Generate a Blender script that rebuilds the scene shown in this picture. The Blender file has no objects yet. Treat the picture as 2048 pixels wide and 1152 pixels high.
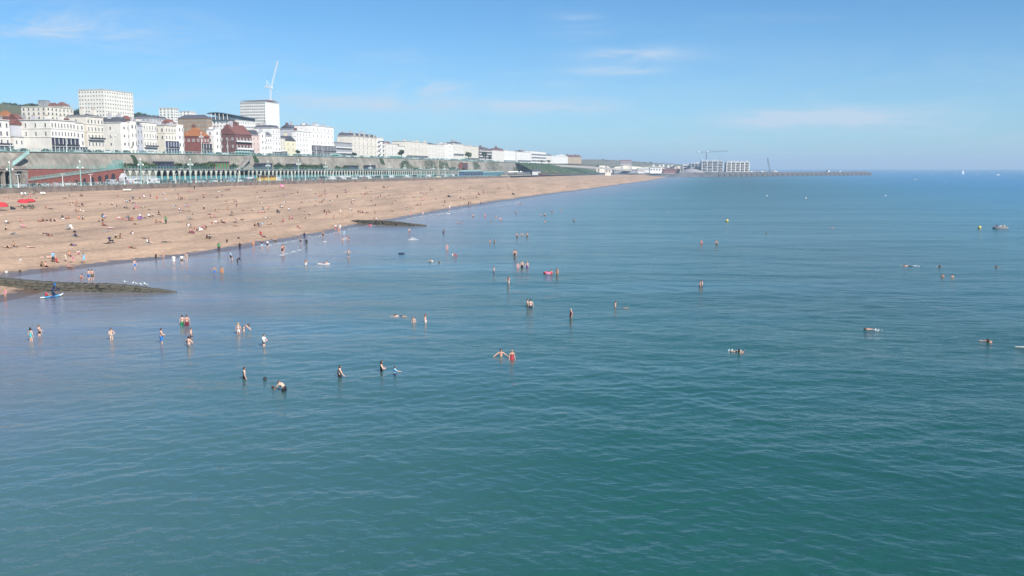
import bpy, bmesh, math, random
from mathutils import Vector, Matrix
random.seed(7)
R = math.radians
scene = bpy.context.scene
# ------------------------------------------------------------------ camera
F = 1774.0                      # focal length in pixels of a 2048 x 1152 picture
HEYE = 15.5
PHI = math.atan(240.0 / F)      # looking slightly down: the horizon lies 240 px above the middle
cam_d = bpy.data.cameras.new('camera'); cam = bpy.data.objects.new('camera', cam_d)
scene.collection.objects.link(cam)
cam.location = (0, 0, HEYE); cam.rotation_euler = (R(90) - PHI, 0, 0)
cam_d.sensor_width = 36.0; cam_d.lens = 36.0 * F / 2048.0
cam_d.clip_start = 0.1; cam_d.clip_end = 80000
scene.camera = cam
# ------------------------------------------------------------------ sun and sky
SUN_EL = 41.0
SUN_AZ = math.degrees(math.atan2(0.60, -0.80))      # clockwise from +Y (the view direction)
world = bpy.data.worlds.new('World'); scene.world = world; world.use_nodes = True
wn = world.node_tree; wn.nodes.clear(); WL = wn.links
def wnode(t, **k):
    n = wn.nodes.new(t)
    for a, b in k.items(): setattr(n, a, b)
    return n
def wmath(op, a, b=None, c=None, clamp=False):
    n = wnode('ShaderNodeMath', operation=op, use_clamp=clamp)
    for i, v in enumerate((a, b, c)):
        if v is None: continue
        if hasattr(v, 'links') or hasattr(v, 'is_output'): WL.new(v, n.inputs[i])
        else: n.inputs[i].default_value = v
    return n.outputs[0]
out = wnode('ShaderNodeOutputWorld'); bg = wnode('ShaderNodeBackground')
sky = wnode('ShaderNodeTexSky', sky_type='NISHITA', sun_disc=False)
sky.sun_elevation = R(SUN_EL); sky.sun_rotation = R(SUN_AZ)
sky.altitude = 0; sky.air_density = 0.85; sky.dust_density = 0.3; sky.ozone_density = 2.6
bg.inputs['Strength'].default_value = 0.070
tc = wnode('ShaderNodeTexCoord'); sepd = wnode('ShaderNodeSeparateXYZ')
WL.new(tc.outputs['Generated'], sepd.inputs[0])
dx, dy, dz = sepd.outputs
az = wmath('ARCTAN2', dx, dy); el = wmath('ARCSINE', dz)
# thin cirrus: a noise on a flat cloud layer, drawn out sideways
lay = wmath('ADD', wmath('MAXIMUM', dz, 0.0), 0.10)
cmb = wnode('ShaderNodeCombineXYZ')
WL.new(wmath('DIVIDE', dx, lay), cmb.inputs[0]); WL.new(wmath('MULTIPLY', wmath('DIVIDE', dy, lay), 1.9), cmb.inputs[1])
def wnoise(vec, scale, detail, rough, dist=0.0):
    n = wnode('ShaderNodeTexNoise'); WL.new(vec, n.inputs['Vector'])
    n.inputs['Scale'].default_value = scale; n.inputs['Detail'].default_value = detail
    n.inputs['Roughness'].default_value = rough; n.inputs['Distortion'].default_value = dist
    return n.outputs['Fac']
def wramp(v, a, b):
    n = wnode('ShaderNodeMapRange', interpolation_type='SMOOTHSTEP'); WL.new(v, n.inputs[0])
    n.inputs[1].default_value = a; n.inputs[2].default_value = b
    return n.outputs[0]
cir = wmath('MULTIPLY', wramp(wnoise(cmb.outputs[0], 0.8, 8, 0.62, 0.4), 0.52, 0.85), 0.22)
# the clouds one can point at: (px, py, half width px, half height px, weight)
sph = wnode('ShaderNodeCombineXYZ'); WL.new(wmath('MULTIPLY', az, 10.0), sph.inputs[0]); WL.new(wmath('MULTIPLY', el, 42.0), sph.inputs[1])
puff = wramp(wnoise(sph.outputs[0], 1.3, 7, 0.62, 0.6), 0.22, 0.66)
wisp = wramp(wnoise(sph.outputs[0], 0.6, 8, 0.66, 1.2), 0.38, 0.74)
total = cir
def cloud(px, py, hw, hh, w, tex):
    global total
    a0 = math.atan((px - 1024) / F); e0 = PHI * -1 + math.atan((576 - py) / F) + 0.0
    ha = hw / F; he = hh / F
    u = wmath('DIVIDE', wmath('SUBTRACT', az, a0), ha); v = wmath('DIVIDE', wmath('SUBTRACT', el, e0), he)
    r2 = wmath('ADD', wmath('MULTIPLY', u, u), wmath('MULTIPLY', v, v))
    g = wmath('POWER', 2.718, wmath('MULTIPLY', r2, -1.0))
    total = wmath('ADD', total, wmath('MULTIPLY', wmath('MULTIPLY', g, tex), w * 2.0))
cloud(1620, 242, 145, 14, 0.95, puff); cloud(1680, 258, 190, 16, 0.30, wisp)
cloud(60, 80, 230, 36, 0.62, wisp); cloud(240, 98, 120, 14, 0.35, wisp)
cloud(1265, 112, 95, 13, 0.42, puff); cloud(1230, 142, 80, 9, 0.40, puff)
cloud(1155, 55, 60, 20, 0.40, wisp); cloud(860, 175, 60, 18, 0.42, wisp)
cloud(430, 222, 420, 26, 0.20, wisp); cloud(480, 150, 110, 14, 0.25, wisp); cloud(700, 208, 160, 16, 0.42, puff); cloud(1080, 212, 150, 14, 0.42, puff)
# a bank of milky air low over the horizon, all round
bank = wmath('MULTIPLY', wramp(el, 0.17, 0.0), wmath('MULTIPLY_ADD', wisp, 0.30, 0.17))
total = wmath('ADD', total, bank)
mixc = wnode('ShaderNodeMixRGB', blend_type='MIX'); WL.new(wmath('MINIMUM', total, 0.85), mixc.inputs[0])
tint = wnode('ShaderNodeMixRGB', blend_type='MULTIPLY'); tint.inputs[0].default_value = 1.0
WL.new(sky.outputs[0], tint.inputs[1]); tint.inputs[2].default_value = (0.52, 0.87, 1.08, 1)
WL.new(tint.outputs[0], mixc.inputs[1]); mixc.inputs[2].default_value = (5.3, 6.2, 7.3, 1)
WL.new(mixc.outputs[0], bg.inputs['Color']); WL.new(bg.outputs[0], out.inputs[0])
sun_d = bpy.data.lights.new('sun', 'SUN'); sun = bpy.data.objects.new('sun', sun_d); scene.collection.objects.link(sun)
sun_d.energy = 4.2; sun_d.angle = R(0.53); sun_d.color = (1.0, 0.955, 0.88)
a = R(SUN_AZ); e = R(SUN_EL)
TOSUN = Vector((math.sin(a) * math.cos(e), math.cos(a) * math.cos(e), math.sin(e)))
sun.rotation_euler = TOSUN.to_track_quat('Z', 'Y').to_euler()
scene.view_settings.view_transform = 'Standard'; scene.view_settings.look = 'None'
scene.view_settings.exposure = 0.80; scene.view_settings.gamma = 1.0; scene.view_settings.use_curve_mapping = False
cy = scene.cycles
world.cycles.sampling_method = 'MANUAL'; world.cycles.sample_map_resolution = 256
cy.max_bounces = 5; cy.diffuse_bounces = 2; cy.glossy_bounces = 3; cy.transmission_bounces = 2; cy.transparent_max_bounces = 6
cy.volume_bounces = 0; cy.caustics_reflective = False; cy.caustics_refractive = False
cy.use_denoising = True; cy.denoiser = 'OPENIMAGEDENOISE'; cy.denoising_prefilter = 'ACCURATE'; cy.sample_clamp_indirect = 4.0
# ------------------------------------------------------------------ picture and plan geometry
CT, ST = None, None
THETA = math.atan((1450 - 1024) / F * math.cos(PHI))     # the promenade's direction, clockwise from the view direction
ST, CT = math.sin(THETA), math.cos(THETA)
EYE = Vector((0, 0, HEYE))
def ray(px, py):
    return Vector(((px - 1024) / F, math.cos(PHI) + (576 - py) / F * math.sin(PHI), -math.sin(PHI) + (576 - py) / F * math.cos(PHI)))
def at_z(px, py, z):
    d = ray(px, py); t = (z - HEYE) / d.z
    return EYE + d * t
def at_y(px, py, Y):
    d = ray(px, py); return EYE + d * (Y / d.y)
def at_p(px, py, p):
    d = ray(px, py); t = p / (-CT * d.x + ST * d.y)
    return EYE + d * t
def sp(s, p, z=0.0): return Vector((s * ST - p * CT, s * CT + p * ST, z))
def to_sp(v): return (v[0] * ST + v[1] * CT, -v[0] * CT + v[1] * ST)
PROM_ROT = R(90) - THETA         # local x along the promenade (away), local y inland
def lerp(tab, x):
    if x <= tab[0][0]: return tab[0][1]
    for (x0, y0), (x1, y1) in zip(tab, tab[1:]):
        if x <= x1: return y0 + (y1 - y0) * (x - x0) / (x1 - x0)
    return tab[-1][1]
# shoreline (waterline) in promenade coordinates
_sh = [(-60, 640), (0, 603), (30, 596), (60, 583)]
SHORE = []
for px, py in [(0, 566), (60, 550), (250, 527), (440, 505), (600, 478), (720, 453), (840, 432), (960, 411), (1100, 390), (1190, 377.5), (1270, 366), (1310, 360), (1345, 353.2)]:
    SHORE.append(to_sp(at_z(px, py, 0)))
SHORE.sort()
S0 = SHORE[0]
SHORE = [(-260, 70), (40, 79.5), (87, 81.8), (95.5, 83.2), (S0[0] - 1.2, S0[1] - 3)] + SHORE
P_WALL = 224.6
P_ARC = 267.4
P_CLIFF0, P_CLIFF1 = 277.0, 281.0
P_FRONT = 306.0
BACK = [(-300, P_WALL), (900, P_WALL), (1250, 219), (1430, 205), (1560, 178), (1720, 128), (1800, 112)]
def p_shore(s): return lerp(SHORE, s) + (.35 * math.sin(s * .31) + .25 * math.sin(s * .83 + 1) + .5 * math.sin(s * .11 + 2) if s < 1600 else 0)
def p_back(s): return lerp(BACK, s)
def z_deck(s): return 15.15 - max(-60, (s * CT + 62 - 400)) * 0.0035 if s < 1250 else 15.15 - (1250 * CT - 338) * 0.0035
def z_road(s): return lerp([(-300, 8.9), (340, 8.75), (900, 6.9), (1300, 5.8), (1700, 5.2)], s)
def z_upper(s): return lerp([(-300, 21.6), (300, 21.9), (420, 22.7), (560, 23.4), (700, 23.8), (920, 23.6), (1350, 22.3), (1700, 24)], s)
def beach_z(x, y):
    s, p = to_sp((x, y))
    a, b = p_shore(s), p_back(s)
    zb = z_road(s) - 1.45
    if p < a: return (p - a) * 0.075
    w = max(b - a, 5.0); d = p - a
    t = min(d / w, 1.0)
    z = zb * (0.62 * t + 0.38 * (1 - (1 - t) ** 3))
    z += (0.10 * math.sin(d * 0.55 + 0.013 * s) + 0.10 * math.sin(d * .27 + .05 * s + 1.5 * math.sin(s * .03))) * min(1, d / 8) * max(.15, 1 - d / 60)
    return z
def at_beach(px, py):
    d = ray(px, py); lo, hi = 20.0, 2600.0
    prev = None
    t = 40.0
    while t < 2600:
        v = EYE + d * t
        if v.z < beach_z(v.x, v.y): break
        prev = t; t *= 1.02
    lo, hi = prev or 40.0, t
    for _ in range(30):
        m = (lo + hi) / 2; v = EYE + d * m
        if v.z < beach_z(v.x, v.y): hi = m
        else: lo = m
    v = EYE + d * hi
    return Vector((v.x, v.y, beach_z(v.x, v.y)))
# ------------------------------------------------------------------ materials
COL = scene.collection
MATS = {}
def pm(name, color, rough=0.75, var=0.12, scale=0.6, bump=0.0, metallic=0.0, spec=0.3, second=None):
    """plain procedural material: a noise varies the colour a little; an optional second colour in patches"""
    if name in MATS: return MATS[name]
    m = bpy.data.materials.new(name); m.use_nodes = True; nt = m.node_tree; L = nt.links
    b = nt.nodes['Principled BSDF']
    b.inputs['Roughness'].default_value = rough; b.inputs['Metallic'].default_value = metallic
    b.inputs['Specular IOR Level'].default_value = spec
    t = nt.nodes.new('ShaderNodeTexCoord'); n = nt.nodes.new('ShaderNodeTexNoise')
    n.inputs['Scale'].default_value = scale; n.inputs['Detail'].default_value = 5
    L.new(t.outputs['Object'], n.inputs['Vector'])
    r = nt.nodes.new('ShaderNodeValToRGB'); L.new(n.outputs['Fac'], r.inputs[0])
    c = color; d = second or tuple(x * (1 - 2 * var) for x in c)
    r.color_ramp.elements[0].position = 0.35; r.color_ramp.elements[1].position = 0.62
    r.color_ramp.elements[0].color = (*d, 1); r.color_ramp.elements[1].color = (*c, 1)
    L.new(r.outputs[0], b.inputs['Base Color'])
    if bump:
        bp = nt.nodes.new('ShaderNodeBump'); bp.inputs['Strength'].default_value = bump; bp.inputs['Distance'].default_value = 0.1
        L.new(n.outputs['Fac'], bp.inputs['Height']); L.new(bp.outputs[0], b.inputs['Normal'])
    MATS[name] = m
    return m
def hexcol(h):
    h = h.lstrip('#'); v = [int(h[i:i + 2], 16) / 255 for i in (0, 2, 4)]
    return tuple(x / 12.92 if x <= 0.04045 else ((x + 0.055) / 1.055) ** 2.4 for x in v)
WHITE = pm('white render', (0.74, 0.70, 0.63), 0.8, 0.06, 0.25)
WHITE2 = pm('bright white render', (0.79, 0.765, 0.72), 0.8, 0.05, 0.25)
CREAM = pm('cream render', (0.71, 0.655, 0.56), 0.8, 0.06, 0.25)
CREAM2 = pm('pale yellow render', (0.74, 0.68, 0.48), 0.8, 0.05, 0.25)
PINK = pm('pink render', (0.70, 0.54, 0.48), 0.8, 0.05, 0.25)
LGREY = pm('light grey render', (0.50, 0.50, 0.53), 0.8, 0.06, 0.25)
GREYR = pm('grey render', (0.33, 0.33, 0.35), 0.8, 0.08, 0.3)
BRICK = pm('red brick', (0.27, 0.095, 0.075), 0.85, 0.15, 0.9)
BROWNBR = pm('brown brick', (0.18, 0.09, 0.08), 0.85, 0.15, 0.9)
TANBR = pm('tan brick', (0.34, 0.24, 0.16), 0.85, 0.12, 0.9)
ORTILE = pm('orange roof tile', (0.36, 0.14, 0.055), 0.85, 0.2, 0.8)
RDTILE = pm('red brown roof tile', (0.21, 0.085, 0.07), 0.85, 0.2, 0.8)
SLATE = pm('roof slate', (0.10, 0.10, 0.12), 0.6, 0.2, 0.8)
LEAD = pm('grey flat roof', (0.20, 0.20, 0.22), 0.7, 0.15, 0.6)
GLASS = pm('window glass', (0.07, 0.075, 0.09), 0.25, 0.3, 0.7, spec=0.5)
DGLASS = pm('dark verandah glazing', (0.055, 0.055, 0.085), 0.3, 0.35, 0.4, spec=0.5)
FRAME = pm('window frame paint', (0.72, 0.70, 0.66), 0.6, 0.05)
IRON = pm('dark ironwork', (0.05, 0.05, 0.06), 0.6, 0.2)
TURQ = pm('turquoise paint', (0.16, 0.42, 0.38), 0.6, 0.12, 0.4)
TURQD = pm('deep turquoise boarding', (0.085, 0.27, 0.28), 0.7, 0.15, 0.5)
TURQL = pm('pale turquoise paint', (0.36, 0.55, 0.50), 0.6, 0.12, 0.4)
ARCW = pm('pale arcade ironwork', (0.66, 0.66, 0.56), 0.7, 0.08, 0.5)
CONC = pm('concrete', (0.33, 0.31, 0.28), 0.9, 0.15, 0.35)
STONE = pm('weathered stone', (0.30, 0.26, 0.22), 0.9, 0.2, 0.5)
POLE = pm('pale painted metal', (0.66, 0.68, 0.64), 0.5, 0.08)
STEEL = pm('white painted steel', (0.68, 0.70, 0.72), 0.5, 0.06)
DSTEEL = pm('blue grey steel', (0.20, 0.24, 0.29), 0.5, 0.1)
RUBBER = pm('black rubber', (0.02, 0.02, 0.022), 0.8, 0.2)
BARK = pm('bark', (0.09, 0.065, 0.045), 0.95, 0.3, 2.0)
# ------------------------------------------------------------------ mesh building
class MB:
    def __init__(s): s.v, s.f, s.m = [], [], []
    def quad(s, pts, m=0):
        i = len(s.v); s.v += [tuple(p) for p in pts]; s.f.append(tuple(range(i, i + len(pts)))); s.m.append(m)
    def box(s, x0, x1, y0, y1, z0, z1, m=0):
        i = len(s.v)
        s.v += [(x0, y0, z0), (x1, y0, z0), (x1, y1, z0), (x0, y1, z0), (x0, y0, z1), (x1, y0, z1), (x1, y1, z1), (x0, y1, z1)]
        for f in ((0, 3, 2, 1), (4, 5, 6, 7), (0, 1, 5, 4), (1, 2, 6, 5), (2, 3, 7, 6), (3, 0, 4, 7)):
            s.f.append(tuple(i + k for k in f)); s.m.append(m)
    def prism(s, poly, y0, y1, m=0, axis='y'):
        """closed polygon in (x, z) extruded along y (or any two axes by name)"""
        n = len(poly); i = len(s.v)
        def P(a, b, c): return (a, c, b) if axis == 'y' else ((c, a, b) if axis == 'x' else (a, b, c))
        s.v += [P(a, b, y0) for a, b in poly] + [P(a, b, y1) for a, b in poly]
        s.f.append(tuple(range(i, i + n))); s.f.append(tuple(range(i + 2 * n - 1, i + n - 1, -1))); s.m += [m, m]
        for k in range(n):
            s.f.append((i + k, i + n + k, i + n + (k + 1) % n, i + (k + 1) % n)); s.m.append(m)
    def tube(s, pts, rad, n=6, m=0, caps=True):
        pts = [Vector(p) for p in pts]
        rads = rad if isinstance(rad, (list, tuple)) else [rad] * len(pts)
        base = len(s.v)
        for k, p in enumerate(pts):
            t = (pts[min(k + 1, len(pts) - 1)] - pts[max(k - 1, 0)]).normalized()
            u = t.cross(Vector((0, 0, 1)) if abs(t.z) < 0.9 else Vector((1, 0, 0))).normalized(); w = t.cross(u)
            for j in range(n):
                a = 2 * math.pi * j / n
                s.v.append(tuple(p + (u * math.cos(a) + w * math.sin(a)) * rads[k]))
        for k in range(len(pts) - 1):
            for j in range(n):
                a = base + k * n + j; b = base + k * n + (j + 1) % n
                s.f.append((a, b, b + n, a + n)); s.m.append(m)
        if caps:
            s.f.append(tuple(base + j for j in range(n - 1, -1, -1))); s.m.append(m)
            e = base + (len(pts) - 1) * n
            s.f.append(tuple(e + j for j in range(n))); s.m.append(m)
    def cyl(s, x, y, z0, z1, r0, r1=None, n=10, m=0):
        s.tube([(x, y, z0), (x, y, z1)], [r0, r0 if r1 is None else r1], n, m)
    def lathe(s, prof, n=12, m=0, c=(0, 0, 0)):
        i = len(s.v)
        for r, z in prof:
            for j in range(n):
                a = 2 * math.pi * j / n
                s.v.append((c[0] + r * math.cos(a), c[1] + r * math.sin(a), c[2] + z))
        for k in range(len(prof) - 1):
            for j in range(n):
                a = i + k * n + j; b = i + k * n + (j + 1) % n
                s.f.append((a, b, b + n, a + n)); s.m.append(m)
    def mesh(s, name, mats, smooth=False):
        me = bpy.data.meshes.new(name); me.from_pydata(s.v, [], s.f)
        for x in (mats if isinstance(mats, (list, tuple)) else [mats]): me.materials.append(x)
        me.polygons.foreach_set('material_index', s.m)
        if smooth: me.polygons.foreach_set('use_smooth', [True] * len(s.f))
        me.update(); return me
    def build(s, name, mats, parent=None, smooth=False, **tags):
        return link(name, s.mesh(name, mats, smooth), parent, **tags)
def link(name, data, parent=None, loc=None, rot=None, scale=None, label=None, cat=None, group=None, kind=None):
    o = bpy.data.objects.new(name, data); COL.objects.link(o)
    if parent is not None: o.parent = parent
    if loc is not None: o.location = loc
    if rot is not None: o.rotation_euler = rot
    if scale is not None: o.scale = scale
    if label: o['label'] = label
    if cat: o['category'] = cat
    if group: o['group'] = group
    if kind: o['kind'] = kind
    return o
def thing(name, loc, rz=0.0, label=None, cat=None, group=None, kind=None):
    o = link(name, None, None, loc, (0, 0, rz), None, label, cat, group, kind); o.empty_display_size = 0.5
    return o
def copy_tree(o, parent=None):
    c = o.copy(); COL.objects.link(c); c.parent = parent
    for ch in o.children: copy_tree(ch, c)
    return c
# labels: likely twins are told apart by their place in a row, at the end of the script
PENDING = []        # (object, label, px)
def later(o, label, px): PENDING.append((o, label, px))
ORD = ['first', 'second', 'third', 'fourth', 'fifth', 'sixth', 'seventh', 'eighth', 'ninth', 'tenth', 'eleventh', 'twelfth', 'thirteenth', 'fourteenth', 'fifteenth', 'sixteenth', 'seventeenth', 'eighteenth', 'nineteenth', 'twentieth', 'twenty-first', 'twenty-second', 'twenty-third', 'twenty-fourth']
def settle_labels():
    by = {}
    for o, l, px in PENDING: by.setdefault(l, []).append((px, o))
    for l, lst in by.items():
        lst.sort(key=lambda t: t[0])
        if len(lst) == 1: lst[0][1]['label'] = l; continue
        for i, (px, o) in enumerate(lst):
            if len(lst) <= 24:
                o['label'] = l + (', leftmost such' if i == 0 else ', rightmost such' if i == len(lst) - 1 else ', ' + ORD[i] + ' from left')
            else: o['label'] = l
# ------------------------------------------------------------------ sea
def sea_material():
    m = bpy.data.materials.new('sea water'); m.use_nodes = True; nt = m.node_tree; L = nt.links; N = nt.nodes
    b = N['Principled BSDF']
    b.inputs['IOR'].default_value = 1.33; b.inputs['Roughness'].default_value = 0.10
    geo = N.new('ShaderNodeNewGeometry')
    at = N.new('ShaderNodeAttribute'); at.attribute_name = 'depth'
    ramp = N.new('ShaderNodeValToRGB'); cr = ramp.color_ramp
    cr.elements[0].position = 0.0; cr.elements[0].color = (0.205, 0.185, 0.195, 1)
    cr.elements[1].position = 1.0; cr.elements[1].color = (0.010, 0.140, 0.300, 1)
    for p, c in ((0.05, (0.135, 0.150, 0.180, 1)), (0.11, (0.058, 0.128, 0.140, 1)), (0.19, (0.014, 0.078, 0.068, 1)), (0.28, (0.006, 0.054, 0.044, 1)), (0.42, (0.008, 0.092, 0.115, 1)), (0.6, (0.010, 0.125, 0.215, 1))):
        e = cr.elements.new(p); e.color = c
    # patches of cloudy water
    mp = N.new('ShaderNodeMapping'); L.new(geo.outputs['Position'], mp.inputs[0]); mp.inputs['Scale'].default_value = (0.018, 0.03, 0.03)
    pn = N.new('ShaderNodeTexNoise'); L.new(mp.outputs[0], pn.inputs['Vector']); pn.inputs['Scale'].default_value = 1; pn.inputs['Detail'].default_value = 3
    ad = N.new('ShaderNodeMath'); ad.operation = 'MULTIPLY_ADD'; L.new(pn.outputs['Fac'], ad.inputs[0]); ad.inputs[1].default_value = 0.06
    sb = N.new('ShaderNodeMath'); sb.operation = 'SUBTRACT'; L.new(at.outputs['Fac'], sb.inputs[0]); sb.inputs[1].default_value = 0.03
    L.new(sb.outputs[0], ad.inputs[2]); L.new(ad.outputs[0], ramp.inputs[0]); L.new(ramp.outputs[0], b.inputs['Base Color'])
    # ripples: four scales, crests roughly across the view
    def noise(sx, sy, detail, rot, rough=0.5):
        mm = N.new('ShaderNodeMapping'); L.new(geo.outputs['Position'], mm.inputs[0])
        mm.inputs['Scale'].default_value = (sx, sy, 1); mm.inputs['Rotation'].default_value = (0, 0, R(rot))
        n = N.new('ShaderNodeTexNoise'); L.new(mm.outputs[0], n.inputs['Vector']); n.inputs['Scale'].default_value = 1
        n.inputs['Detail'].default_value = detail; n.inputs['Roughness'].default_value = rough
        return n.outputs['Fac']
    def mul(a, k, add=None):
        n = N.new('ShaderNodeMath'); n.operation = 'MULTIPLY_ADD'; L.new(a, n.inputs[0]); n.inputs[1].default_value = k
        if add is not None: L.new(add, n.inputs[2])
        else: n.inputs[2].default_value = 0
        return n.outputs[0]
    # wind lanes: the small ripples come and go over tens of metres
    lane = noise(0.010, 0.045, 2, -16)
    mr = N.new('ShaderNodeMapRange'); L.new(lane, mr.inputs[0]); mr.inputs[1].default_value = 0.36; mr.inputs[2].default_value = 0.62
    mr.inputs[3].default_value = 0.40; mr.inputs[4].default_value = 1.35
    h = mul(noise(0.055, 0.11, 3, -32), 0.55)
    h = mul(noise(0.50, 0.90, 3, 14), 0.10, h)
    h = mul(noise(2.2, 3.6, 3, -24, 0.6), 0.045, h)
    ln = N.new('ShaderNodeVectorMath'); ln.operation = 'LENGTH'; L.new(geo.outputs['Position'], ln.inputs[0])
    lg = N.new('ShaderNodeMath'); lg.operation = 'LOGARITHM'; L.new(ln.outputs['Value'], lg.inputs[0]); lg.inputs[1].default_value = 10
    rr = N.new('ShaderNodeMapRange'); L.new(lg.outputs[0], rr.inputs[0]); rr.inputs[1].default_value = 1.7; rr.inputs[2].default_value = 2.9
    rr.inputs[3].default_value = 0.06; rr.inputs[4].default_value = 0.26; L.new(rr.outputs[0], b.inputs['Roughness'])
    bp = N.new('ShaderNodeBump'); bp.inputs['Distance'].default_value = 1.0
    L.new(mr.outputs[0], bp.inputs['Strength']); L.new(h, bp.inputs['Height']); L.new(bp.outputs[0], b.inputs['Normal'])
    return m
def build_sea():
    """one sheet to the horizon; near the pier the small waves are real geometry, sampled finer the nearer they are"""
    import numpy as np
    dist = [0.0, 6, 12, 18]; d = 22.0
    while d < 28000:
        dist.append(d); d += max(0.11, d * d / 17500.0) if d < 420 else d * (0.04 if d < 2500 else 0.2)
    ang = [R(a) for a in range(-170, -34, 8)] + [R(-34 + k * 0.16) for k in range(0, 426)] + [R(a) for a in range(38, 171, 8)]
    r = np.array(dist)[:, None]; a = np.array(ang)[None, :]
    X = r * np.sin(a); Y = r * np.cos(a)
    S = X * ST + Y * CT; P = -X * CT + Y * ST
    tab = np.array(SHORE); off = np.interp(S, tab[:, 0], tab[:, 1]) - P
    off = np.where(S < 1660, off, np.maximum(15, 60 - P))
    dep = np.clip(off / 400.0, 0, 1)
    rg = np.random.default_rng(5); Z = np.zeros_like(X)
    step = np.gradient(np.array(dist))[:, None] * np.ones_like(X); lat = r * R(0.16)
    damp = np.clip(off / 30.0, 0.18, 1.0)
    for k in range(76):
        lam = 0.45 * (8.0 / 0.45) ** (rg.random() ** 1.35)
        th = R(90) + rg.normal(0, R(34)) + (R(12) if k % 2 else -R(16))
        kx, ky = math.cos(th) * 2 * math.pi / lam, math.sin(th) * 2 * math.pi / lam
        amp = 0.0036 * lam * rg.uniform(0.6, 1.3) * min(1.0, 1.3 / lam) ** 0.75
        fade = np.clip((lam / np.maximum(step, 0.05) - 2.0) / 3.0, 0, 1)
        ph = rg.uniform(0, 6.28)
        grp = 0.65 + 0.35 * np.sin(X * kx * 0.11 + Y * ky * 0.13 - Y * kx * 0.05 + ph * 2)
        w = np.sin(X * kx + Y * ky + ph)
        Z += amp * fade * grp * (w + 0.22 * (w * w - 0.5))
    Z *= damp
    Z[:4, :] = 0
    v = np.stack([X, Y, Z], -1).reshape(-1, 3)
    n = len(ang); m = len(dist)
    i, j = np.meshgrid(np.arange(m - 1), np.arange(n - 1), indexing='ij'); q = (i * n + j).ravel()
    f = np.stack([q, q + n, q + n + 1, q + 1], -1)[:, ::-1]
    me = bpy.data.meshes.new('sea'); me.from_pydata(v.tolist(), [], f.tolist())
    if me.polygons[n * 5].normal.z < 0: me.flip_normals()
    at = me.attributes.new('depth', 'FLOAT', 'POINT'); at.data.foreach_set('value', dep.ravel().astype('f'))
    me.materials.append(sea_material()); me.polygons.foreach_set('use_smooth', [True] * len(me.polygons))
    return link('sea', me, kind='structure', label='calm blue green sea rippled by a light breeze')
build_sea()
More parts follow.
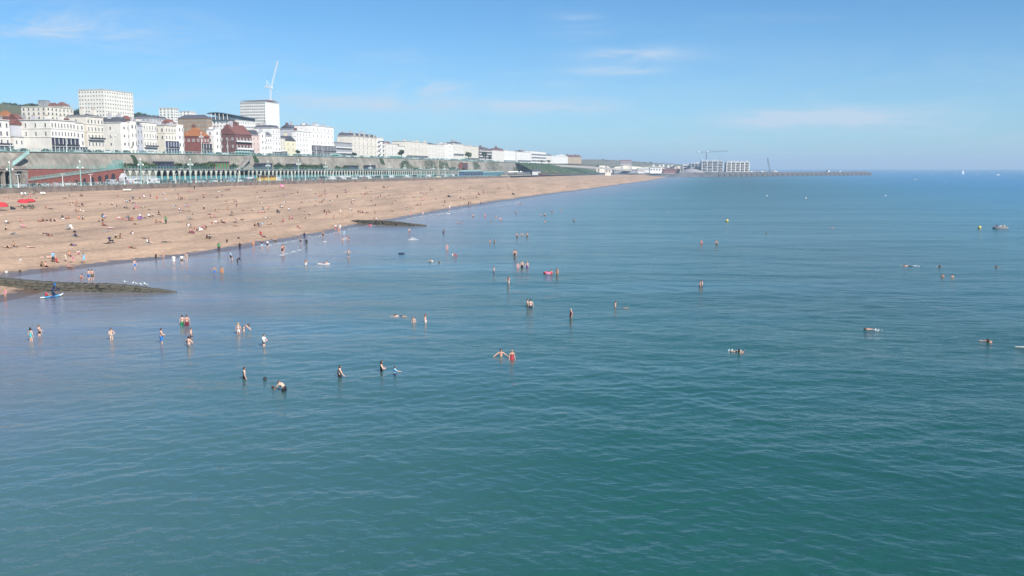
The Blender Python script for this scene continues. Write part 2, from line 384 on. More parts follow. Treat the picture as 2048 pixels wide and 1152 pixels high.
# ------------------------------------------------------------------ shingle beach
def beach_material():
    m = bpy.data.materials.new('shingle'); m.use_nodes = True; nt = m.node_tree; L = nt.links; N = nt.nodes
    b = N['Principled BSDF']; b.inputs['Specular IOR Level'].default_value = 0.25
    geo = N.new('ShaderNodeNewGeometry')
    def noise(sc, det, rough=0.6, st=(1, 1, 1)):
        mm = N.new('ShaderNodeMapping'); L.new(geo.outputs['Position'], mm.inputs[0]); mm.inputs['Scale'].default_value = st
        mm.inputs['Rotation'].default_value = (0, 0, THETA)
        n = N.new('ShaderNodeTexNoise'); L.new(mm.outputs[0], n.inputs['Vector']); n.inputs['Scale'].default_value = sc
        n.inputs['Detail'].default_value = det; n.inputs['Roughness'].default_value = rough; return n.outputs['Fac']
    r = N.new('ShaderNodeValToRGB'); L.new(noise(1.7, 8, 0.75), r.inputs[0]); cr = r.color_ramp
    cr.elements[0].position = 0.30; cr.elements[0].color = (0.315, 0.208, 0.140, 1)
    cr.elements[1].position = 0.72; cr.elements[1].color = (0.60, 0.430, 0.305, 1)
    r2 = N.new('ShaderNodeValToRGB'); L.new(noise(1.0, 4, 0.6, (0.10, 0.02, 0.1)), r2.inputs[0])
    r2.color_ramp.elements[0].position = 0.32; r2.color_ramp.elements[0].color = (0.76, 0.76, 0.77, 1)
    r2.color_ramp.elements[1].position = 0.68; r2.color_ramp.elements[1].color = (1.12, 1.10, 1.08, 1)
    mx = N.new('ShaderNodeMixRGB'); mx.blend_type = 'MULTIPLY'; mx.inputs[0].default_value = 1
    L.new(r.outputs[0], mx.inputs[1]); L.new(r2.outputs[0], mx.inputs[2])
    of = N.new('ShaderNodeAttribute'); of.attribute_name = 'off'
    wv = N.new('ShaderNodeMath'); wv.operation = 'MULTIPLY_ADD'; L.new(noise(0.06, 4), wv.inputs[0]); wv.inputs[1].default_value = 16.0; L.new(of.outputs['Fac'], wv.inputs[2])
    sn = N.new('ShaderNodeMath'); sn.operation = 'MULTIPLY'; L.new(wv.outputs[0], sn.inputs[0]); sn.inputs[1].default_value = 0.62
    si = N.new('ShaderNodeMath'); si.operation = 'SINE'; L.new(sn.outputs[0], si.inputs[0])
    rg = N.new('ShaderNodeMapRange'); rg.interpolation_type = 'SMOOTHSTEP'; L.new(si.outputs[0], rg.inputs[0]); rg.inputs[1].default_value = 0.35; rg.inputs[2].default_value = 1.0; rg.inputs[3].default_value = 1.0; rg.inputs[4].default_value = 0.84
    sk = N.new('ShaderNodeMapRange'); L.new(noise(0.75, 6, 0.8), sk.inputs[0]); sk.inputs[1].default_value = 0.32; sk.inputs[2].default_value = 0.68; sk.inputs[3].default_value = 0.80; sk.inputs[4].default_value = 1.16
    pr = N.new('ShaderNodeMath'); pr.operation = 'MULTIPLY'; L.new(rg.outputs[0], pr.inputs[0]); L.new(sk.outputs[0], pr.inputs[1])
    mv = N.new('ShaderNodeVectorMath'); mv.operation = 'SCALE'; L.new(mx.outputs[0], mv.inputs[0]); L.new(pr.outputs[0], mv.inputs['Scale'])
    at = N.new('ShaderNodeAttribute'); at.attribute_name = 'wet'
    wn_ = N.new('ShaderNodeMath'); wn_.operation = 'MULTIPLY_ADD'; L.new(noise(0.5, 4), wn_.inputs[0]); wn_.inputs[1].default_value = 0.7; wn_.inputs[2].default_value = -0.35
    ws = N.new('ShaderNodeMath'); ws.operation = 'ADD'; L.new(wn_.outputs[0], ws.inputs[0]); L.new(at.outputs['Fac'], ws.inputs[1])
    wr = N.new('ShaderNodeMapRange'); wr.interpolation_type = 'SMOOTHSTEP'; L.new(ws.outputs[0], wr.inputs[0]); wr.inputs[1].default_value = 0.40; wr.inputs[2].default_value = 0.62
    mw = N.new('ShaderNodeMixRGB'); L.new(wr.outputs[0], mw.inputs[0]); L.new(mv.outputs[0], mw.inputs[1]); mw.inputs[2].default_value = (0.135, 0.095, 0.075, 1)
    L.new(mw.outputs[0], b.inputs['Base Color'])
    rr = N.new('ShaderNodeMapRange'); L.new(wr.outputs[0], rr.inputs[0]); rr.inputs[3].default_value = 0.9; rr.inputs[4].default_value = 0.22; L.new(rr.outputs[0], b.inputs['Roughness'])
    bp = N.new('ShaderNodeBump'); bp.inputs['Strength'].default_value = 0.7; bp.inputs['Distance'].default_value = 0.12
    L.new(noise(2.6, 6, 0.7), bp.inputs['Height']); L.new(bp.outputs[0], b.inputs['Normal'])
    return m
def build_beach():
    ss = [-260, -150, -60] + [i * 4.0 for i in range(0, 110)] + [440 + i * 12 for i in range(0, 110)]
    ss = [s for s in ss if s <= 1735]
    vs = [-22, -14, -8, -4, -2, -1, 0, 0.6, 1.2, 2, 3, 4.2, 5.5, 7, 8.5, 10, 12, 14, 16, 18, 20, 22, 24, 26]
    fr = [0.0, .03, .06, .09, .12, .15, .18, .22, .26, .3, .35, .4, .45, .5, .56, .62, .68, .75, .82, .9, 1.0]
    v, f, wet, offs_ = [], [], [], []
    rnd = random.Random(3)
    rows = None
    for s in ss:
        a, b = p_shore(s), p_back(s); w = max(b - a, 6)
        near = min(26.0, w * 0.4)
        offs = [o if o < 0 else o * near / 26 for o in vs] + [near + (w + 0.3 - near) * t for t in fr[1:]]
        for o in offs:
            q = sp(s, a + o); z = beach_z(q.x, q.y) + (rnd.uniform(-0.05, 0.05) if o > 2 else 0)
            v.append((q.x, q.y, z))
            k = 1.0 - max(0, o) / (6.5 if s < 300 else 9.0); wet.append(max(0.0, min(1.0, k))); offs_.append(o)
        rows = len(offs)
    for i in range(len(ss) - 1):
        for j in range(rows - 1):
            a = i * rows + j; f.append((a, a + 1, a + rows + 1, a + rows))
    me = bpy.data.meshes.new('beach'); me.from_pydata(v, [], f)
    if me.polygons[10].normal.z < 0: me.flip_normals()
    at = me.attributes.new('wet', 'FLOAT', 'POINT'); at.data.foreach_set('value', wet)
    at = me.attributes.new('off', 'FLOAT', 'POINT'); at.data.foreach_set('value', offs_)
    me.materials.append(beach_material()); me.polygons.foreach_set('use_smooth', [True] * len(f))
    link('beach', me, kind='structure', label='wide tan shingle beach sloping down to the sea')
build_beach()
# ------------------------------------------------------------------ land
def sheet(name, ss, pf, zf, mat, **tags):
    v, f = [], []
    for s in ss:
        for k in range(len(pf)):
            p = pf[k](s) if callable(pf[k]) else pf[k]
            q = sp(s, p, zf(s, p)); v.append(tuple(q))
    n = len(pf)
    for i in range(len(ss) - 1):
        for j in range(n - 1):
            a = i * n + j; f.append((a, a + 1, a + n + 1, a + n))
    me = bpy.data.meshes.new(name); me.from_pydata(v, [], f)
    if sum(p.normal.z for p in me.polygons) < 0: me.flip_normals()
    me.materials.append(mat); me.polygons.foreach_set('use_smooth', [True] * len(f))
    return link(name, me, **tags)
ASPH = pm('asphalt', (0.062, 0.062, 0.066), 0.9, 0.15, 0.4)
PAVE = pm('pale paving', (0.30, 0.275, 0.25), 0.9, 0.1, 0.5)
S_LONG = [-260 + i * 20 for i in range(0, 102)]
sheet('promenade', S_LONG, [lambda s: p_back(s) + 0.2, lambda s: min(p_back(s) + 9, 236)], lambda s, p: z_road(s) + 0.12, PAVE, kind='structure', label='pale paved promenade behind the beach wall')
sheet('seafront_road', S_LONG, [lambda s: min(p_back(s) + 9, 236) - .2, 250, 262, 277.5], lambda s, p: z_road(s), ASPH, kind='structure', label='grey seafront road below the arcade')
HILLT = [(270, 0), (306, 0.0), (330, 1.0), (400, 13), (500, 27), (700, 55), (950, 68), (1500, 70), (4000, 60)]
FALL = [(0, 1.08), (700, 1.0), (900, 0.85), (1200, 0.62), (1600, 0.5), (2200, 0.40), (3200, 0.36), (5000, 0.3)]
def z_land(s, p):
    return z_upper(s) + 0.02 + lerp(HILLT, p) * lerp(FALL, s) + (3.0 * math.sin(s * 0.006 + p * 0.004) * math.sin(p * 0.009 + 1) if p > 420 else 0)
GRASS = pm('downland grass', (0.085, 0.105, 0.045), 0.95, 0.2, 0.05, second=(0.13, 0.11, 0.065))
sheet('hillside', [-200 + i * 60 for i in range(0, 45)], [296, 306, 318, 330, 360, 400, 440, 500, 560, 620, 700, 780, 860, 950, 1050, 1200, 1500, 2000, 3000],
      lambda s, p: z_land(s, p) - (0.15 if p < 310 else 0.0), GRASS, kind='structure', label='grassy hillside rising behind the town')
sheet('upper_road', S_LONG[:90], [280.4, 284, 306, 312], lambda s, p: z_upper(s) + (0.14 if p < 283 or p > 305 else 0.1), ASPH, kind='structure', label='upper road in front of the white terraces')
# far downs beyond the marina
def downs(name, tab, Y, mat, label, depth=1400):
    v, f = [], []
    for k, (px, py) in enumerate(tab):
        q = at_y(px, py, Y); g = q.z
        n1 = 4 * math.sin(k * 1.7)
        for dy, zz in ((-260, 2.0), (-170, 4 + (g - 4) * .42), (-90, 4 + (g - 4) * .75 + n1 * .3), (0, g), (150, g * .8), (depth, 0)):
            v.append((q.x * (Y + dy) / Y if dy < 1 else q.x * (Y + dy) / Y, Y + dy, zz))
    for i in range(len(tab) - 1):
        for j in range(5):
            a = i * 6 + j; f.append((a, a + 6, a + 7, a + 1))
    me = bpy.data.meshes.new(name); me.from_pydata(v, [], f); me.materials.append(mat)
    if sum(p.normal.z for p in me.polygons) < 0: me.flip_normals()
    me.polygons.foreach_set('use_smooth', [True] * len(f))
    return link(name, me, kind='structure', label=label)
DOWN = pm('dry downland', (0.11, 0.12, 0.06), 0.95, 0.2, 0.012, second=(0.17, 0.135, 0.09))
downs('downs', [(1040, 324), (1100, 321), (1150, 319), (1180, 318.6), (1205, 319.2), (1225, 320.2), (1250, 321.2), (1275, 323), (1300, 325), (1330, 327), (1355, 328.4), (1385, 330), (1410, 332), (1440, 334)], 2900, DOWN, 'distant green brown downs behind the marina')
# ------------------------------------------------------------------ foliage
def leaf_mat(name, c, d):
    m = pm(name, c, 0.85, 0.2, 0.9, spec=0.2, second=d); return m
LEAF1 = leaf_mat('dark foliage', (0.050, 0.075, 0.030), (0.022, 0.040, 0.018))
LEAF2 = leaf_mat('green foliage', (0.115, 0.150, 0.055), (0.055, 0.085, 0.032))
LEAF3 = leaf_mat('ivy foliage', (0.060, 0.105, 0.045), (0.026, 0.055, 0.026))
def leaf_cloud(mb, c, r, n, rnd, size=0.28, m=0, lumps=7):
    """many small leaf faces in lumpy clusters through an ellipsoid"""
    cs = []
    for _ in range(lumps):
        while True:
            q = Vector((rnd.uniform(-1, 1), rnd.uniform(-1, 1), rnd.uniform(-1, 1)))
            if q.length < 1: break
        cs.append((q * 0.62, rnd.uniform(0.34, 0.52)))
    for _ in range(n):
        q, rr = rnd.choice(cs)
        d = Vector((rnd.gauss(0, 1), rnd.gauss(0, 1), rnd.gauss(0, 1))).normalized() * rr * rnd.uniform(0.55, 1.05)
        w = q + d
        p = Vector((c[0] + w.x * r[0], c[1] + w.y * r[1], c[2] + w.z * r[2]))
        nn = (d + Vector((rnd.uniform(-.6, .6), rnd.uniform(-.6, .6), rnd.uniform(-.2, .8)))).normalized()
        u = nn.orthogonal().normalized(); vv = nn.cross(u); k = size * rnd.uniform(0.6, 1.3)
        a = rnd.uniform(0, 6.28); u, vv = u * math.cos(a) + vv * math.sin(a), vv * math.cos(a) - u * math.sin(a)
        mb.quad([p - u * k, p - vv * k * .6, p + u * k, p + vv * k * .6], m)
def shrub_mesh(k, L, r=(1.5, 1.2, 1.0)):
    rnd = random.Random(100 + k); mb = MB(); leaf_cloud(mb, (0, 0, r[2] * 0.85), r, 260, rnd, 0.20, 0, 8)
    return mb.mesh('shrub_foliage', L)
SHRUBS = [shrub_mesh(k, (LEAF2, LEAF1, LEAF3)[k % 3]) for k in range(6)]
def shrub(px, loc, scale, label, group, k=0, stem=True):
    o = thing('shrub', loc, random.uniform(0, 6.28), None, 'shrub', group); o.scale = scale
    link('foliage', SHRUBS[k % 6], o)
    mb = MB(); mb.tube([(0, 0, -0.2), (0.05, 0, 0.5), (0.1, 0.05, 0.9)], [0.07, 0.06, 0.03], 5); mb.build('stem', BARK, o)
    later(o, label, px); return o
def tree_meshes(k, L):
    rnd = random.Random(300 + k); t = MB()
    t.tube([(0, 0, -1.5), (0.05, 0, 1.2), (0.15, 0.05, 2.6), (0.1, 0.1, 4.2)], [0.32, 0.26, 0.2, 0.1], 7)
    for _ in range(5):
        a = rnd.uniform(0, 6.28); z = rnd.uniform(1.8, 3.2)
        t.tube([(0.1, 0.05, z), (math.cos(a) * .9, math.sin(a) * .9, z + 1.1), (math.cos(a) * 1.7, math.sin(a) * 1.7, z + 1.9)], [0.12, 0.08, 0.03], 5)
    c = MB()
    for _ in range(5):
        a = rnd.uniform(0, 6.28); r = rnd.uniform(0.3, 1.4)
        leaf_cloud(c, (math.cos(a) * r, math.sin(a) * r, rnd.uniform(3.2, 5.0)), (rnd.uniform(1.4, 2.0), rnd.uniform(1.4, 2.0), rnd.uniform(1.1, 1.7)), 230, rnd, 0.30, 0, 6)
    return t.mesh('tree_trunk', BARK), c.mesh('tree_crown', L)
TREES = [tree_meshes(k, (LEAF1, LEAF2, LEAF1, LEAF3)[k]) for k in range(4)]
def tree(px, loc, scale, label, group=None, k=0):
    o = thing('tree', loc, random.uniform(0, 6.28), None, 'tree', group); o.scale = scale
    link('trunk', TREES[k % 4][0], o); link('crown', TREES[k % 4][1], o)
    later(o, label, px); return o
# ------------------------------------------------------------------ beach wall with its railing
def strip_wall(name, ss, p0, p1, zb, zt, mat, parent=None, **tags):
    """a wall that follows the promenade: p0 sea face, p1 land face; zb, zt functions of s"""
    v, f = [], []
    for s in ss:
        a = p0(s) if callable(p0) else p0; b = p1(s) if callable(p1) else p1
        for p, z in ((a, zb(s)), (a, zt(s)), (b, zt(s)), (b, zb(s))): v.append(tuple(sp(s, p, z)))
    for i in range(len(ss) - 1):
        for j in range(4):
            a = i * 4 + j; b = i * 4 + (j + 1) % 4
            f.append((a, a + 4, b + 4, b))
    n = (len(ss) - 1) * 4
    f.append((3, 2, 1, 0)); f.append((n, n + 1, n + 2, n + 3))
    me = bpy.data.meshes.new(name); me.from_pydata(v, [], f); me.materials.append(mat)
    bm = bmesh.new(); bm.from_mesh(me); bmesh.ops.recalc_face_normals(bm, faces=bm.faces); bm.to_mesh(me); bm.free()
    return link(name, me, parent, **tags)
SEAWALL = pm('stained sea wall', (0.22, 0.175, 0.15), 0.95, 0.2, 0.35, 0.3, second=(0.13, 0.105, 0.095))
S_WALL = [-40 + i * 15 for i in range(0, 66)]
w = strip_wall('beach_wall', S_WALL, P_WALL - 0.35, P_WALL + 0.25, lambda s: z_road(s) - 2.6, lambda s: z_road(s) + 0.25, SEAWALL,
               label='low stained concrete wall along the back of the beach', cat='wall')
strip_wall('coping', S_WALL, P_WALL - 0.47, P_WALL + 0.37, lambda s: z_road(s) + 0.25, lambda s: z_road(s) + 0.40, CONC, w)
def railing(name, label, ss_posts, p, zf, h, mat, rails, post_r=0.05, panel=None):
    """railing along the promenade: every post is a part, the rails run through"""
    root = thing(name, sp(ss_posts[0], p, 0), PROM_ROT, label, 'railing'); o0 = ss_posts[0]
    mb = MB(); mb.box(-post_r, post_r, -post_r, post_r, 0, h); mb.box(-post_r * 1.5, post_r * 1.5, -post_r * 1.5, post_r * 1.5, h, h + post_r * 2.4)
    pmesh = mb.mesh(name + '_post', mat)
    pp = p
    for s in ss_posts[:290]:
        link('post', pmesh, root, (s - o0, 0, zf(s)))
    if len(ss_posts) > 290:
        r = MB()
        for s in ss_posts[290:]: r.box(s - o0 - post_r, s - o0 + post_r, -post_r, post_r, zf(s), zf(s) + h)
        r.build('far_posts', mat, root, kind='stuff')
    for fr, rad in rails:
        r = MB(); st = ss_posts[::8] + [ss_posts[-1]]
        r.tube([(s - o0, 0, zf(s) + h * fr) for s in st], rad, 4); r.build('rail', mat, root)
    return root
posts = []; s = 60.0
while s < 880: posts.append(s); s += 2.9
railing('railing', 'turquoise railing on top of the beach wall', posts, P_WALL, lambda s: z_road(s) + 0.40, 1.05, TURQL, [(1.0, 0.05), (0.55, 0.035), (0.2, 0.035)], 0.06)
# ------------------------------------------------------------------ groynes
ALGAE = pm('weedy stone', (0.120, 0.105, 0.080), 0.9, 0.2, 1.1, 0.8, second=(0.028, 0.030, 0.024))
CAPST = pm('groyne capstones', (0.135, 0.125, 0.100), 0.9, 0.2, 0.9, 0.5, second=(0.045, 0.046, 0.036))
def groyne(label, top, Ypts, width, n, seed):
    """a stone groyne: core wall, rough facing stones and capstones; top = [(px, py)], Ypts = matching distances"""
    rnd = random.Random(seed)
    pts = [at_y(px, py, Y) for (px, py), Y in zip(top, Ypts)]
    root = thing('groyne', (pts[0].x, pts[0].y, 0), 0, label, 'groyne'); o = Vector((pts[0].x, pts[0].y, 0))
    def along(t):
        k = t * (len(pts) - 1); i = min(int(k), len(pts) - 2); return pts[i].lerp(pts[i + 1], k - i)
    core = MB(); N = 40; prev = None
    for i in range(N + 1):
        q = along(i / N) - o; zt = q.z - 0.12
        wd = width * (1 - .75 * (i / N) ** 3); ring = [(q.x, q.y - wd * .62, -1.6), (q.x, q.y - wd * .42, zt), (q.x, q.y + wd * .42, zt), (q.x, q.y + wd * .62, -1.6)]
        b = len(core.v); core.v += ring
        if prev is not None:
            for j in range(3): core.f.append((prev + j, prev + j + 1, b + j + 1, b + j)); core.m.append(0)
        if i in (0, N): core.f.append((b, b + 1, b + 2, b + 3)); core.m.append(0)
        prev = b
    core.build('core', ALGAE, root)
    # capstones: separate slabs on top, facing stones on the seaward-left side
    stones = []
    for k in range(5):
        mb = MB(); r = random.Random(seed * 10 + k)
        i = len(mb.v)
        for z in (0, 1):
            for x, y in ((-.5, -.5), (.5, -.5), (.5, .5), (-.5, .5)):
                mb.v.append((x * r.uniform(.86, 1), y * r.uniform(.86, 1), (z - .5) * r.uniform(.8, 1)))
        for f in ((0, 3, 2, 1), (4, 5, 6, 7), (0, 1, 5, 4), (1, 2, 6, 5), (2, 3, 7, 6), (3, 0, 4, 7)): mb.f.append(tuple(i + j for j in f)); mb.m.append(0)
        stones.append(mb.mesh('stone_block', (CAPST, ALGAE)[k % 2]))
    L = (pts[-1] - pts[0]).length; step = L / n
    for i in range(n):
        t = (i + .5) / n; q = along(t) - o; dz = (along(min(1, t + .02)) - along(max(0, t - .02)))
        wd = width * (1 - .75 * t ** 3)
        link('capstone', stones[(0, 2, 4)[i % 3]], root, (q.x, q.y, q.z - 0.10), (rnd.uniform(-.05, .05), -math.atan2(dz.z, dz.x) + rnd.uniform(-.03, .03), rnd.uniform(-.08, .08)), (step * rnd.uniform(.8, 1.25), wd * rnd.uniform(.88, 1.0), 0.18 * rnd.uniform(.85, 1.1)))
        for row in range(3):
            zz = q.z - 0.40 - row * 0.38 + rnd.uniform(-.06, .06)
            if zz < -0.25: continue
            q2 = along(min(1, max(0, t + rnd.uniform(-.6, .6) / n + (.5 / n if row % 2 else 0)))) - o
            link('facing_stone', stones[(1, 3)[rnd.randrange(2)]], root, (q2.x, q2.y - wd * (.40 + .05 * row) + rnd.uniform(-.04, .04), zz), (rnd.uniform(-.06, .06), rnd.uniform(-.05, .05), rnd.uniform(-.06, .06)), (step * rnd.uniform(.6, 1.7), .30 * rnd.uniform(.7, 1.3), .36 * rnd.uniform(.7, 1.15)))
    return root
groyne('long weedy stone groyne running into the water at lower left', [(-60, 552), (0, 556), (60, 561), (130, 565.5), (215, 567), (270, 571.5), (320, 578), (352, 583)], [114, 113.5, 113, 112.3, 111.6, 111.2, 110.8, 110.4], 1.7, 44, 5)
groyne('low dark groyne on the far part of the beach', [(705, 440), (735, 440), (770, 441), (800, 443.5), (830, 447.5), (852, 449.6)], [250, 247, 244, 242, 240, 239], 2.4, 24, 9)
# ------------------------------------------------------------------ arcade
A_BAY = 4.80
def arch_mesh():
    mb = MB(); W = A_BAY; H = 6.3; T = 0.5; c = 0.34; spring = 3.5; apex = 5.75; N = 10
    half = W / 2 - c
    def arc(x):           # slightly pointed arch
        u = min(1, abs(x) / half); return spring + (apex - spring) * (1 - u ** 2.0) ** 0.62
    xs = [-half + 2 * half * k / N for k in range(N + 1)]
    for y, sg in ((0, 1), (T, -1)):
        for a, b in zip(xs, xs[1:]):
            q = [(a, y, arc(a)), (b, y, arc(b)), (b, y, H), (a, y, H)]; mb.quad(q if sg > 0 else q[::-1])
        for x0, x1 in ((-W / 2, -half), (half, W / 2)):
            q = [(x0, y, 0), (x1, y, 0), (x1, y, H), (x0, y, H)]; mb.quad(q if sg > 0 else q[::-1])
    for a, b in zip(xs, xs[1:]): mb.quad([(a, 0, arc(a)), (a, T, arc(a)), (b, T, arc(b)), (b, 0, arc(b))])
    for x in (-half, half): mb.quad([(x, 0, 0), (x, T, 0), (x, T, spring), (x, 0, spring)])
    for x in (-W / 2, W / 2): mb.box(x - .2, x + .2, -.14, -.003, 0, 3.3); mb.box(x - .3, x + .3, -.2, -.003, 3.3, 3.6); mb.box(x - .14, x + .14, -.14, -.003, 3.6, H)
    return mb.mesh('arcade_arch', ARCW)
def arcade():
    s_of = lambda px: to_sp(at_p(px, 345, P_ARC))[0]
    s0, s1 = s_of(247), s_of(927)
    n = int((s1 - s0) / A_BAY)
    root = thing('arcade', sp(s0, P_ARC, 0), PROM_ROT, 'long pale arcade of round arches with turquoise boarded lower panels', 'arcade')
    am = arch_mesh(); g0, g1 = s_of(482), s_of(500)
    pb = MB(); pb.box(-A_BAY / 2 + .36, A_BAY / 2 - .36, 0, .08, 0, 3.05)
    for x in (-1.2, 0, 1.2): pb.box(x - .05, x + .05, -.04, -.002, 0, 3.05)
    pb.box(-A_BAY / 2 + .36, A_BAY / 2 - .36, -.06, -.002, 2.9, 3.05)
    panel = pb.mesh('boarded_panel', TURQD)
    pw = MB(); pw.box(-A_BAY / 2 + .36, A_BAY / 2 - .36, 0, .08, 0, 5.6); pw.box(-A_BAY / 2 + .36, A_BAY / 2 - .36, -.06, -.002, 3.3, 3.5)
    pale = pw.mesh('arch_infill', pm('olive grey infill', (0.19, 0.19, 0.15), 0.8, 0.1))
    pw2 = MB(); pw2.box(-A_BAY / 2 + .36, A_BAY / 2 - .36, -.10, -.02, 0, 3.2); shut = pw2.mesh('grey_shutter', pm('grey shutter', (0.36, 0.42, 0.43), 0.7, 0.1))
    flat = MB(); flat.box(-A_BAY / 2, A_BAY / 2, 0, .5, 5.6, 6.3); flat.box(-A_BAY / 2 - .1, -A_BAY / 2 + .1, 0, .3, 0, 5.6); flatm = flat.mesh('flat_bay', ARCW)
    for i in range(n):
        x = (i + .5) * A_BAY; s = s0 + x; zb = z_deck(s) - 6.45
        if g0 < s < g1: link('flat_bay', flatm, root, (x, 0, zb)); link('boarded_panel', panel, root, (x, .25, zb)); continue
        link('arch', am, root, (x, 0, zb))
        if i < 5:
            link('arch_infill', pale, root, (x, .25, zb)); link('shutter', shut, root, (x, .25, zb))
        else: link('boarded_panel', panel, root, (x, .25, zb))
    L = n * A_BAY
    seg = [i * 40.0 for i in range(int(L // 40) + 1)] + [L]
    def run(name, y0, y1, za, zb, mat):
        mb = MB()
        for k, x in enumerate(seg):
            zz = z_deck(s0 + x); b = len(mb.v)
            mb.v += [(x, y0, zz + za), (x, y1, zz + za), (x, y1, zz + zb), (x, y0, zz + zb)]
            if k:
                for j in range(4): mb.f.append((b - 4 + j, b - 4 + (j + 1) % 4, b + (j + 1) % 4, b + j)); mb.m.append(0)
        mb.f.append((0, 1, 2, 3)); mb.m.append(0); b = len(mb.v); mb.f.append((b - 1, b - 2, b - 3, b - 4)); mb.m.append(0)
        return mb.build(name, mat, root)
    run('cornice', -.45, -.16, -.32, .06, CONC)
    run('deck', -.15, 9.9, -.14, .0, CONC)
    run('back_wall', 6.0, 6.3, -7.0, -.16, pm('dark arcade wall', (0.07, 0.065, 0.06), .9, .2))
    posts = [s0 + 1 + i * 2.4 for i in range(int((L - 1) / 2.4))]
    railing('railing', 'pale green iron railing along the arcade deck', posts, P_ARC - .2, lambda s: z_deck(s), 1.15, TURQ, [(1.0, .05), (.5, .035), (.15, .035)], .055)
    return s0, s1
ARC_S0, ARC_S1 = arcade()
# ------------------------------------------------------------------ cliff retaining wall
def cliff_mat():
    m = bpy.data.materials.new('stained cliff render'); m.use_nodes = True; nt = m.node_tree; L = nt.links; N = nt.nodes
    b = N['Principled BSDF']; b.inputs['Roughness'].default_value = .95; b.inputs['Specular IOR Level'].default_value = .15
    t = N.new('ShaderNodeTexCoord')
    def noise(st, det):
        mm = N.new('ShaderNodeMapping'); L.new(t.outputs['Object'], mm.inputs[0]); mm.inputs['Scale'].default_value = st
        n = N.new('ShaderNodeTexNoise'); L.new(mm.outputs[0], n.inputs['Vector']); n.inputs['Scale'].default_value = 1; n.inputs['Detail'].default_value = det; n.inputs['Roughness'].default_value = .65
        return n.outputs['Fac']
    r = N.new('ShaderNodeValToRGB'); L.new(noise((.09, .09, .09), 6), r.inputs[0]); r.color_ramp.elements[0].position = .32; r.color_ramp.elements[1].position = .7
    r.color_ramp.elements[0].color = (.18, .165, .145, 1); r.color_ramp.elements[1].color = (.37, .335, .29, 1)
    r2 = N.new('ShaderNodeValToRGB'); L.new(noise((.5, .5, .05), 4), r2.inputs[0]); r2.color_ramp.elements[0].position = .4; r2.color_ramp.elements[1].position = .62
    r2.color_ramp.elements[0].color = (.78, .80, .78, 1); r2.color_ramp.elements[1].color = (1.05, 1.03, 1.0, 1)
    mx = N.new('ShaderNodeMixRGB'); mx.blend_type = 'MULTIPLY'; mx.inputs[0].default_value = 1; L.new(r.outputs[0], mx.inputs[1]); L.new(r2.outputs[0], mx.inputs[2])
    r3 = N.new('ShaderNodeValToRGB'); L.new(noise((.03, .03, .12), 5), r3.inputs[0]); r3.color_ramp.elements[0].position = .56; r3.color_ramp.elements[1].position = .68
    r3.color_ramp.elements[0].color = (0, 0, 0, 1); r3.color_ramp.elements[1].color = (.6, .6, .6, 1)
    mg = N.new('ShaderNodeMixRGB'); L.new(r3.outputs[0], mg.inputs[0]); L.new(mx.outputs[0], mg.inputs[1]); mg.inputs[2].default_value = (.155, .165, .10, 1)
    L.new(mg.outputs[0], b.inputs['Base Color'])
    return m
CLIFF = cliff_mat()
def cliff():
    s0, s1 = -60.0, to_sp(at_p(1062, 335, P_CLIFF1))[0]
    ss = [s0 + i * (s1 - s0) / 120 for i in range(121)]
    root = thing('retaining_wall', sp(0, P_CLIFF0, 0), PROM_ROT, 'tall stained grey retaining wall between the arcade deck and upper road', 'wall')
    mb = MB(); rnd = random.Random(11)
    for i, s in enumerate(ss):
        b = len(mb.v); zt = z_upper(s) + .15; zb = min(z_deck(s), 16) - 1.0 if s < 1050 else z_road(s) - .5
        for t in (0, .2, .4, .6, .8, 1): mb.v.append((s, (P_CLIFF1 - P_CLIFF0) * t ** 1.2 + rnd.uniform(-.12, .12) * (t > 0 and t < 1), zb + (zt - zb) * t))
        mb.v.append((s, P_CLIFF1 - P_CLIFF0 + .6, zt))
        if i:
            for j in range(6): mb.f.append((b - 7 + j, b + j, b + j + 1, b - 6 + j)); mb.m.append(0)
    mb.build('wall_face', CLIFF, root)
    # sloping ribs
    rib = MB(); rib.quad([(-.5, -.35, 0), (.5, -.35, 0), (.5, 3.9, 7.4), (-.5, 3.9, 7.4)]); rib.quad([(-.5, -.35, 0), (-.5, 3.9, 7.4), (-.5, 4.4, 7.4), (-.5, .4, 0)]); rib.quad([(.5, -.35, 0), (.5, .4, 0), (.5, 4.4, 7.4), (.5, 3.9, 7.4)])
    rm = rib.mesh('rib', CONC)
    for px in (362, 424, 560, 668, 742, 852, 884, 912, 950, 975, 1012):
        s = to_sp(at_p(px, 328, P_CLIFF1))[0]; h = z_upper(s) - z_deck(s)
        link('rib', rm, root, (s, 0, z_deck(s) - .05), (0, 0, 0), (1.4, 1, h / 7.4))
    cs = strip_wall('coping', ss[::4], lambda s: P_CLIFF1 - .25, lambda s: P_CLIFF1 + .5, lambda s: z_upper(s) + .16, lambda s: z_upper(s) + .42, TURQL)
    cs.parent = root; cs.matrix_parent_inverse = (Matrix.Translation(sp(0, P_CLIFF0, 0)) @ Matrix.Rotation(PROM_ROT, 4, 'Z')).inverted()
    posts = []; s = 30.0
    while s < s1 - 5: posts.append(s); s += 3.6
    railing('railing', 'turquoise railing along the edge of the upper road', posts, P_CLIFF1 + .1, lambda s: z_upper(s) + .42, 1.15, TURQL, [(1.0, .06), (.66, .04), (.33, .04)], .07)
    return s1
CLIFF_S1 = cliff()
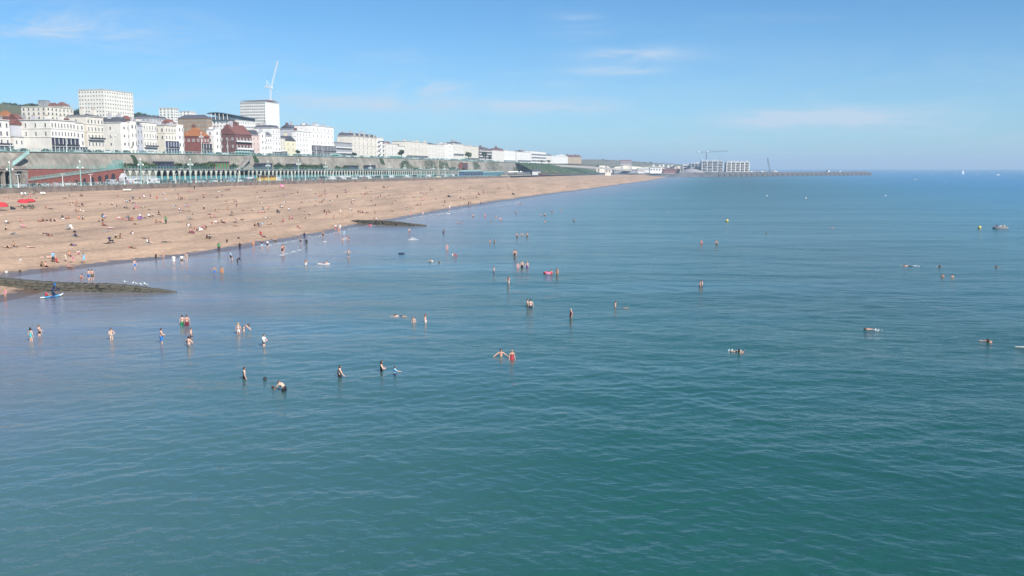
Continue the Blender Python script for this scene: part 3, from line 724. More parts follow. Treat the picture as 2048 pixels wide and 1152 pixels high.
def ivy(px0, px1, y_top, y_bot, label, n=420, taper=0.0, mat=LEAF3, seed=0):
    """ivy hanging on the wall: leaves in front of the real wall face, with a few stems"""
    rnd = random.Random(700 + seed + px0)
    a = at_p(px0, y_top, P_CLIFF1); b = at_p(px1, y_top, P_CLIFF1); sa, sb = to_sp(a)[0], to_sp(b)[0]
    c = at_p((px0 + px1) / 2, y_bot, P_CLIFF0 + 1); zt, zb = min(a.z, z_upper(sa) + .3), c.z
    root = thing('ivy', sp(sa, P_CLIFF0, zb), PROM_ROT, None, 'ivy', 'ivy on the retaining wall'); W = sb - sa; H = max(zt - zb, 1)
    zb0 = z_deck(sa) - 1; HH = z_upper(sa) - zb0
    mb = MB()
    for _ in range(n):
        v = rnd.random(); ww = 1 - taper * v
        u = .5 + (rnd.random() - .5) * ww + .05 * math.sin(v * 9 + seed)
        t = max(0, min(1, (zb + v * H - zb0) / HH)); y = 4 * t ** 1.2 - .15 - rnd.uniform(0, .5)
        k = rnd.uniform(.25, .6); x = u * W; z = v * H
        nn = Vector((rnd.uniform(-.6, .6), -1, rnd.uniform(-.3, .8))).normalized(); uu = nn.orthogonal().normalized(); vv = nn.cross(uu)
        p = Vector((x, y, z)); mb.quad([p - uu * k, p - vv * k, p + uu * k, p + vv * k])
    mb.build('leaves', mat, root)
    st = MB()
    for k in range(4):
        x = W * (k + .5) / 4; st.tube([(x, 4 * max(0, (zb - zb0) / HH) ** 1.2 - .2, 0), (x + .4, 4 * max(0, min(1, (zb + H * .5 - zb0) / HH)) ** 1.2 - .2, H * .5)], [.08, .03], 4)
    st.build('stem', BARK, root)
    later(root, label, px0)
for k, (a, b, t, bt, tp) in enumerate(((789, 822, 321, 337, .75), (843, 867, 321, 338, .1), (871, 893, 322, 337, .1), (918, 924, 325, 338, .3), (943, 956, 324, 338, .2), (965, 1001, 324, 339, .35), (1021, 1036, 333, 346, .4), (1038, 1052, 330, 345, .3), (757, 764, 317, 328, .0), (258, 266, 311, 326, .2), (503, 512, 312, 324, .4))):
    ivy(a, b, t, bt, 'dark green ivy hanging down the retaining wall', 420 if b - a > 12 else 180, tp, LEAF3, k)
def deck_shrubs(px0, px1, n, hh, k0):
    for i in range(n):
        px = px0 + (px1 - px0) * (i + random.uniform(.2, .8)) / n
        s, _ = to_sp(at_p(px, 336, P_ARC + 7)); h = hh * random.uniform(.75, 1.15)
        shrub(px, sp(s, P_ARC + random.uniform(5.6, 8.2), z_deck(s) - .1), (h * 1.5, h * 1.2, h * 1.2), 'green shrub on the arcade deck ' + place_on_prom(px), 'shrubs on the arcade deck', i + k0)
def place_on_prom(px):
    for x, t in ((60, 'by the stone colonnade'), (245, 'by the red ramp'), (330, 'above the pale infilled arches'), (430, 'near the red shelter'), (520, 'near the concrete stair'), (640, 'above the yellow carriage'), (770, 'near the dark deck shelters'), (930, 'towards the far arches')):
        if px < x: return t
    return 'beyond the arcade'
deck_shrubs(248, 312, 7, 1.75, 0); deck_shrubs(356, 372, 2, 1.9, 1); deck_shrubs(386, 426, 6, 1.9, 2); deck_shrubs(461, 474, 2, 1.8, 4)
deck_shrubs(548, 584, 6, 1.8, 1); deck_shrubs(600, 656, 7, 2.0, 3); deck_shrubs(668, 694, 4, 1.6, 2); deck_shrubs(826, 840, 3, 1.5, 0); deck_shrubs(900, 926, 4, 1.5, 5)
# the green mound at the far end
def mound():
    rnd = random.Random(5); mb = MB(); root = None
    sA, sB = to_sp(at_p(1048, 335, 268))[0], to_sp(at_p(1185, 338, 262))[0]
    ss = [sA + (sB - sA) * i / 40 for i in range(41)]
    def zt(s):
        u = (s - sA) / (sB - sA); return lerp([(0, 22.3), (.3, 21.5), (.7, 19.5), (1, 12)], u)
    v, f = [], []
    for s in ss:
        for t in (0, .25, .5, .75, 1): q = sp(s, 246 + 38 * t, z_road(s) + (zt(s) - z_road(s)) * math.sin(t * math.pi / 2) ** 1.2 + rnd.uniform(-.3, .3)); v.append(tuple(q))
    for i in range(40):
        for j in range(4): a = i * 5 + j; f.append((a, a + 1, a + 6, a + 5))
    me = bpy.data.meshes.new('embankment'); me.from_pydata(v, [], f); me.materials.append(GRASS)
    if sum(p.normal.z for p in me.polygons) < 0: me.flip_normals()
    link('embankment', me, kind='structure', label='steep green embankment beyond the end of the arcade')
    lv = MB()
    for _ in range(5200):
        s = rnd.uniform(sA, sB); t = rnd.random() ** 1.0; z = z_road(s) + (zt(s) - z_road(s)) * math.sin(t * math.pi / 2) ** 1.2
        q = sp(s, 246 + 38 * t, z + rnd.uniform(0, 1.3)); k = rnd.uniform(.5, 1.2)
        nn = Vector((rnd.uniform(-.4, 1), rnd.uniform(-1, .2), rnd.uniform(.1, 1))).normalized(); u = nn.orthogonal().normalized(); w = nn.cross(u)
        lv.quad([q - u * k, q - w * k, q + u * k, q + w * k])
    lv.build('scrub', LEAF3, None, kind='stuff', label='dense green scrub covering the embankment')
mound()
# ------------------------------------------------------------------ left end: colonnade, ramp, brick arches
def arch_panel(mb, x, w, h, y, m, n=8):
    pts = [(x - w / 2, 0), (x + w / 2, 0), (x + w / 2, h - w / 2)]
    pts += [(x + w / 2 * math.cos(math.pi * k / n), h - w / 2 + w / 2 * math.sin(math.pi * k / n)) for k in range(1, n)] + [(x - w / 2, h - w / 2)]
    mb.quad([(a, y, b) for a, b in pts], m)
def ring(mb, x, w, h, t, y0, y1, m, n=10):
    def prof(w, h): return [(x - w / 2, 0)] + [(x - w / 2 * math.cos(math.pi * k / n), h - w / 2 + w / 2 * math.sin(math.pi * k / n)) for k in range(n + 1)] + [(x + w / 2, 0)]
    a, b = prof(w, h), prof(w + 2 * t, h + t)
    for k in range(len(a) - 1):
        mb.quad([(a[k][0], y0, a[k][1]), (a[k + 1][0], y0, a[k + 1][1]), (b[k + 1][0], y0, b[k + 1][1]), (b[k][0], y0, b[k][1])], m)
        mb.quad([(a[k][0], y0, a[k][1]), (a[k][0], y1, a[k][1]), (a[k + 1][0], y1, a[k + 1][1]), (a[k + 1][0], y0, a[k + 1][1])], m)
        mb.quad([(b[k][0], y1, b[k][1]), (b[k][0], y0, b[k][1]), (b[k + 1][0], y0, b[k + 1][1]), (b[k + 1][0], y1, b[k + 1][1])], m)
def left_end():
    P = 261.0
    s_of = lambda px: to_sp(at_p(px, 345, P))[0]
    # colonnade
    sA, sB = s_of(-70), s_of(55); zb = z_road(sA) - .1; zt = at_p(30, 336.5, P).z; W = sB - sA
    root = thing('colonnade', sp(sA, P, zb), PROM_ROT, 'grey stone colonnade with dark openings beside the red ramp', 'colonnade'); H = zt - zb
    mb = MB(); mb.box(0, W, 0, 12, H - 1.1, H); mb.box(0, W, -.3, -.003, H - .35, H); mb.box(0, W, -.2, -.003, H - 1.15, H - .95); mb.build('entablature', STONE, root)
    mb = MB(); mb.box(0, W, 4, 4.3, 0, H - 1.1); mb.build('interior_shade', pm('painted interior shade', (.03, .028, .035), .9), root)  # sheet behind the piers, the shade inside put into its colour
    mb = MB(); mb.box(0, W, .2, 12, H + .003, H + .8); mb.build('parapet', STONE, root)
    for px, wd in ((-40, 1.2), (8, .9), (28, 2.6), (50, 2.8)):
        mb = MB(); x = s_of(px) - sA; mb.box(x - wd / 2, x + wd / 2, 0, 1.4, 0, H - 1.15); mb.box(x - wd / 2 - .15, x + wd / 2 + .15, -.15, 1.5, H - 1.5, H - 1.152); mb.build('pier', STONE, root)
    # red wall behind the ramp
    Pw = 267.0; s_w = lambda px: to_sp(at_p(px, 345, Pw))[0]
    sA, sB = s_w(52), ARC_S0 - .1; zb = z_road(sA) - .1; W = sB - sA
    root = thing('brick_wall', sp(sA, Pw, zb), PROM_ROT, 'red brick wall behind the sloping turquoise ramp', 'wall')
    zt = z_deck(sA) - .2 - zb
    mb = MB(); mb.box(0, W, 0, .6, 0, zt); mb.build('brickwork', BRICK, root)
    mb = MB(); mb.box(-.1, W, -.2, 10.5, zt + .003, zt + .22); mb.build('deck_edge', CONC, root)
    posts = [sA + 1 + i * 2.6 for i in range(int((W - 1) / 2.6))]
    railing('railing', 'turquoise railing above the red brick wall', posts, Pw - .1, lambda s: zb + zt + .22, 1.25, TURQ, [(1, .05), (.6, .035), (.3, .035)], .055)
    # ramp
    Pr = 262.5; a = at_p(62, 361.5, Pr); b = at_p(243, 337.5, Pr); sa, za = to_sp(a)[0], a.z; sb, zb2 = to_sp(b)[0], b.z
    zg = z_road(sa) - .1; W = sb - sa
    root = thing('ramp', sp(sa, Pr, zg), PROM_ROT, 'brick ramp with turquoise railing climbing from the road to the deck', 'ramp')
    mb = MB(); mb.prism([(0, 0), (W, 0), (W, zb2 - zg), (0, max(.1, za - zg))], 0, 4.0); mb.build('brick_side', BRICK, root)
    mb = MB(); mb.prism([(0, za - zg + .003), (W, zb2 - zg + .003), (W, zb2 - zg + .25), (0, za - zg + .25)], -.2, 4.1); mb.build('ramp_slab', CONC, root)
    def zr(x): return za - zg + .25 + (zb2 - za) * x / W
    pmb = MB(); pmb.box(-.05, .05, -.05, .05, 0, 1.2); pmesh = pmb.mesh('ramp_post', TURQ); k = 0.3
    while k < W: link('post', pmesh, root, (k, -.1, zr(k))); k += 2.6
    for fr in (.12, .3, .48, .66, .84, 1.0):
        r = MB(); r.tube([(0, -.1, zr(0) + 1.2 * fr), (W, -.1, zr(W) + 1.2 * fr)], .045, 4); r.build('rail', TURQ, root)
    for px, wd, h in ((152, 1.6, 2.0), (168, 1.8, 2.6), (184, 2.0, 3.0), (199, 2.2, 3.5), (213, 2.3, 3.9), (226, 2.6, 4.4)):
        x = to_sp(at_p(px, 355, Pr))[0] - sa
        mb = MB(); ring(mb, x, wd, h, .3, -.16, 0, 1); arch_panel(mb, x, wd, h, -.01, 0); mb.build('painted_arch_recess', [pm('painted recess shade', (.035, .035, .045), .7), BRICK], root)  # flat dark panel inside each brick ring; recess shade put into its colour
    # pale gable-fronted bay between the ramp and the arcade
    x0 = to_sp(at_p(234, 350, 262.2))[0]
    g = thing('kiosk', sp(x0, 262.2, zg), PROM_ROT, 'pale grey kiosk with pointed front at the foot of the first arch', 'kiosk')
    mb = MB(); mb.prism([(.7, 0), (4.5, 0), (4.5, 2.6), (2.6, 4.5), (.7, 2.6)], -2.2, -.3); mb.build('body', LGREY, g)
    mb = MB(); ring(mb, 2.6, 1.7, 3.0, .2, -2.32, -2.2, 1); arch_panel(mb, 2.6, 1.7, 3.0, -2.22, 0); mb.build('doorway', [GLASS, WHITE], g)
    # netting fence on the deck
    a = to_sp(at_p(214, 335, 266.5))[0]; b = to_sp(at_p(246, 335, 266.5))[0]; zf = z_deck(a)
    g = thing('mesh_fence', sp(a, 266.3, zf), PROM_ROT, 'tall turquoise mesh fence at the head of the ramp', 'fence')
    for i in range(7):
        x = (b - a) * i / 6; mb = MB(); mb.box(x - .06, x + .06, -.06, .06, 0, 4.0 if i > 2 else 2.0 + i * .6); mb.build('post', TURQ, g)
    nm = MB()
    for i in range(26):
        x = (b - a) * (i + .5) / 26; nm.box(x - .03, x + .03, -.02, .02, 0, 3.9 if i > 9 else 2 + i * .18)
    for j in range(9): nm.box((b - a) * (.3 if j > 4 else 0), b - a, -.022, .022, .3 + j * .42, .36 + j * .42)
    nm.build('netting', TURQ, g)
left_end()
def wall_stair(px0, py0, px1, py1, label, rail):
    P = P_CLIFF0 + .5
    a = at_p(px0, py0, P); b = at_p(px1, py1, P); sa, sb = to_sp(a)[0], to_sp(b)[0]
    root = thing('stair', sp(sa, P, a.z), PROM_ROT, label, 'stair'); n = 26; W = sb - sa; H = b.z - a.z
    for k in range(n):
        x = W * k / n; mb = MB(); mb.box(min(x, x + W / n), max(x, x + W / n), -1.6, 3.5, H * k / n - 1.0, H * (k + 1) / n); mb.build('step', CONC, root)
    mb = MB(); mb.prism([(0, -.6), (W, H - .6), (W, H + .9), (0, .9)] if W > 0 else [(W, H - .6), (0, -.6), (0, .9), (W, H + .9)], -1.8, -1.603); mb.build('balustrade', rail, root)
wall_stair(18, 329, 51, 304.5, 'stair with turquoise balustrade up the wall above the colonnade', TURQL)
wall_stair(481, 332, 499, 311, 'plain concrete stair climbing the retaining wall', CONC)
def deck_shelter(px0, px1, y_top, label, mat, doors=None, P=P_ARC + 5.5):
    s0 = to_sp(at_p(px0, 330, P))[0]; s1 = to_sp(at_p(px1, 330, P))[0]; z0 = z_deck(s0); zt = at_p((px0 + px1) / 2, y_top, P).z; H = max(zt - z0, 2.0); W = s1 - s0
    o = thing('shelter', sp(s0, P, z0), PROM_ROT, label, 'shelter')
    mb = MB(); mb.box(.3, W - .3, .3, 4, 0, H - .5); mb.build('wall', mat, o)
    mb = MB(); mb.prism([(0, H - .5), (W, H - .5), (W - .9, H), (.9, H)], -.2, 4.3); mb.build('roof', SLATE if mat is not BRICK else RDTILE, o)
    n = max(2, int(W / 3))
    for i in range(n):
        mb = MB(); x = .6 + (W - 1.2) * (i + .5) / n; mb.box(x - .9, x + .9, .22, .297, .2, H - .9); mb.build('shutter', doors or DGLASS, o)
deck_shelter(319, 350, 322.5, 'dark boarded shelter on the deck beside the first open arches', pm('dark boards', (.045, .048, .07), .6))
deck_shelter(430, 460, 323, 'red shelter with a green front on the arcade deck', pm('red paint', (.30, .05, .045), .6), pm('green paint', (.06, .25, .10), .6))
deck_shelter(520, 546, 326, 'long dark shelter on the deck just past the concrete stair', pm('dark boards', (.045, .048, .07), .6))
deck_shelter(583, 596, 327, 'short dark shelter between deck shrubs above the carriage', pm('dark boards', (.045, .048, .07), .6))
deck_shelter(697, 718, 330.5, 'dark shelter with a pale roof edge below the cream hotel', pm('dark boards', (.045, .048, .07), .6))
deck_shelter(737, 752, 330, 'small dark shelter farthest along the arcade deck', pm('dark boards', (.045, .048, .07), .6))
deck_shelter(925, 936, 326, 'red brick entrance hall set against the wall near the pavilion', BRICK, IRON, P_ARC + 6)
# ------------------------------------------------------------------ buildings
def _win_mesh(name, glass, frame, bars=1, ledge=True):
    mb = MB(); t = .10
    mb.quad([(-.5, -.03, 0), (.5, -.03, 0), (.5, -.03, 1), (-.5, -.03, 1)], 0)
    mb.box(-.5 - t, -.5, -.12, .0, -.04, 1.04, 1); mb.box(.5, .5 + t, -.12, .0, -.04, 1.04, 1)
    mb.box(-.5, .5, -.12, .0, 1.0, 1.05, 1)
    if ledge: mb.box(-.62, .62, -.22, .0, -.07, -.001, 1)
    if bars: mb.box(-.5, .5, -.07, -.031, .48, .53, 1)
    return mb.mesh(name, [glass, frame])
WINS = {'sash': _win_mesh('window_sash', GLASS, FRAME), 'plain': _win_mesh('window_plain', GLASS, FRAME, 0, False),
        'white': _win_mesh('window_white', pm('bright window glass', (.30, .33, .36), .3, .2), FRAME), 'dark': _win_mesh('window_dark', DGLASS, IRON, 0, False)}
WINS['sash2'] = _win_mesh('window_curtain', pm('curtained glass', (.28, .27, .25), .4, .25, .9), FRAME); WINS['sash3'] = _win_mesh('window_blind', pm('half blind glass', (.15, .155, .17), .3, .4, .9), FRAME)
WINS['plain2'] = _win_mesh('window_plain_pale', pm('curtained glass', (.28, .27, .25), .4, .25, .9), FRAME, 0, False); WINS['plain3'] = _win_mesh('window_plain_mid', pm('half blind glass', (.15, .155, .17), .3, .4, .9), FRAME, 0, False)
RW = random.Random(31)
def pick(w):
    if w in ('sash', 'plain'): return WINS[w + RW.choice(('', '', '2', '3', '3'))]
    return WINS[w]
BOFF = 0.004
def building(name, label, xa, xb, ytop, floors, bays, wall=WHITE, xs=None, sb=0, roof='flat', rmat=SLATE, rh=3.0, pf=P_FRONT, zb=None, depth=14.0,
             win='sash', ww=.95, wh=1.55, bow=0, verandah=0, balc=(), corn=(1,), chim=2, swin=None, dormer=0, cat='house', group='seafront buildings', skip=(), vmat=None, ysamp=None, base_f=0):
    """xa..xb: the sea front in the picture, xs: back edge of the visible side wall, ytop: parapet height at xa"""
    a = at_p(xa, ytop, pf); b = at_p(xb, ytop, pf); s0, s1 = to_sp(a)[0], to_sp(b)[0]; zt = a.z
    if zb is None: zb = z_land(s0, pf) - .3
    if xs is not None:
        tt = (xs - 1024) / F * math.cos(PHI); pb = s0 * (ST - tt * CT) / (CT + tt * ST); depth = max(3.0, pb - pf)
    W = s1 - s0 - .06; H = zt - zb
    root = thing(name, sp(s0, pf, zb), PROM_ROT, label, cat, group)
    fh = H / floors
    mb = MB(); mb.box(0, W, 0, depth, -4 if pf > 330 else -1, H)
    mb.build('wall', wall, root)
    # cornices and parapet
    for k in corn:
        z = H - fh * (k - 1) - (0 if k > 1 else .0)
        mb = MB()
        if k == 1: mb.box(-.35, W + .02, -.35, depth * .98, z + BOFF, z + .28)
        else:
            mb.box(-.16, W, -.18, -BOFF, z - .12, z + .12); mb.box(-.16, -BOFF, -.17, depth, z - .12, z + .12)
        mb.build('cornice', wall, root)
    ztop = H + (.28 if 1 in corn else 0)
    wm = WINS[win]; used = []
    vfl = verandah
    # bow fronts: half-round bays with their own windows
    bowx = []
    if bow:
        for i in range(bow):
            cx = W * (i + .5) / bow; rw = min(W / bow * .38, 2.6); bowx.append((cx, rw))
            mb = MB(); prof = []; N = 7
            hb = H - (fh if bow == 1 and floors > 4 else .1)
            pts = [(cx + rw * math.cos(math.pi + math.pi * k / N), -rw * .75 * math.sin(math.pi * k / N)) for k in range(N + 1)]
            bi = len(mb.v)
            for x, y in pts: mb.v += [(x, y - BOFF, 0), (x, y - BOFF, hb)]
            for k in range(N): mb.f.append((bi + 2 * k, bi + 2 * k + 2, bi + 2 * k + 3, bi + 2 * k + 1)); mb.m.append(0)
            mb.f.append(tuple(bi + 2 * k + 1 for k in range(N + 1))); mb.m.append(0)
            by = mb.build('bow_bay', wall, root)
            for fl in range(base_f, floors):
                z = fh * fl + fh * .22
                if z + wh > hb: continue
                for k in (1, 3, 5):
                    x0, y0 = pts[k]; x1, y1 = pts[k + 1]; an = math.atan2(y1 - y0, x1 - x0)
                    link('window', pick(win), by, ((x0 + x1) / 2 + math.sin(an) * .02, (y0 + y1) / 2 - BOFF - math.cos(an) * .02, z), (0, 0, an), (min(ww, .8), 1, min(wh * 1.1, fh * .62)))
    for fl in range(base_f, floors):
        z = fh * fl + fh * .22
        if fl < vfl: continue
        for i in range(bays):
            x = W * (i + .5) / bays
            if any(abs(x - c) < r + .3 for c, r in bowx) or (fl, i) in skip: continue
            link('window', pick(win), root, (x, -.01, z), None, (min(ww, W / bays * .62), 1, min(wh, fh * .62)))
        n = swin if swin is not None else floors
        if sb and fl >= floors - n:
            for i in range(sb):
                link('window', pick(win), root, (-.01, depth * (i + .5) / sb, z), (0, 0, -R(90)), (min(ww, depth / sb * .6), 1, min(wh, fh * .62)))
    if verandah:
        zz = fh * verandah; vm = vmat or DGLASS
        mb = MB(); mb.box(.2, W - .2, -1.6, -BOFF, .2, zz - .45); vr = mb.build('verandah', vm, root)
        n = max(3, int(W / 2.6))
        for i in range(n + 1):
            x = .2 + (W - .4) * i / n; mb = MB(); mb.box(x - .12, x + .12, -1.78, -1.604, 0, zz - .45); mb.build('post', FRAME, vr)
        for fl in range(1, verandah + 1):
            mb = MB(); mb.box(0, W, -2.0, -BOFF * 2, fh * fl - .4, fh * fl - .22); mb.build('canopy' if fl == verandah else 'balcony', LGREY if fl == verandah else FRAME, vr)
            if fl < verandah:
                mb = MB(); mb.box(.1, W - .1, -1.95, -1.9, fh * fl - .21, fh * fl + .7); mb.build('balustrade', IRON, vr)
    for fl in balc:
        z = fh * fl
        mb = MB(); mb.box(.3, W - .3, -1.1, -BOFF, z - .12, z + .06); bo = mb.build('balcony', FRAME, root)
        mb = MB(); mb.box(.3, W - .3, -1.1, -1.05, z + .064, z + .9); mb.build('balustrade', IRON if wall in (WHITE, WHITE2, CREAM) else FRAME, bo)
    # roof
    ro = None
    if roof == 'mansard':
        mb = MB(); z = ztop + BOFF
        b = [(.4, .4), (W - .4, .4), (W - .4, depth - .4), (.4, depth - .4)]; i0 = 1.4
        t = [(i0, i0), (W - i0, i0), (W - i0, depth - i0), (i0, depth - i0)]
        mb.v += [(x, y, z) for x, y in b] + [(x, y, z + rh) for x, y in t]
        for f in ((0, 1, 5, 4), (1, 2, 6, 5), (2, 3, 7, 6), (3, 0, 4, 7), (4, 5, 6, 7)): mb.f.append(f); mb.m.append(0)
        ro = mb.build('roof', rmat, root)
    elif roof == 'hip':
        mb = MB(); z = ztop + BOFF; e = .4; q = min(W, depth) / 2
        r0, r1 = ((q, depth / 2), (W - q, depth / 2)) if W > depth else ((W / 2, q), (W / 2, depth - q))
        mb.v += [(-e, -e, z), (W + e, -e, z), (W + e, depth + e, z), (-e, depth + e, z), (r0[0], r0[1], z + rh), (r1[0], r1[1], z + rh)]
        fs = ((0, 1, 5, 4), (1, 2, 5), (2, 3, 4, 5), (3, 0, 4)) if W > depth else ((0, 1, 4), (1, 2, 5, 4), (2, 3, 5), (3, 0, 4, 5))
        for f in fs: mb.f.append(f); mb.m.append(0)
        ro = mb.build('roof', rmat, root)
    elif roof in ('gable', 'gablex'):
        mb = MB(); z = ztop + BOFF
        if roof == 'gable':      # ridge runs inland, gable to the sea
            mb.prism([(-.3, z - .02), (W + .3, z - .02), (W / 2, z + rh)], -.3, depth + .2)
        else:                    # ridge along the front, gable to the side
            mb.prism([(-.3, z - .02), (depth + .3, z - .02), (depth / 2, z + rh)], -.3, W + .2, axis='x')
        ro = mb.build('roof', rmat, root)
    else:
        mb = MB(); mb.box(.5, W - .4, .5, depth - .4, ztop + BOFF, ztop + .14); ro = mb.build('roof', LEAD, root)
    rnd = random.Random(int(xa * 10) + floors)
    for i in range(dormer):
        x = W * (i + .5) / dormer; mb = MB(); z = ztop + .15; mb.box(x - .9, x + .9, .1, 3, z, z + rh * .75); mb.box(x - .6, x + .6, .04, .097, z + .3, z + rh * .62, 1); mb.build('dormer', [wall, GLASS], ro)
    for i in range(chim):
        x = W * (i + .3 + .4 * rnd.random()) / max(chim, 1); y = depth * rnd.uniform(.3, .7); hh = (rh if roof != 'flat' else 0) + rnd.uniform(1.2, 2.2)
        mb = MB(); mb.box(x - .5, x + .5, y - 1.1, y + 1.1, ztop - .5, ztop + hh)
        for k in range(4): mb.cyl(x, y - .8 + k * .52, ztop + hh - .01, ztop + hh + .5, .15, .12, 6, 1)
        mb.build('chimney', [rnd.choice((wall, BROWNBR, LGREY)), ORTILE], ro)
    return root
B = building
# --- the sea front from left to right
B('townhouse', 'white townhouse at the left edge with iron-railed bow front', -32, 18, 238, 4, 4, WHITE, None, 0, balc=(1,), corn=(1, 3), chim=2, verandah=1)
B('gabled_house', 'pale grey gabled house wall behind the low white annexe', 21, 47, 249, 3, 0, LGREY, None, 0, 'gable', RDTILE, 2.6, pf=322, chim=1, corn=())
B('annexe', 'low plain white annexe beside the big corner hotel', 27, 47.5, 273, 2, 2, WHITE, None, 0, corn=(1,), chim=0, ww=.8, wh=1.2)
B('hotel', 'big white corner hotel with glazed verandahs and arched side door', 100, 150, 239.5, 4, 8, WHITE, 48, 3, corn=(1, 2, 3), verandah=2, chim=3, ww=.8, wh=1.6, cat='hotel')
B('townhouse', 'narrow white house joined to the right of the corner hotel', 150.3, 167, 245, 4, 2, WHITE, None, 0, corn=(1, 2), verandah=1, chim=1)
B('townhouse', 'tall cream house with dark hipped roof and dark balcony bay', 172, 206, 232.5, 5, 5, CREAM, 138, 1, 'hip', SLATE, 1.6, corn=(1, 2, 3), balc=(2,), chim=2, wh=1.4)
B('hotel', 'cream white house with blank side wall under a slate mansard', 240, 257, 245, 4, 2, WHITE, 206, 1, 'mansard', SLATE, 2.6, bow=1, corn=(1,), chim=2, swin=4, ww=.8, wh=1.1, cat='hotel')
B('townhouse', 'white bow-fronted house right of the slate mansard', 257.3, 272, 243.5, 4, 2, WHITE, None, 0, bow=1, corn=(1, 2), chim=1, balc=(1,))
B('townhouse', 'narrow grey white house with tall windows and grey roof', 272.3, 284.5, 251, 3, 2, LGREY, None, 0, 'mansard', SLATE, 2.0, corn=(1, 2), chim=1)
B('townhouse', 'four-storey cream terrace house with three windows a floor', 284.8, 312.5, 244, 4, 5, WHITE, None, 0, corn=(1, 2, 3), balc=(1,), chim=2, ww=.75)
B('townhouse', 'cream white house with a blue canopied verandah', 329, 352, 250.5, 4, 4, CREAM, 313, 2, corn=(1, 2), verandah=2, chim=2, vmat=pm('blue verandah', (.07, .085, .15), .4))
B('townhouse', 'white bow-fronted house beside the red brick house', 352.3, 365.5, 250, 4, 2, WHITE2, None, 0, bow=1, corn=(1, 2), chim=2)
B('brick_house', 'red brick house with an orange hipped roof', 401, 419, 273, 3, 3, BRICK, 366, 4, 'hip', ORTILE, 5.2, corn=(1,), verandah=2, chim=1, win='white', ww=1.1, vmat=pm('dark bay', (.06, .06, .07), .5))
B('townhouse', 'slim white house with round bow between two brick houses', 427, 441, 259, 4, 2, WHITE2, 416, 1, bow=1, corn=(1, 2), chim=3, wh=1.7)
B('gabled_house', 'brown brick gabled house with white front balconies', 470, 503, 268.5, 3, 5, BROWNBR, 441, 3, 'gablex', RDTILE, 6.5, corn=(), balc=(1, 2), chim=3, win='white', swin=2, verandah=1)
B('townhouse', 'pale pink house with a dark slate roof', 503.3, 519, 270.5, 4, 2, PINK, None, 0, 'mansard', SLATE, 3.2, corn=(1,), chim=1)
B('townhouse', 'white four-storey house right of the pink house', 519.3, 530, 265, 4, 2, WHITE2, None, 0, bow=1, corn=(1, 2), chim=1)
B('townhouse', 'low white house with a sloping grey roof and tall arched windows', 530.3, 543, 272, 3, 3, WHITE2, None, 0, 'gable', LEAD, 2.6, corn=(1, 2), chim=1)
B('townhouse', 'tall white corner house with a square stair tower', 543.3, 560, 256, 5, 3, WHITE2, None, 0, 'mansard', SLATE, 1.8, corn=(1, 2, 3), chim=1, verandah=1)
B('townhouse', 'low cream house with round-headed shopfront', 560.3, 570, 277, 3, 2, CREAM, None, 0, corn=(1, 2), chim=1, verandah=1)
B('gabled_house', 'pale yellow gabled house', 570.3, 591, 281, 3, 2, CREAM2, None, 0, 'gable', SLATE, 3.6, corn=(), chim=1)
B('townhouse', 'white house with curved relief windows and grey balcony stack', 591.3, 622, 262, 5, 5, WHITE2, 586, 0, corn=(1, 2), chim=3, skip=((3, 4), (2, 4), (1, 4)))
B('terrace', 'long white five-storey terrace over a dark glazed verandah', 622.3, 667, 250.5, 5, 6, WHITE2, None, 0, corn=(1, 2, 4), verandah=2, chim=4, wh=1.8)
B('apartment_house', 'low modern block with dark frames and glass balconies', 667.3, 703.5, 284.5, 3, 6, GREYR, None, 0, corn=(1,), balc=(1, 2), chim=0, win='white', ww=2.2, wh=1.9, cat='apartments')
B('hotel', 'large cream hotel with rounded corner balconies and dormers', 705, 754, 272, 5, 6, CREAM, None, 0, 'mansard', SLATE, 2.4, corn=(1, 3), chim=3, dormer=5, wh=2.0, cat='hotel')
B('hotel_wing', 'round-fronted white hotel corner with stacked balconies', 754.3, 766.5, 275, 5, 2, WHITE2, None, 0, bow=1, corn=(1,), balc=(1, 2, 3, 4), chim=1, cat='hotel')
B('townhouse', 'white house with tall white chimney beside the rounded hotel', 767, 795, 287, 4, 4, WHITE, None, 0, corn=(1, 2), chim=3)
B('townhouse', 'lower white house left of the five-storey cream block', 795.3, 811, 292, 4, 3, WHITE, None, 0, corn=(1, 2), chim=2)
B('apartment_house', 'square five-storey cream block standing above its neighbours', 811.3, 855, 282.5, 5, 6, CREAM, None, 0, corn=(1, 3), balc=(1,), chim=3, cat='apartments')
B('townhouse', 'white terrace house with a sloping dark roof end', 855.3, 873, 288.5, 4, 3, WHITE, None, 0, 'gablex', SLATE, 2.0, corn=(1, 2), chim=1)
B('townhouse', 'white terrace house with three close columns of dark windows', 873.3, 889, 288.5, 5, 4, WHITE, None, 0, corn=(1,), chim=1, wh=1.7)
B('townhouse', 'white bow-fronted terrace house of the middle row', 889.3, 906, 288, 4, 2, WHITE2, None, 0, bow=1, corn=(1, 2), chim=2)
B('townhouse', 'tall white house with an iron balcony before the dark tree', 906.3, 927, 287.5, 5, 4, WHITE, None, 0, corn=(1, 2), balc=(2,), chim=2)
B('townhouse', 'white house whose iron fire stair crosses the front', 927.3, 957, 291, 5, 5, CREAM, None, 0, corn=(1, 2), balc=(1,), chim=2)
B('apartment_house', 'brown block with curved white balconies on both ends', 957.3, 984, 297, 5, 4, pm('brown render', (.20, .16, .155), .8), None, 0, corn=(1,), balc=(1, 2, 3, 4), chim=0, win='white', cat='apartments')
B('townhouse', 'white house with reddish roof right of the brown balcony block', 984.3, 1008, 300.5, 4, 4, WHITE, None, 0, 'mansard', RDTILE, 1.8, corn=(1, 2), chim=1)
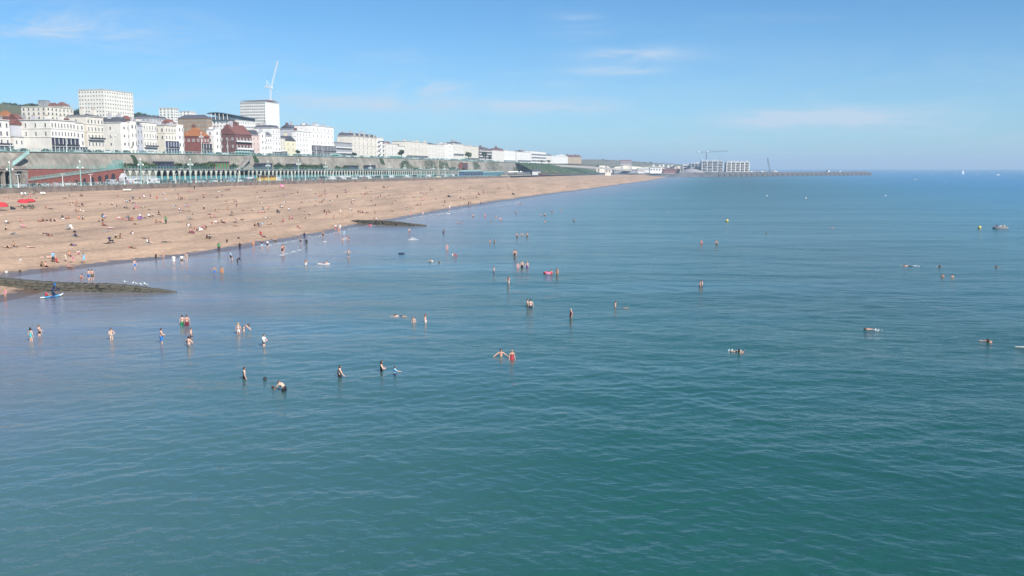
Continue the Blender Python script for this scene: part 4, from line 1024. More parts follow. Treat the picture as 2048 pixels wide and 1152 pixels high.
B('townhouse', 'square cream white block with a single shop awning', 1008.3, 1030, 300.5, 4, 4, WHITE2, None, 0, corn=(1, 2), chim=1, verandah=1)
B('terrace', 'long low white terrace with stepped balconies', 1034.5, 1062, 303.5, 4, 5, WHITE2, None, 0, corn=(1, 2, 3), chim=2, balc=(1,))
B('apartment_house', 'bright white modern block highest of the far end', 1062.3, 1092, 302, 4, 5, WHITE2, None, 0, corn=(1,), balc=(1, 2, 3), chim=0, cat='apartments')
B('townhouse', 'small white house just beyond the bright modern block', 1092.3, 1104, 311, 3, 2, WHITE, None, 0, 'mansard', SLATE, 2, chim=1)
B('terrace', 'flat-roofed white terrace near the far end of the row', 1104.3, 1121, 311.5, 3, 4, WHITE2, None, 0, corn=(1,), chim=2)
B('gabled_house', 'white house with a gable next to the tan houses', 1121.3, 1136, 312.5, 3, 2, WHITE2, None, 0, 'gable', WHITE, 3, corn=(), chim=1)
for k, (a_, b_, l_) in enumerate(((1136.3, 1145, 'tan gabled house, leftmost of the three at the far end'), (1145.3, 1154, 'tan gabled house, middle of the three at the far end'), (1154.3, 1163, 'tan gabled house, rightmost of the three at the far end'))):
    B('gabled_house', l_, a_, b_, 313.5, 3, 2, pm('tan render', (.50, .38, .25), .8), None, 0, 'gable', RDTILE, 4, corn=(), chim=1)
# --- behind the front row
G2 = 'buildings on the slope behind the sea front'
def back(name, label, xa, xb, ytop, ybot, floors, bays, wall, pf, **k):
    zb = at_p(xa, ybot, pf).z; k.setdefault('cat', 'apartments'); k.setdefault('chim', 0); k.setdefault('corn', (1,))
    return B(name, label, xa, xb, ytop, floors, bays, wall, pf=pf, zb=zb, group=G2, **k)
back('apartment_block', 'long cream apartment block above the corner hotel', 92, 146, 213, 248, 4, 7, CREAM, 420, xs=51, sb=5, ww=1.3, wh=1.3)
back('apartment_tower', 'tall cream apartment tower with regular window rows', 207, 265, 179, 256, 10, 12, WHITE, 470, xs=166, sb=9, ww=1.0, wh=1.05, win='plain', cat='tower block')
back('office_tower', 'white tower with rows of dark square windows under the luffing crane', 530, 558, 203.5, 256, 9, 0, WHITE2, 490, xs=485, sb=13, ww=1.5, wh=1.8, win='plain', cat='tower block')
back('brick_block', 'tan brick block with slate roof behind the red brick house', 413, 424, 237, 262, 3, 3, TANBR, 430, xs=360, sb=13, roof='hip', rh=3.2, win='plain', ww=.9, wh=1.3)
back('modern_block', 'white block carrying the curved blue grey roof', 470, 512, 240, 262, 3, 9, WHITE2, 425, xs=424, sb=8, ww=1.4, wh=1.2, win='plain')
back('apartment_block', 'white stepped apartment block on the skyline with a shaded side', 347, 357, 216, 248, 6, 3, WHITE2, 560, xs=324, sb=4, ww=1.6, wh=1.5, win='plain')
back('apartment_block', 'low bright white block on the skyline right of the stepped one', 380, 392, 222.5, 236, 3, 3, WHITE2, 600, xs=364, sb=3, ww=1.6, wh=1.4, win='plain')
back('terrace', 'grey roofed terrace with white gutters below the skyline trees', 300, 336, 236, 256, 3, 6, LGREY, 395, xs=273, sb=4, roof='mansard', rmat=SLATE, rh=1.6, cat='terrace')
back('gabled_house', 'house with a brown tiled roof between white terraces', 336, 352, 246, 262, 2, 3, PINK, 360, xs=326, sb=1, roof='hip', rmat=RDTILE, rh=2.6, cat='house')
back('gabled_house', 'house with a pinkish hipped roof left of the slate mansard', 252, 268, 241, 258, 2, 3, PINK, 345, xs=243, sb=1, roof='hip', rmat=RDTILE, rh=2.8, cat='house')
back('dark_block', 'small dark flat-roofed block on the skyline above the cream flats', 91, 100, 201, 218, 3, 2, GREYR, 640, xs=85, sb=2, win='plain')
back('house', 'red roofed house on the skyline left of the tower', 128, 141, 212, 224, 2, 3, CREAM, 560, xs=116, sb=2, roof='hip', rmat=RDTILE, rh=3.5, cat='house')
back('house', 'brown roofed house on the skyline next to the dark block', 112, 117, 213, 224, 2, 2, CREAM, 560, xs=104, sb=2, roof='hip', rmat=RDTILE, rh=3.0, cat='house')
back('gabled_house', 'grey gabled house wall behind the yellow house', 584, 600, 258, 290, 4, 3, LGREY, 335, xs=562, sb=0, roof='gablex', rmat=SLATE, rh=3.4, cat='house', chim=2)
back('terrace', 'brown chimneyed roofs behind the long white terrace', 606, 622, 258, 275, 3, 3, GREYR, 335, xs=598, sb=0, roof='mansard', rmat=RDTILE, rh=2.2, cat='terrace', chim=3)
back('white_block', 'white stepped rear block below the dark windowed tower', 508, 545, 254, 275, 3, 5, WHITE2, 345, xs=492, sb=0, cat='house', chim=1)
back('terrace', 'pink mansarded terrace behind the glass balcony block', 684, 705, 275, 292, 3, 5, PINK, 330, xs=676, sb=1, roof='mansard', rmat=SLATE, rh=2.6, cat='terrace', chim=3)
back('house', 'terracotta roofed house low on the left hillside', 16, 25, 232, 244, 2, 2, PINK, 420, xs=5, sb=2, roof='hip', rmat=ORTILE, rh=3, cat='house')
back('long_hut', 'long pale low building on the left hillside', 40, 52, 231, 240, 1, 5, LGREY, 430, xs=28, sb=4, win='plain', cat='building')
back('house', 'house with red brown roof behind the grey gable at left', 38, 48, 240, 256, 2, 2, LGREY, 345, xs=19, sb=1, roof='gablex', rmat=RDTILE, rh=3.0, cat='house')
back('terrace', 'reddish roofed house behind the low cream house', 764, 782, 287, 296, 2, 3, CREAM, 330, xs=758, roof='hip', rmat=RDTILE, rh=2.2, cat='terrace')
for k, (a_, b_, y_) in enumerate(((800, 812, 291), (915, 923, 286), (965, 976, 296), (998, 1006, 298), (1045, 1054, 302.5))):
    o = back('terrace', 'chimneyed dark roof behind the far white terraces', a_, b_, y_, y_ + 10, 2, 2, GREYR, 330, roof='hip', rmat=SLATE, rh=2.0, cat='terrace', chim=2); later(o, 'chimneyed dark roof behind the far white terraces', a_)
# curved roof of the modern block
def curved_roof():
    pf = 424.0; a = at_p(470, 240, pf); s0 = to_sp(a)[0]; s1 = to_sp(at_p(512, 240, pf))[0]; z0 = a.z + .3; W = s1 - s0
    tt = (422 - 1024) / F * math.cos(PHI); D = s0 * (ST - tt * CT) / (CT + tt * ST) - pf
    root = thing('curved_roof', sp(s0, pf, z0), PROM_ROT, 'sweeping blue grey curved roof storey on the white block', 'roof', G2)
    mb = MB(); mb.box(.5, W - .5, .8, D - .5, 0, 3.0); mb.build('glazed_storey', pm('glazed storey', (.16, .20, .24), .35, .3, .4), root)
    N = 14; mb = MB(); pr = []
    zz = lambda u: 3.0 + 4.2 * math.sin(math.pi * min(1, u * .75 + .25)) ** .8
    path = [(-1.2, D + 1 - (D + 2) * k / 7) for k in range(8)] + [(W * k / 6, -1.2) for k in range(1, 7)]
    hh = [6.0, 6.6, 6.8, 6.6, 6.1, 5.4, 4.7, 4.0, 3.7, 3.4, 3.2, 3.0, 2.9, 2.8]
    for k, (x, y) in enumerate(path):
        b = len(mb.v); h = hh[k]; ix, iy = (W * .8, y * .8 + D * .1) if k < 8 else (x, D * .9)
        mb.v += [(x, y, h - .5), (x, y, h), (ix, iy, 3.3 + (h - 3) * .25), (ix, iy, 2.9)]
        if k:
            for j in range(4): mb.f.append((b - 4 + j, b + j, b + (j + 1) % 4, b - 4 + (j + 1) % 4)); mb.m.append(0)
    mb.build('roof_sweep', pm('blue grey sheet roof', (.10, .15, .19), .45, .1), root)
    for k in range(6):
        mb = MB(); x, y = path[k]; mb.box(-.9, -.5, y - .25, y + .25, 0, hh[k] - .55); mb.build('strut', FRAME, root)
curved_roof()
def tower_top():
    pf = 490.0; a = at_p(530, 203.5, pf); s0, z0 = to_sp(a)[0], a.z + .4
    tt = (487 - 1024) / F * math.cos(PHI); D = s0 * (ST - tt * CT) / (CT + tt * ST) - pf; s1 = to_sp(at_p(556, 203, pf))[0]; W = s1 - s0
    o = thing('scaffold', sp(s0, pf, z0), PROM_ROT, 'scaffold decks and screens on the roof of the white tower', 'scaffold')
    mb = MB(); mb.box(.5, W * .5, 4, D, 1.2, 1.5); mb.build('deck', LGREY, o)
    mb = MB(); mb.box(0, W, -1, 6, 1.0, 1.3); mb.box(W * .3, W * .8, 0, 5, 1.303, 2.4); mb.build('screen', pm('faded red hoarding', (.32, .22, .22), .8), o)
    for k in range(14):
        mb = MB(); y = D * k / 13; mb.box(.3, .5, y - .1, y + .1, 0, 2.0); mb.build('post', DSTEEL, o)
tower_top()
def lattice(mb, a, b, w, n, r=.12):
    a, b = Vector(a), Vector(b); t = (b - a).normalized(); u = t.cross(Vector((0, 1, 0)) if abs(t.y) < .9 else Vector((1, 0, 0))).normalized() * w; v = t.cross(u).normalized() * w
    cs = [u + v, u - v, -u - v, -u + v]
    for c in cs: mb.tube([a + c, b + c], r, 4)
    for k in range(n):
        p, q = a.lerp(b, k / n), a.lerp(b, (k + 1) / n)
        for j in range(4): mb.tube([p + cs[j], q + cs[(j + 1) % 4]], r * .7, 3, caps=False)
def luffing_crane():
    Y = at_p(541, 203, 492).y
    base = at_y(541, 210, Y); mast = at_y(541.5, 176, Y); tip = at_y(555.5, 122, Y); back_ = at_y(532.5, 172, Y); apex = at_y(533.5, 161, Y)
    o = thing('luffing_crane', base, 0, 'white luffing crane with raised jib above the white tower', 'crane'); f = lambda v: v - base
    mb = MB(); lattice(mb, (0, 0, 0), f(mast), .75, 8, .16); mb.build('mast', STEEL, o)
    mb = MB(); lattice(mb, f(mast) + Vector((.6, 0, .8)), f(tip), .62, 16, .15); mb.build('jib', STEEL, o)
    mb = MB(); lattice(mb, f(mast), f(back_), .6, 4, .15); mb.build('counter_jib', STEEL, o)
    mb = MB(); mb.tube([f(mast), f(apex)], .3, 4); mb.tube([f(back_), f(apex)], .25, 4); mb.build('frame_mast', STEEL, o)
    mb = MB(); mb.tube([f(apex), f(tip)], .09, 3); mb.build('luffing_rope', DSTEEL, o)
    q = f(back_); mb = MB(); mb.box(q.x - 1.5, q.x + 1.5, -1, 1, q.z - 1.8, q.z + .2); mb.build('counterweight', LGREY, o)
    q = f(mast); mb = MB(); mb.box(q.x + .8, q.x + 2.4, -1.2, .6, q.z - .8, q.z + 1.4); mb.build('cab', STEEL, o)
luffing_crane()
# skyline trees and others
for k, (px, py, sc) in enumerate(((3, 207, 1.7), (12, 203, 2.3), (20, 204, 2.1), (29, 205, 1.9), (41, 207, 1.5), (53, 206, 1.9), (65, 205, 1.8), (76, 207, 1.6), (152, 217, 2.0), (160, 216, 2.2), (268, 226, 2.1), (276, 223, 2.4), (285, 224, 2.3), (294, 227, 2.0), (305, 229, 1.8), (318, 230, 1.6), (338, 240, 1.4), (352, 239, 1.6), (359, 240, 1.5), (2, 216, 1.9), (10, 219, 1.7), (18, 215, 2.0), (26, 218, 1.8), (34, 216, 1.9), (44, 218, 1.7), (6, 224, 1.5), (22, 224, 1.5), (38, 224, 1.5), (46, 225, 1.4))):
    Pk = 760 if px < 100 else 620
    q = at_p(px, py, Pk); s_, _ = to_sp(q); zg = z_land(s_, Pk); h = max(q.z - zg, 5.0)
    lab = ('dark tree on the left skyline ridge' if py < 210 else 'dark tree on the wooded slope at far left') if px < 100 else ('dark tree beside the cream tower' if px < 170 else 'dark tree on the slope between tower and stepped block')
    tree(px, (q.x, q.y, q.z - sc * 6.0), (sc, sc, sc), lab, 'skyline trees', k)
for k, (px, pb, w_, h_, lab) in enumerate(((803, 318, 1.6, 1.6, 'round dark tree on the upper promenade beyond the cream hotel'), (937, 321, 1.7, 1.9, 'dark tree standing before the white row past the hotel'), (970, 322, 1.8, 2.2, 'tall dark tree before the brown balcony block'), (980, 322, 1.2, 1.4, 'smaller dark tree right of the tall one'), (709, 314, .9, .8, 'rounded evergreen bush before the cream hotel'), (1083, 327, 1.6, 1.0, 'low spreading tree at the edge of the green mound'), (1098, 328, 1.8, 1.0, 'spreading tree before the far small houses'), (596, 312, .8, .8, 'small tree before the grey balcony stack'))):
    s_ = to_sp(at_p(px, pb, 290))[0]; q = sp(s_, 290, z_upper(s_)); tree(px, q, (w_, w_, h_), lab, None, k)
# turquoise shelters and small stuff on the upper promenade
def upper_shelter(px0, px1, ytop, label):
    P = P_CLIFF1 + 2.0; s0 = to_sp(at_p(px0, 310, P))[0]; s1 = to_sp(at_p(px1, 310, P))[0]; z0 = z_upper(s0) + .1; zt = at_p(px0, ytop, P).z; H = max(2.4, zt - z0); W = s1 - s0
    o = thing('shelter', sp(s0, P, z0), PROM_ROT, label, 'shelter')
    mb = MB(); mb.prism([(-.4, H * .72), (W + .4, H * .72), (W - W * .2, H), (W * .2, H)], -.5, 3.5); mb.build('roof', TURQL, o)
    n = max(3, int(W / 2.5))
    for i in range(n + 1): mb = MB(); x = W * i / n; mb.box(x - .1, x + .1, 0, .2, 0, H * .72); mb.build('post', TURQ, o)
    mb = MB(); mb.box(0, W, 1.5, 1.6, .1, H * .72); mb.build('screen', TURQD, o)
    mb = MB(); mb.box(.2, W - .2, .5, 1.2, .4, .55); mb.build('bench', TURQ, o)
upper_shelter(478, 503, 302.5, 'turquoise seafront shelter before the brown gabled house')
upper_shelter(668, 681, 307, 'turquoise shelter before the glass balcony block')
upper_shelter(783, 806, 311.5, 'turquoise shelter with pale roof beneath the round tree')
upper_shelter(925, 937, 318, 'small turquoise shelter above the red brick entrance hall')
# ------------------------------------------------------------------ marina
def marina():
    BW = pm('breakwater concrete', (.15, .145, .155), .9, .2, .08, second=(.085, .085, .095))
    A = at_z(1352, 354, 0); Bq = at_z(1746, 350.6, 0)
    d = Vector((Bq.x - A.x, Bq.y - A.y, 0)); L = d.length; an = math.atan2(d.y, d.x)
    root = thing('breakwater', (A.x, A.y, 0), an, 'long concrete breakwater of rounded caissons at the marina', 'breakwater')
    zt = at_y(1560, 345.5, A.lerp(Bq, .5).y).z
    # x of the first caisson
    q = at_z(1432, 353.4, 0); x0 = (q - A).dot(d.normalized())
    mb = MB(); mb.prism([(-90, -3), (x0 + 4, -3), (x0 + 4, zt + .5), (x0 * .5, zt + 1.5), (0, zt - 1.5), (-40, zt - 3.0), (-90, zt - 5)], 1.0, 16); mb.prism([(-60, -3), (x0, -3), (x0, 3.2), (-30, 3.2)], -5, .98); mb.build('root_wall', BW, root)
    mb = MB(); mb.box(x0, L, 8.0, 16, -3, zt); mb.build('core_wall', BW, root)
    n = 33; w = (L - x0) / n
    c = MB(); N = 8; h1 = zt - 2.2
    pts = [(w * .47 * math.cos(math.pi + math.pi * k / N), 6 - 6.5 * math.sin(math.pi * k / N) ** .7) for k in range(N + 1)]
    bi = 0
    for x, y in pts: c.v += [(x, y, -3), (x, y, h1)]
    for k in range(N): c.f.append((2 * k, 2 * k + 2, 2 * k + 3, 2 * k + 1)); c.m.append(0)
    c.f.append(tuple(2 * k + 1 for k in range(N + 1))); c.m.append(0)
    c.box(-w * .5, w * .5, 4.5, 7.97, h1 + .01, zt + .6, 0); c.box(-w * .47, w * .47, 6, 7.9, -3, h1, 0)
    cm = c.mesh('caisson', BW)
    for i in range(n): link('caisson', cm, root, (x0 + w * (i + .5), 0, 0))
    mb = MB(); mb.box(x0, L, 15, 16, zt + .003, zt + 1.8); mb.build('wave_wall', BW, root)
    # beacon and hut
    def on(px, y): q = at_z(px, 351.5, 0); t = (q - A).dot(d.normalized()); return Vector((A.x, A.y, 0)) + d.normalized() * t + Vector((-d.y, d.x, 0)).normalized() * y
    q = on(1742.5, 11); b = thing('beacon', (q.x, q.y, zt), an, 'white light beacon at the outer end of the breakwater', 'beacon')
    mb = MB(); mb.lathe([(1.5, 0), (1.3, .5), (1.0, 4.5), (1.3, 4.6), (1.3, 4.9)], 10); mb.build('tower', STEEL, b); mb = MB(); mb.lathe([(.7, 4.9), (.7, 6), (.1, 6.7)], 8); mb.build('lantern', GLASS, b)
    q = on(1691, 11); b = thing('hut', (q.x, q.y, zt), an, 'white square hut on the breakwater', 'hut')
    mb = MB(); mb.box(-2.2, 2.2, -2, 2, 0, 4.6); mb.build('wall', WHITE2, b); mb = MB(); mb.box(-2.5, 2.5, -2.3, 2.3, 4.603, 4.9); mb.build('roof', LEAD, b); mb = MB(); mb.box(-.5, .5, -2.05, -2.003, .1, 2.2); mb.build('door', DSTEEL, b)
    # gravel mound
    rnd = random.Random(8)
    q0 = at_y(1362, 346, 1640); q1 = at_y(1410, 346, 1640); cx = (q0.x + q1.x) / 2; W = (q1.x - q0.x) / 2; h = at_y(1385, 336.6, 1640).z
    mb = MB(); N = 18; M = 5
    for j in range(M + 1):
        t = j / M
        for i in range(N):
            a = 2 * math.pi * i / N; r = (1 - t) ** .8 * (1 + .12 * math.sin(i * 2.1 + j)) + .12 * (j < M)
            mb.v.append((cx + W * 1.15 * r * math.cos(a), 1650 + 40 * r * math.sin(a), 3 + (h - 3) * t + rnd.uniform(-.4, .4)))
    for j in range(M):
        for i in range(N): mb.f.append((j * N + i, j * N + (i + 1) % N, (j + 1) * N + (i + 1) % N, (j + 1) * N + i)); mb.m.append(0)
    mb.f.append(tuple(M * N + i for i in range(N))); mb.m.append(0)
    mb.build('mound', pm('grey aggregate', (.36, .34, .34), .95, .15, .1), None, label='grey heap of aggregate at the root of the breakwater', cat='heap')
    # blocks
    def block(label, px0, px1, ytop, Y, floors, bays, wall, depth, seedx, side=0):
        a = at_y(px0, ytop, Y); b2 = at_y(px1, ytop, Y); W = b2.x - a.x; zb = 5.0; H = a.z - zb; fh = H / floors
        o = thing('apartment_block', (a.x, Y, zb), 0, label, 'apartments', 'marina apartment blocks')
        mb = MB(); mb.box(0, W, 0, depth, -4, H); mb.build('wall', pm('block core', (.30, .31, .33), .8), o)
        bw = W / bays
        for i in range(bays + 1):
            x = W * i / bays; mb = MB(); mb.box(x - .7, x + .7, -2.2, -.004, -3, H + .5); mb.build('fin', wall, o)
        for fl in range(1, floors + 1):
            for i in range(bays):
                x = W * i / bays; off = .0 if (fl + i) % 2 else bw * .28
                mb = MB(); mb.box(x + .72 + (0 if fl == floors else off), x + bw - .72, -2.0, -.006, fh * fl - .35, fh * fl + (.5 if fl == floors else .55)); mb.build('balcony', wall if (fl + i) % 3 else FRAME, o)
                if fl < floors:
                    mb = MB(); mb.box(x + .9, x + bw - .9, -.12, -.005, fh * fl + .6, fh * (fl + 1) - .6); mb.build('window', DGLASS, o)
        mb = MB(); mb.box(-.5, W + .5, -2.4, depth, H + .503, H + 1.1); rf = mb.build('roof', wall, o)
        rnd = random.Random(seedx)
        for k in range(7):
            x = W * (k + rnd.uniform(.2, .8)) / 7; hh = rnd.uniform(1.5, 3.2); mb = MB(); mb.box(x - rnd.uniform(.6, 1.6), x + rnd.uniform(.6, 1.6), 2, 5, H + 1.103, H + 1.1 + hh); mb.build('roof_plant', LGREY, rf)
        return o
    block('grey white apartment block under the hammerhead tower crane', 1404, 1446, 323, 1760, 7, 4, pm('pale grey cladding', (.55, .56, .58), .7), 18, 1)
    block('bright white apartment block standing apart on the right', 1453.5, 1498, 325, 1760, 6, 5, WHITE, 18, 2)
    block('lower blue grey apartment block stepping down to the heap', 1382, 1403, 328, 1790, 5, 3, pm('blue grey cladding', (.36, .39, .44), .7), 18, 3)
    block('lowest grey block at the left of the marina flats', 1366, 1381, 331.5, 1810, 4, 2, pm('pale grey cladding', (.55, .56, .58), .7), 16, 4)
    # tower crane
    Y = 1800; f = lambda px, py: at_y(px, py, Y); b0 = f(1413, 343); t = f(1413, 304)
    o = thing('tower_crane', (b0.x, Y, 5), 0, 'hammerhead tower crane standing over the marina flats', 'crane'); o0 = Vector((b0.x, Y, 5))
    mb = MB(); lattice(mb, (0, 0, 0), t - o0, .8, 14, .22); mb.build('mast', DSTEEL, o)
    j0, j1 = f(1394, 304.2) - o0, f(1456, 301.8) - o0
    mb = MB(); lattice(mb, t - o0, j1, .7, 22, .2); mb.build('jib', DSTEEL, o)
    mb = MB(); lattice(mb, t - o0, j0, .7, 8, .2); mb.build('counter_jib', DSTEEL, o)
    for px, py, nm in ((1398, 303.5, 'counterweight'), (1414.5, 303, 'cab')):
        q = f(px, py) - o0; mb = MB(); mb.box(q.x - 1.3, q.x + 1.3, -1.2, 1.2, q.z - 1.4, q.z + 1.2); mb.build(nm, STEEL, o)
    q = f(1413, 299.5) - o0; mb = MB(); mb.tube([t - o0, q], .3, 4); mb.tube([q, j1.lerp(t - o0, .4)], .08, 3); mb.tube([q, j0.lerp(t - o0, .2)], .08, 3); mb.build('apex', DSTEEL, o)
    # crawler crane on the quay
    Y = 1830; b0 = at_y(1540, 346, Y); zz = 6.0; tip = at_y(1535, 315.5, Y)
    o = thing('crawler_crane', (b0.x, Y, zz), 0, 'dark crawler crane with tall boom behind the breakwater', 'crane'); o0 = Vector((b0.x, Y, zz))
    mb = MB(); lattice(mb, (0, 0, 2), tip - o0, .8, 16, .22); mb.build('boom', DSTEEL, o)
    mb = MB(); mb.box(-1, 5, -2, 2, 1.2, 4.2); mb.build('house', DSTEEL, o)
    for y in (-2.6, 1.6): mb = MB(); mb.box(-3, 4, y, y + 1, 0, 1.2); mb.build('track', RUBBER, o)
    # small masts and clutter behind the wall
    for k, px in enumerate((1503, 1509, 1516, 1524, 1530, 1549, 1553)):
        Yk = 1850; q = at_y(px, 346, Yk); m = thing('site_hut', (q.x, Yk, 7), 0, None, 'hut', 'site huts on the marina quay'); later(m, 'small site hut on the quay behind the breakwater', px)
        mb = MB(); mb.box(-2.2, 2.2, -1.5, 1.5, 0, 2.4 + (k % 3) * .8); mb.build('cabin', (WHITE2, GREYR, LGREY)[k % 3], m); mb = MB(); mb.box(-2.3, 2.3, -1.6, 1.6, 2.403 + (k % 3) * .8, 2.6 + (k % 3) * .8); mb.build('roof', LEAD, m)
        if k > 3: mb = MB(); mb.cyl(1, 0, 2, 7.5, .25, .2, 5); mb.build('mast', DSTEEL, m)
marina()
# quay ground behind the breakwater
mb = MB(); q = [at_y(px, 345, Y) for px, Y in ((1300, 1620), (1352, 1580), (1440, 1655), (1600, 1790), (1600, 2300), (1250, 2300))]
mb.quad([(p.x, p.y, 5.0) for p in q]); me = mb.mesh('quay', CONC)
if me.polygons[0].normal.z < 0: me.flip_normals()
link('quay', me, kind='structure', label='concrete quay of the marina behind the breakwater')
# chalk cliffs
def chalk(label, tab, base, Y, seed):
    rnd = random.Random(seed); v, f = [], []; CH = pm('chalk', (.62, .56, .46), .95, .1, .05)
    cols = []
    for k in range(len(tab) - 1):
        for j in range(4):
            t = j / 4; cols.append((tab[k][0] + (tab[k + 1][0] - tab[k][0]) * t, tab[k][1] + (tab[k + 1][1] - tab[k][1]) * t))
    cols.append(tab[-1])
    for px, py in cols:
        t = at_y(px, py, Y); b = at_y(px, base, Y); b.z = min(b.z, 4.0); jx = rnd.uniform(-7, 7)
        for u in (0, .33, .66, 1): v.append((t.x, Y - 14 + 14 * u + jx * (.4 + .6 * math.sin(u * 3)), b.z + (t.z - b.z) * u))
        v.append((t.x, Y + 60, t.z + 1.0))
    for i in range(len(cols) - 1):
        for j in range(4): a = i * 5 + j; f.append((a, a + 5, a + 6, a + 1))
    me = bpy.data.meshes.new('chalk_cliff'); me.from_pydata(v, [], f); me.materials.append(CH); me.materials.append(DOWN)
    for i, p in enumerate(me.polygons): p.material_index = 1 if i % 4 == 3 else 0
    link('chalk_cliff', me, label=label, cat='cliff')
chalk('white chalk cliff nearest the green embankment', [(1192, 336), (1200, 331), (1214, 331.5), (1222, 336)], 341, 2150, 1)
chalk('long white chalk cliff behind the far beach', [(1222, 337), (1232, 333.5), (1250, 331), (1268, 333), (1285, 334), (1305, 333.2), (1322, 333.6), (1330, 337)], 343, 2200, 2)
chalk('pale chalk cliff left of the marina flats', [(1346, 338), (1352, 332.8), (1362, 332), (1372, 333)], 341, 2250, 3)
def far_building(name, label, px0, px1, ytop, ybot, Y, wall, roof, rh, n, cat='building', group='far buildings by the cliffs'):
    a = at_y(px0, ytop, Y); b = at_y(px1, ybot, Y); W = b.x - a.x; H = a.z - b.z; D = max(6, W * .5)
    o = thing(name, (a.x, Y, b.z), 0, label, cat, group)
    mb = MB(); mb.box(0, W, 0, D, -5, H); mb.build('wall', wall, o)
    mb = MB(); mb.prism([(-.4, -.001 + H + .004), (D + .4, H + .004), (D / 2, H + rh)], -.4, W + .4, axis='x') if rh else mb.box(-.3, W + .3, -.3, D, H + .004, H + .5); mb.build('roof', roof, o)
    for i in range(n): mb = MB(); x = W * (i + .5) / n; mb.box(x - W / n * .25, x + W / n * .25, -.08, -.004, H * .3, H * .72); mb.build('window', GLASS, o)
    return o
far_building('station', 'long low grey roofed building at the foot of the cliff', 1228, 1275, 339, 343, 1750, GREYR, LEAD, 0, 8)
far_building('shed', 'white low building with dark windows under the cliff', 1276, 1300, 336.5, 342, 1800, WHITE2, LEAD, 0, 6)
far_building('shed', 'white building with curved pale blue end by the marina', 1300, 1322, 336, 343, 1780, WHITE2, LEAD, 1.5, 4)
far_building('shed', 'rusty red building between white shed and marina flats', 1327, 1360, 338.5, 343.5, 1830, pm('rusty sheet', (.25, .12, .11), .8), RDTILE, 1.2, 6)
far_building('hut', 'cream square hut alone at the back of the far beach', 1210.5, 1222, 341, 346.5, 1420, CREAM, LEAD, 0, 2, 'hut')
far_building('house_row', 'pinkish houses clustered on the far hilltop', 1241, 1263, 322.5, 329, 2700, pm('pinkish render', (.45, .36, .34), .8), RDTILE, 4, 5, 'houses')
for k, (px, y_) in enumerate(((1305, 328), (1318, 328.6), (1325, 327.6), (1335, 329), (1342, 328.5))):
    o = far_building('house', 'x', px, px + 4, y_, y_ + 3, 2650, WHITE, SLATE, 3, 2, 'house', 'white houses on the far ridge'); later(o, 'tiny white house on the far ridge left of the marina', px)
for k, (px, py) in enumerate(((1206, 317.5), (1302, 323.5), (1214, 320), (1290, 324))):
    q = at_y(px, py, 2860); tree(px, (q.x, q.y, q.z - 9), (1.8, 1.8, 1.6), 'lone dark tree on the far downs', 'far trees', k)
# parapet road sloping down past the mound
def sloping_road():
    ss = []; mb = MB(); pts = [at_y(px, py, Y) for px, py, Y in ((1080, 327.5, 1430), (1120, 329.5, 1500), (1150, 331, 1560), (1190, 333.5, 1640), (1235, 337, 1720), (1290, 341, 1780))]
    for k, q in enumerate(pts):
        b = len(mb.v); mb.v += [(q.x, q.y, q.z - 3.4), (q.x, q.y, q.z), (q.x + 2, q.y + 12, q.z), (q.x + 2, q.y + 12, q.z - 3.4)]
        if k:
            for j in range(4): mb.f.append((b - 4 + j, b + j, b + (j + 1) % 4, b - 4 + (j + 1) % 4)); mb.m.append(0)
    mb.build('sloping_road', pm('pale road wall', (.42, .38, .34), .9), None, kind='structure', label='pale walled road sloping down to the marina')
sloping_road()
# ------------------------------------------------------------------ east end of the seafront: pavilion, cafe, huts
def prom_box(name, label, px0, px1, ytop, wall, P=250, roof=None, rh=0, n=4, D=6, cat='kiosk', win=GLASS, zb=None):
    s0 = to_sp(at_p(px0, 350, P))[0]; s1 = to_sp(at_p(px1, 350, P))[0]; z0 = z_road(s0) if zb is None else zb; H = max(1.8, at_p(px0, ytop, P).z - z0); W = s1 - s0
    o = thing(name, sp(s0, P, z0), PROM_ROT, label, cat)
    mb = MB(); mb.box(0, W, 0, D, 0, H); mb.build('wall', wall, o)
    mb = MB()
    if rh: mb.prism([(-.5, H + .004), (W + .5, H + .004), (W * .8, H + rh), (W * .2, H + rh)], -.5, D + .5)
    else: mb.box(-.4, W + .4, -.8, D + .3, H + .004, H + .35)
    mb.build('roof', roof or LEAD, o)
    for i in range(n): mb = MB(); x = W * (i + .5) / n; mb.box(x - W / n * .32, x + W / n * .32, -.08, -.004, H * .2, H * .72); mb.build('window', win, o)
    return o
prom_box('pavilion', 'turquoise roofed pavilion at the far end of the arcade', 929, 966, 343.2, pm('blue boards', (.08, .13, .24), .6), P_ARC - 6, TURQL, 1.4, 7, 8, 'pavilion')
prom_box('pavilion', 'low blue fronted extension under the pavilion roof', 966.5, 1010, 345.2, TURQD, P_ARC - 4, TURQL, 1.0, 7, 8, 'pavilion', pm('blue shutters', (.10, .17, .28), .6))
prom_box('cafe', 'long low cream beach cafe with white parasols', 1016, 1062, 348.2, pm('cream boards', (.52, .47, .36), .8), 232, LEAD, 0, 10, 8, 'cafe')
prom_box('house', 'pale flat-roofed lodge behind the beach cafe', 1048, 1060, 344.5, LGREY, 246, LEAD, 0, 3, 8, 'house')
prom_box('house', 'small white gabled house beside the green mound', 1076, 1081, 342.5, WHITE2, 246, SLATE, 2.5, 2, 8, 'house')
prom_box('hut', 'dark red hut with a white end on the back of the beach', 1084, 1096, 348.3, pm('dark red boards', (.16, .07, .065), .8), 226, RDTILE, .8, 3, 5, 'hut')
prom_box('hut', 'low brown hut right of the dark red one', 1109, 1122, 348, pm('brown boards', (.26, .19, .15), .8), 226, RDTILE, 0, 3, 5, 'hut')
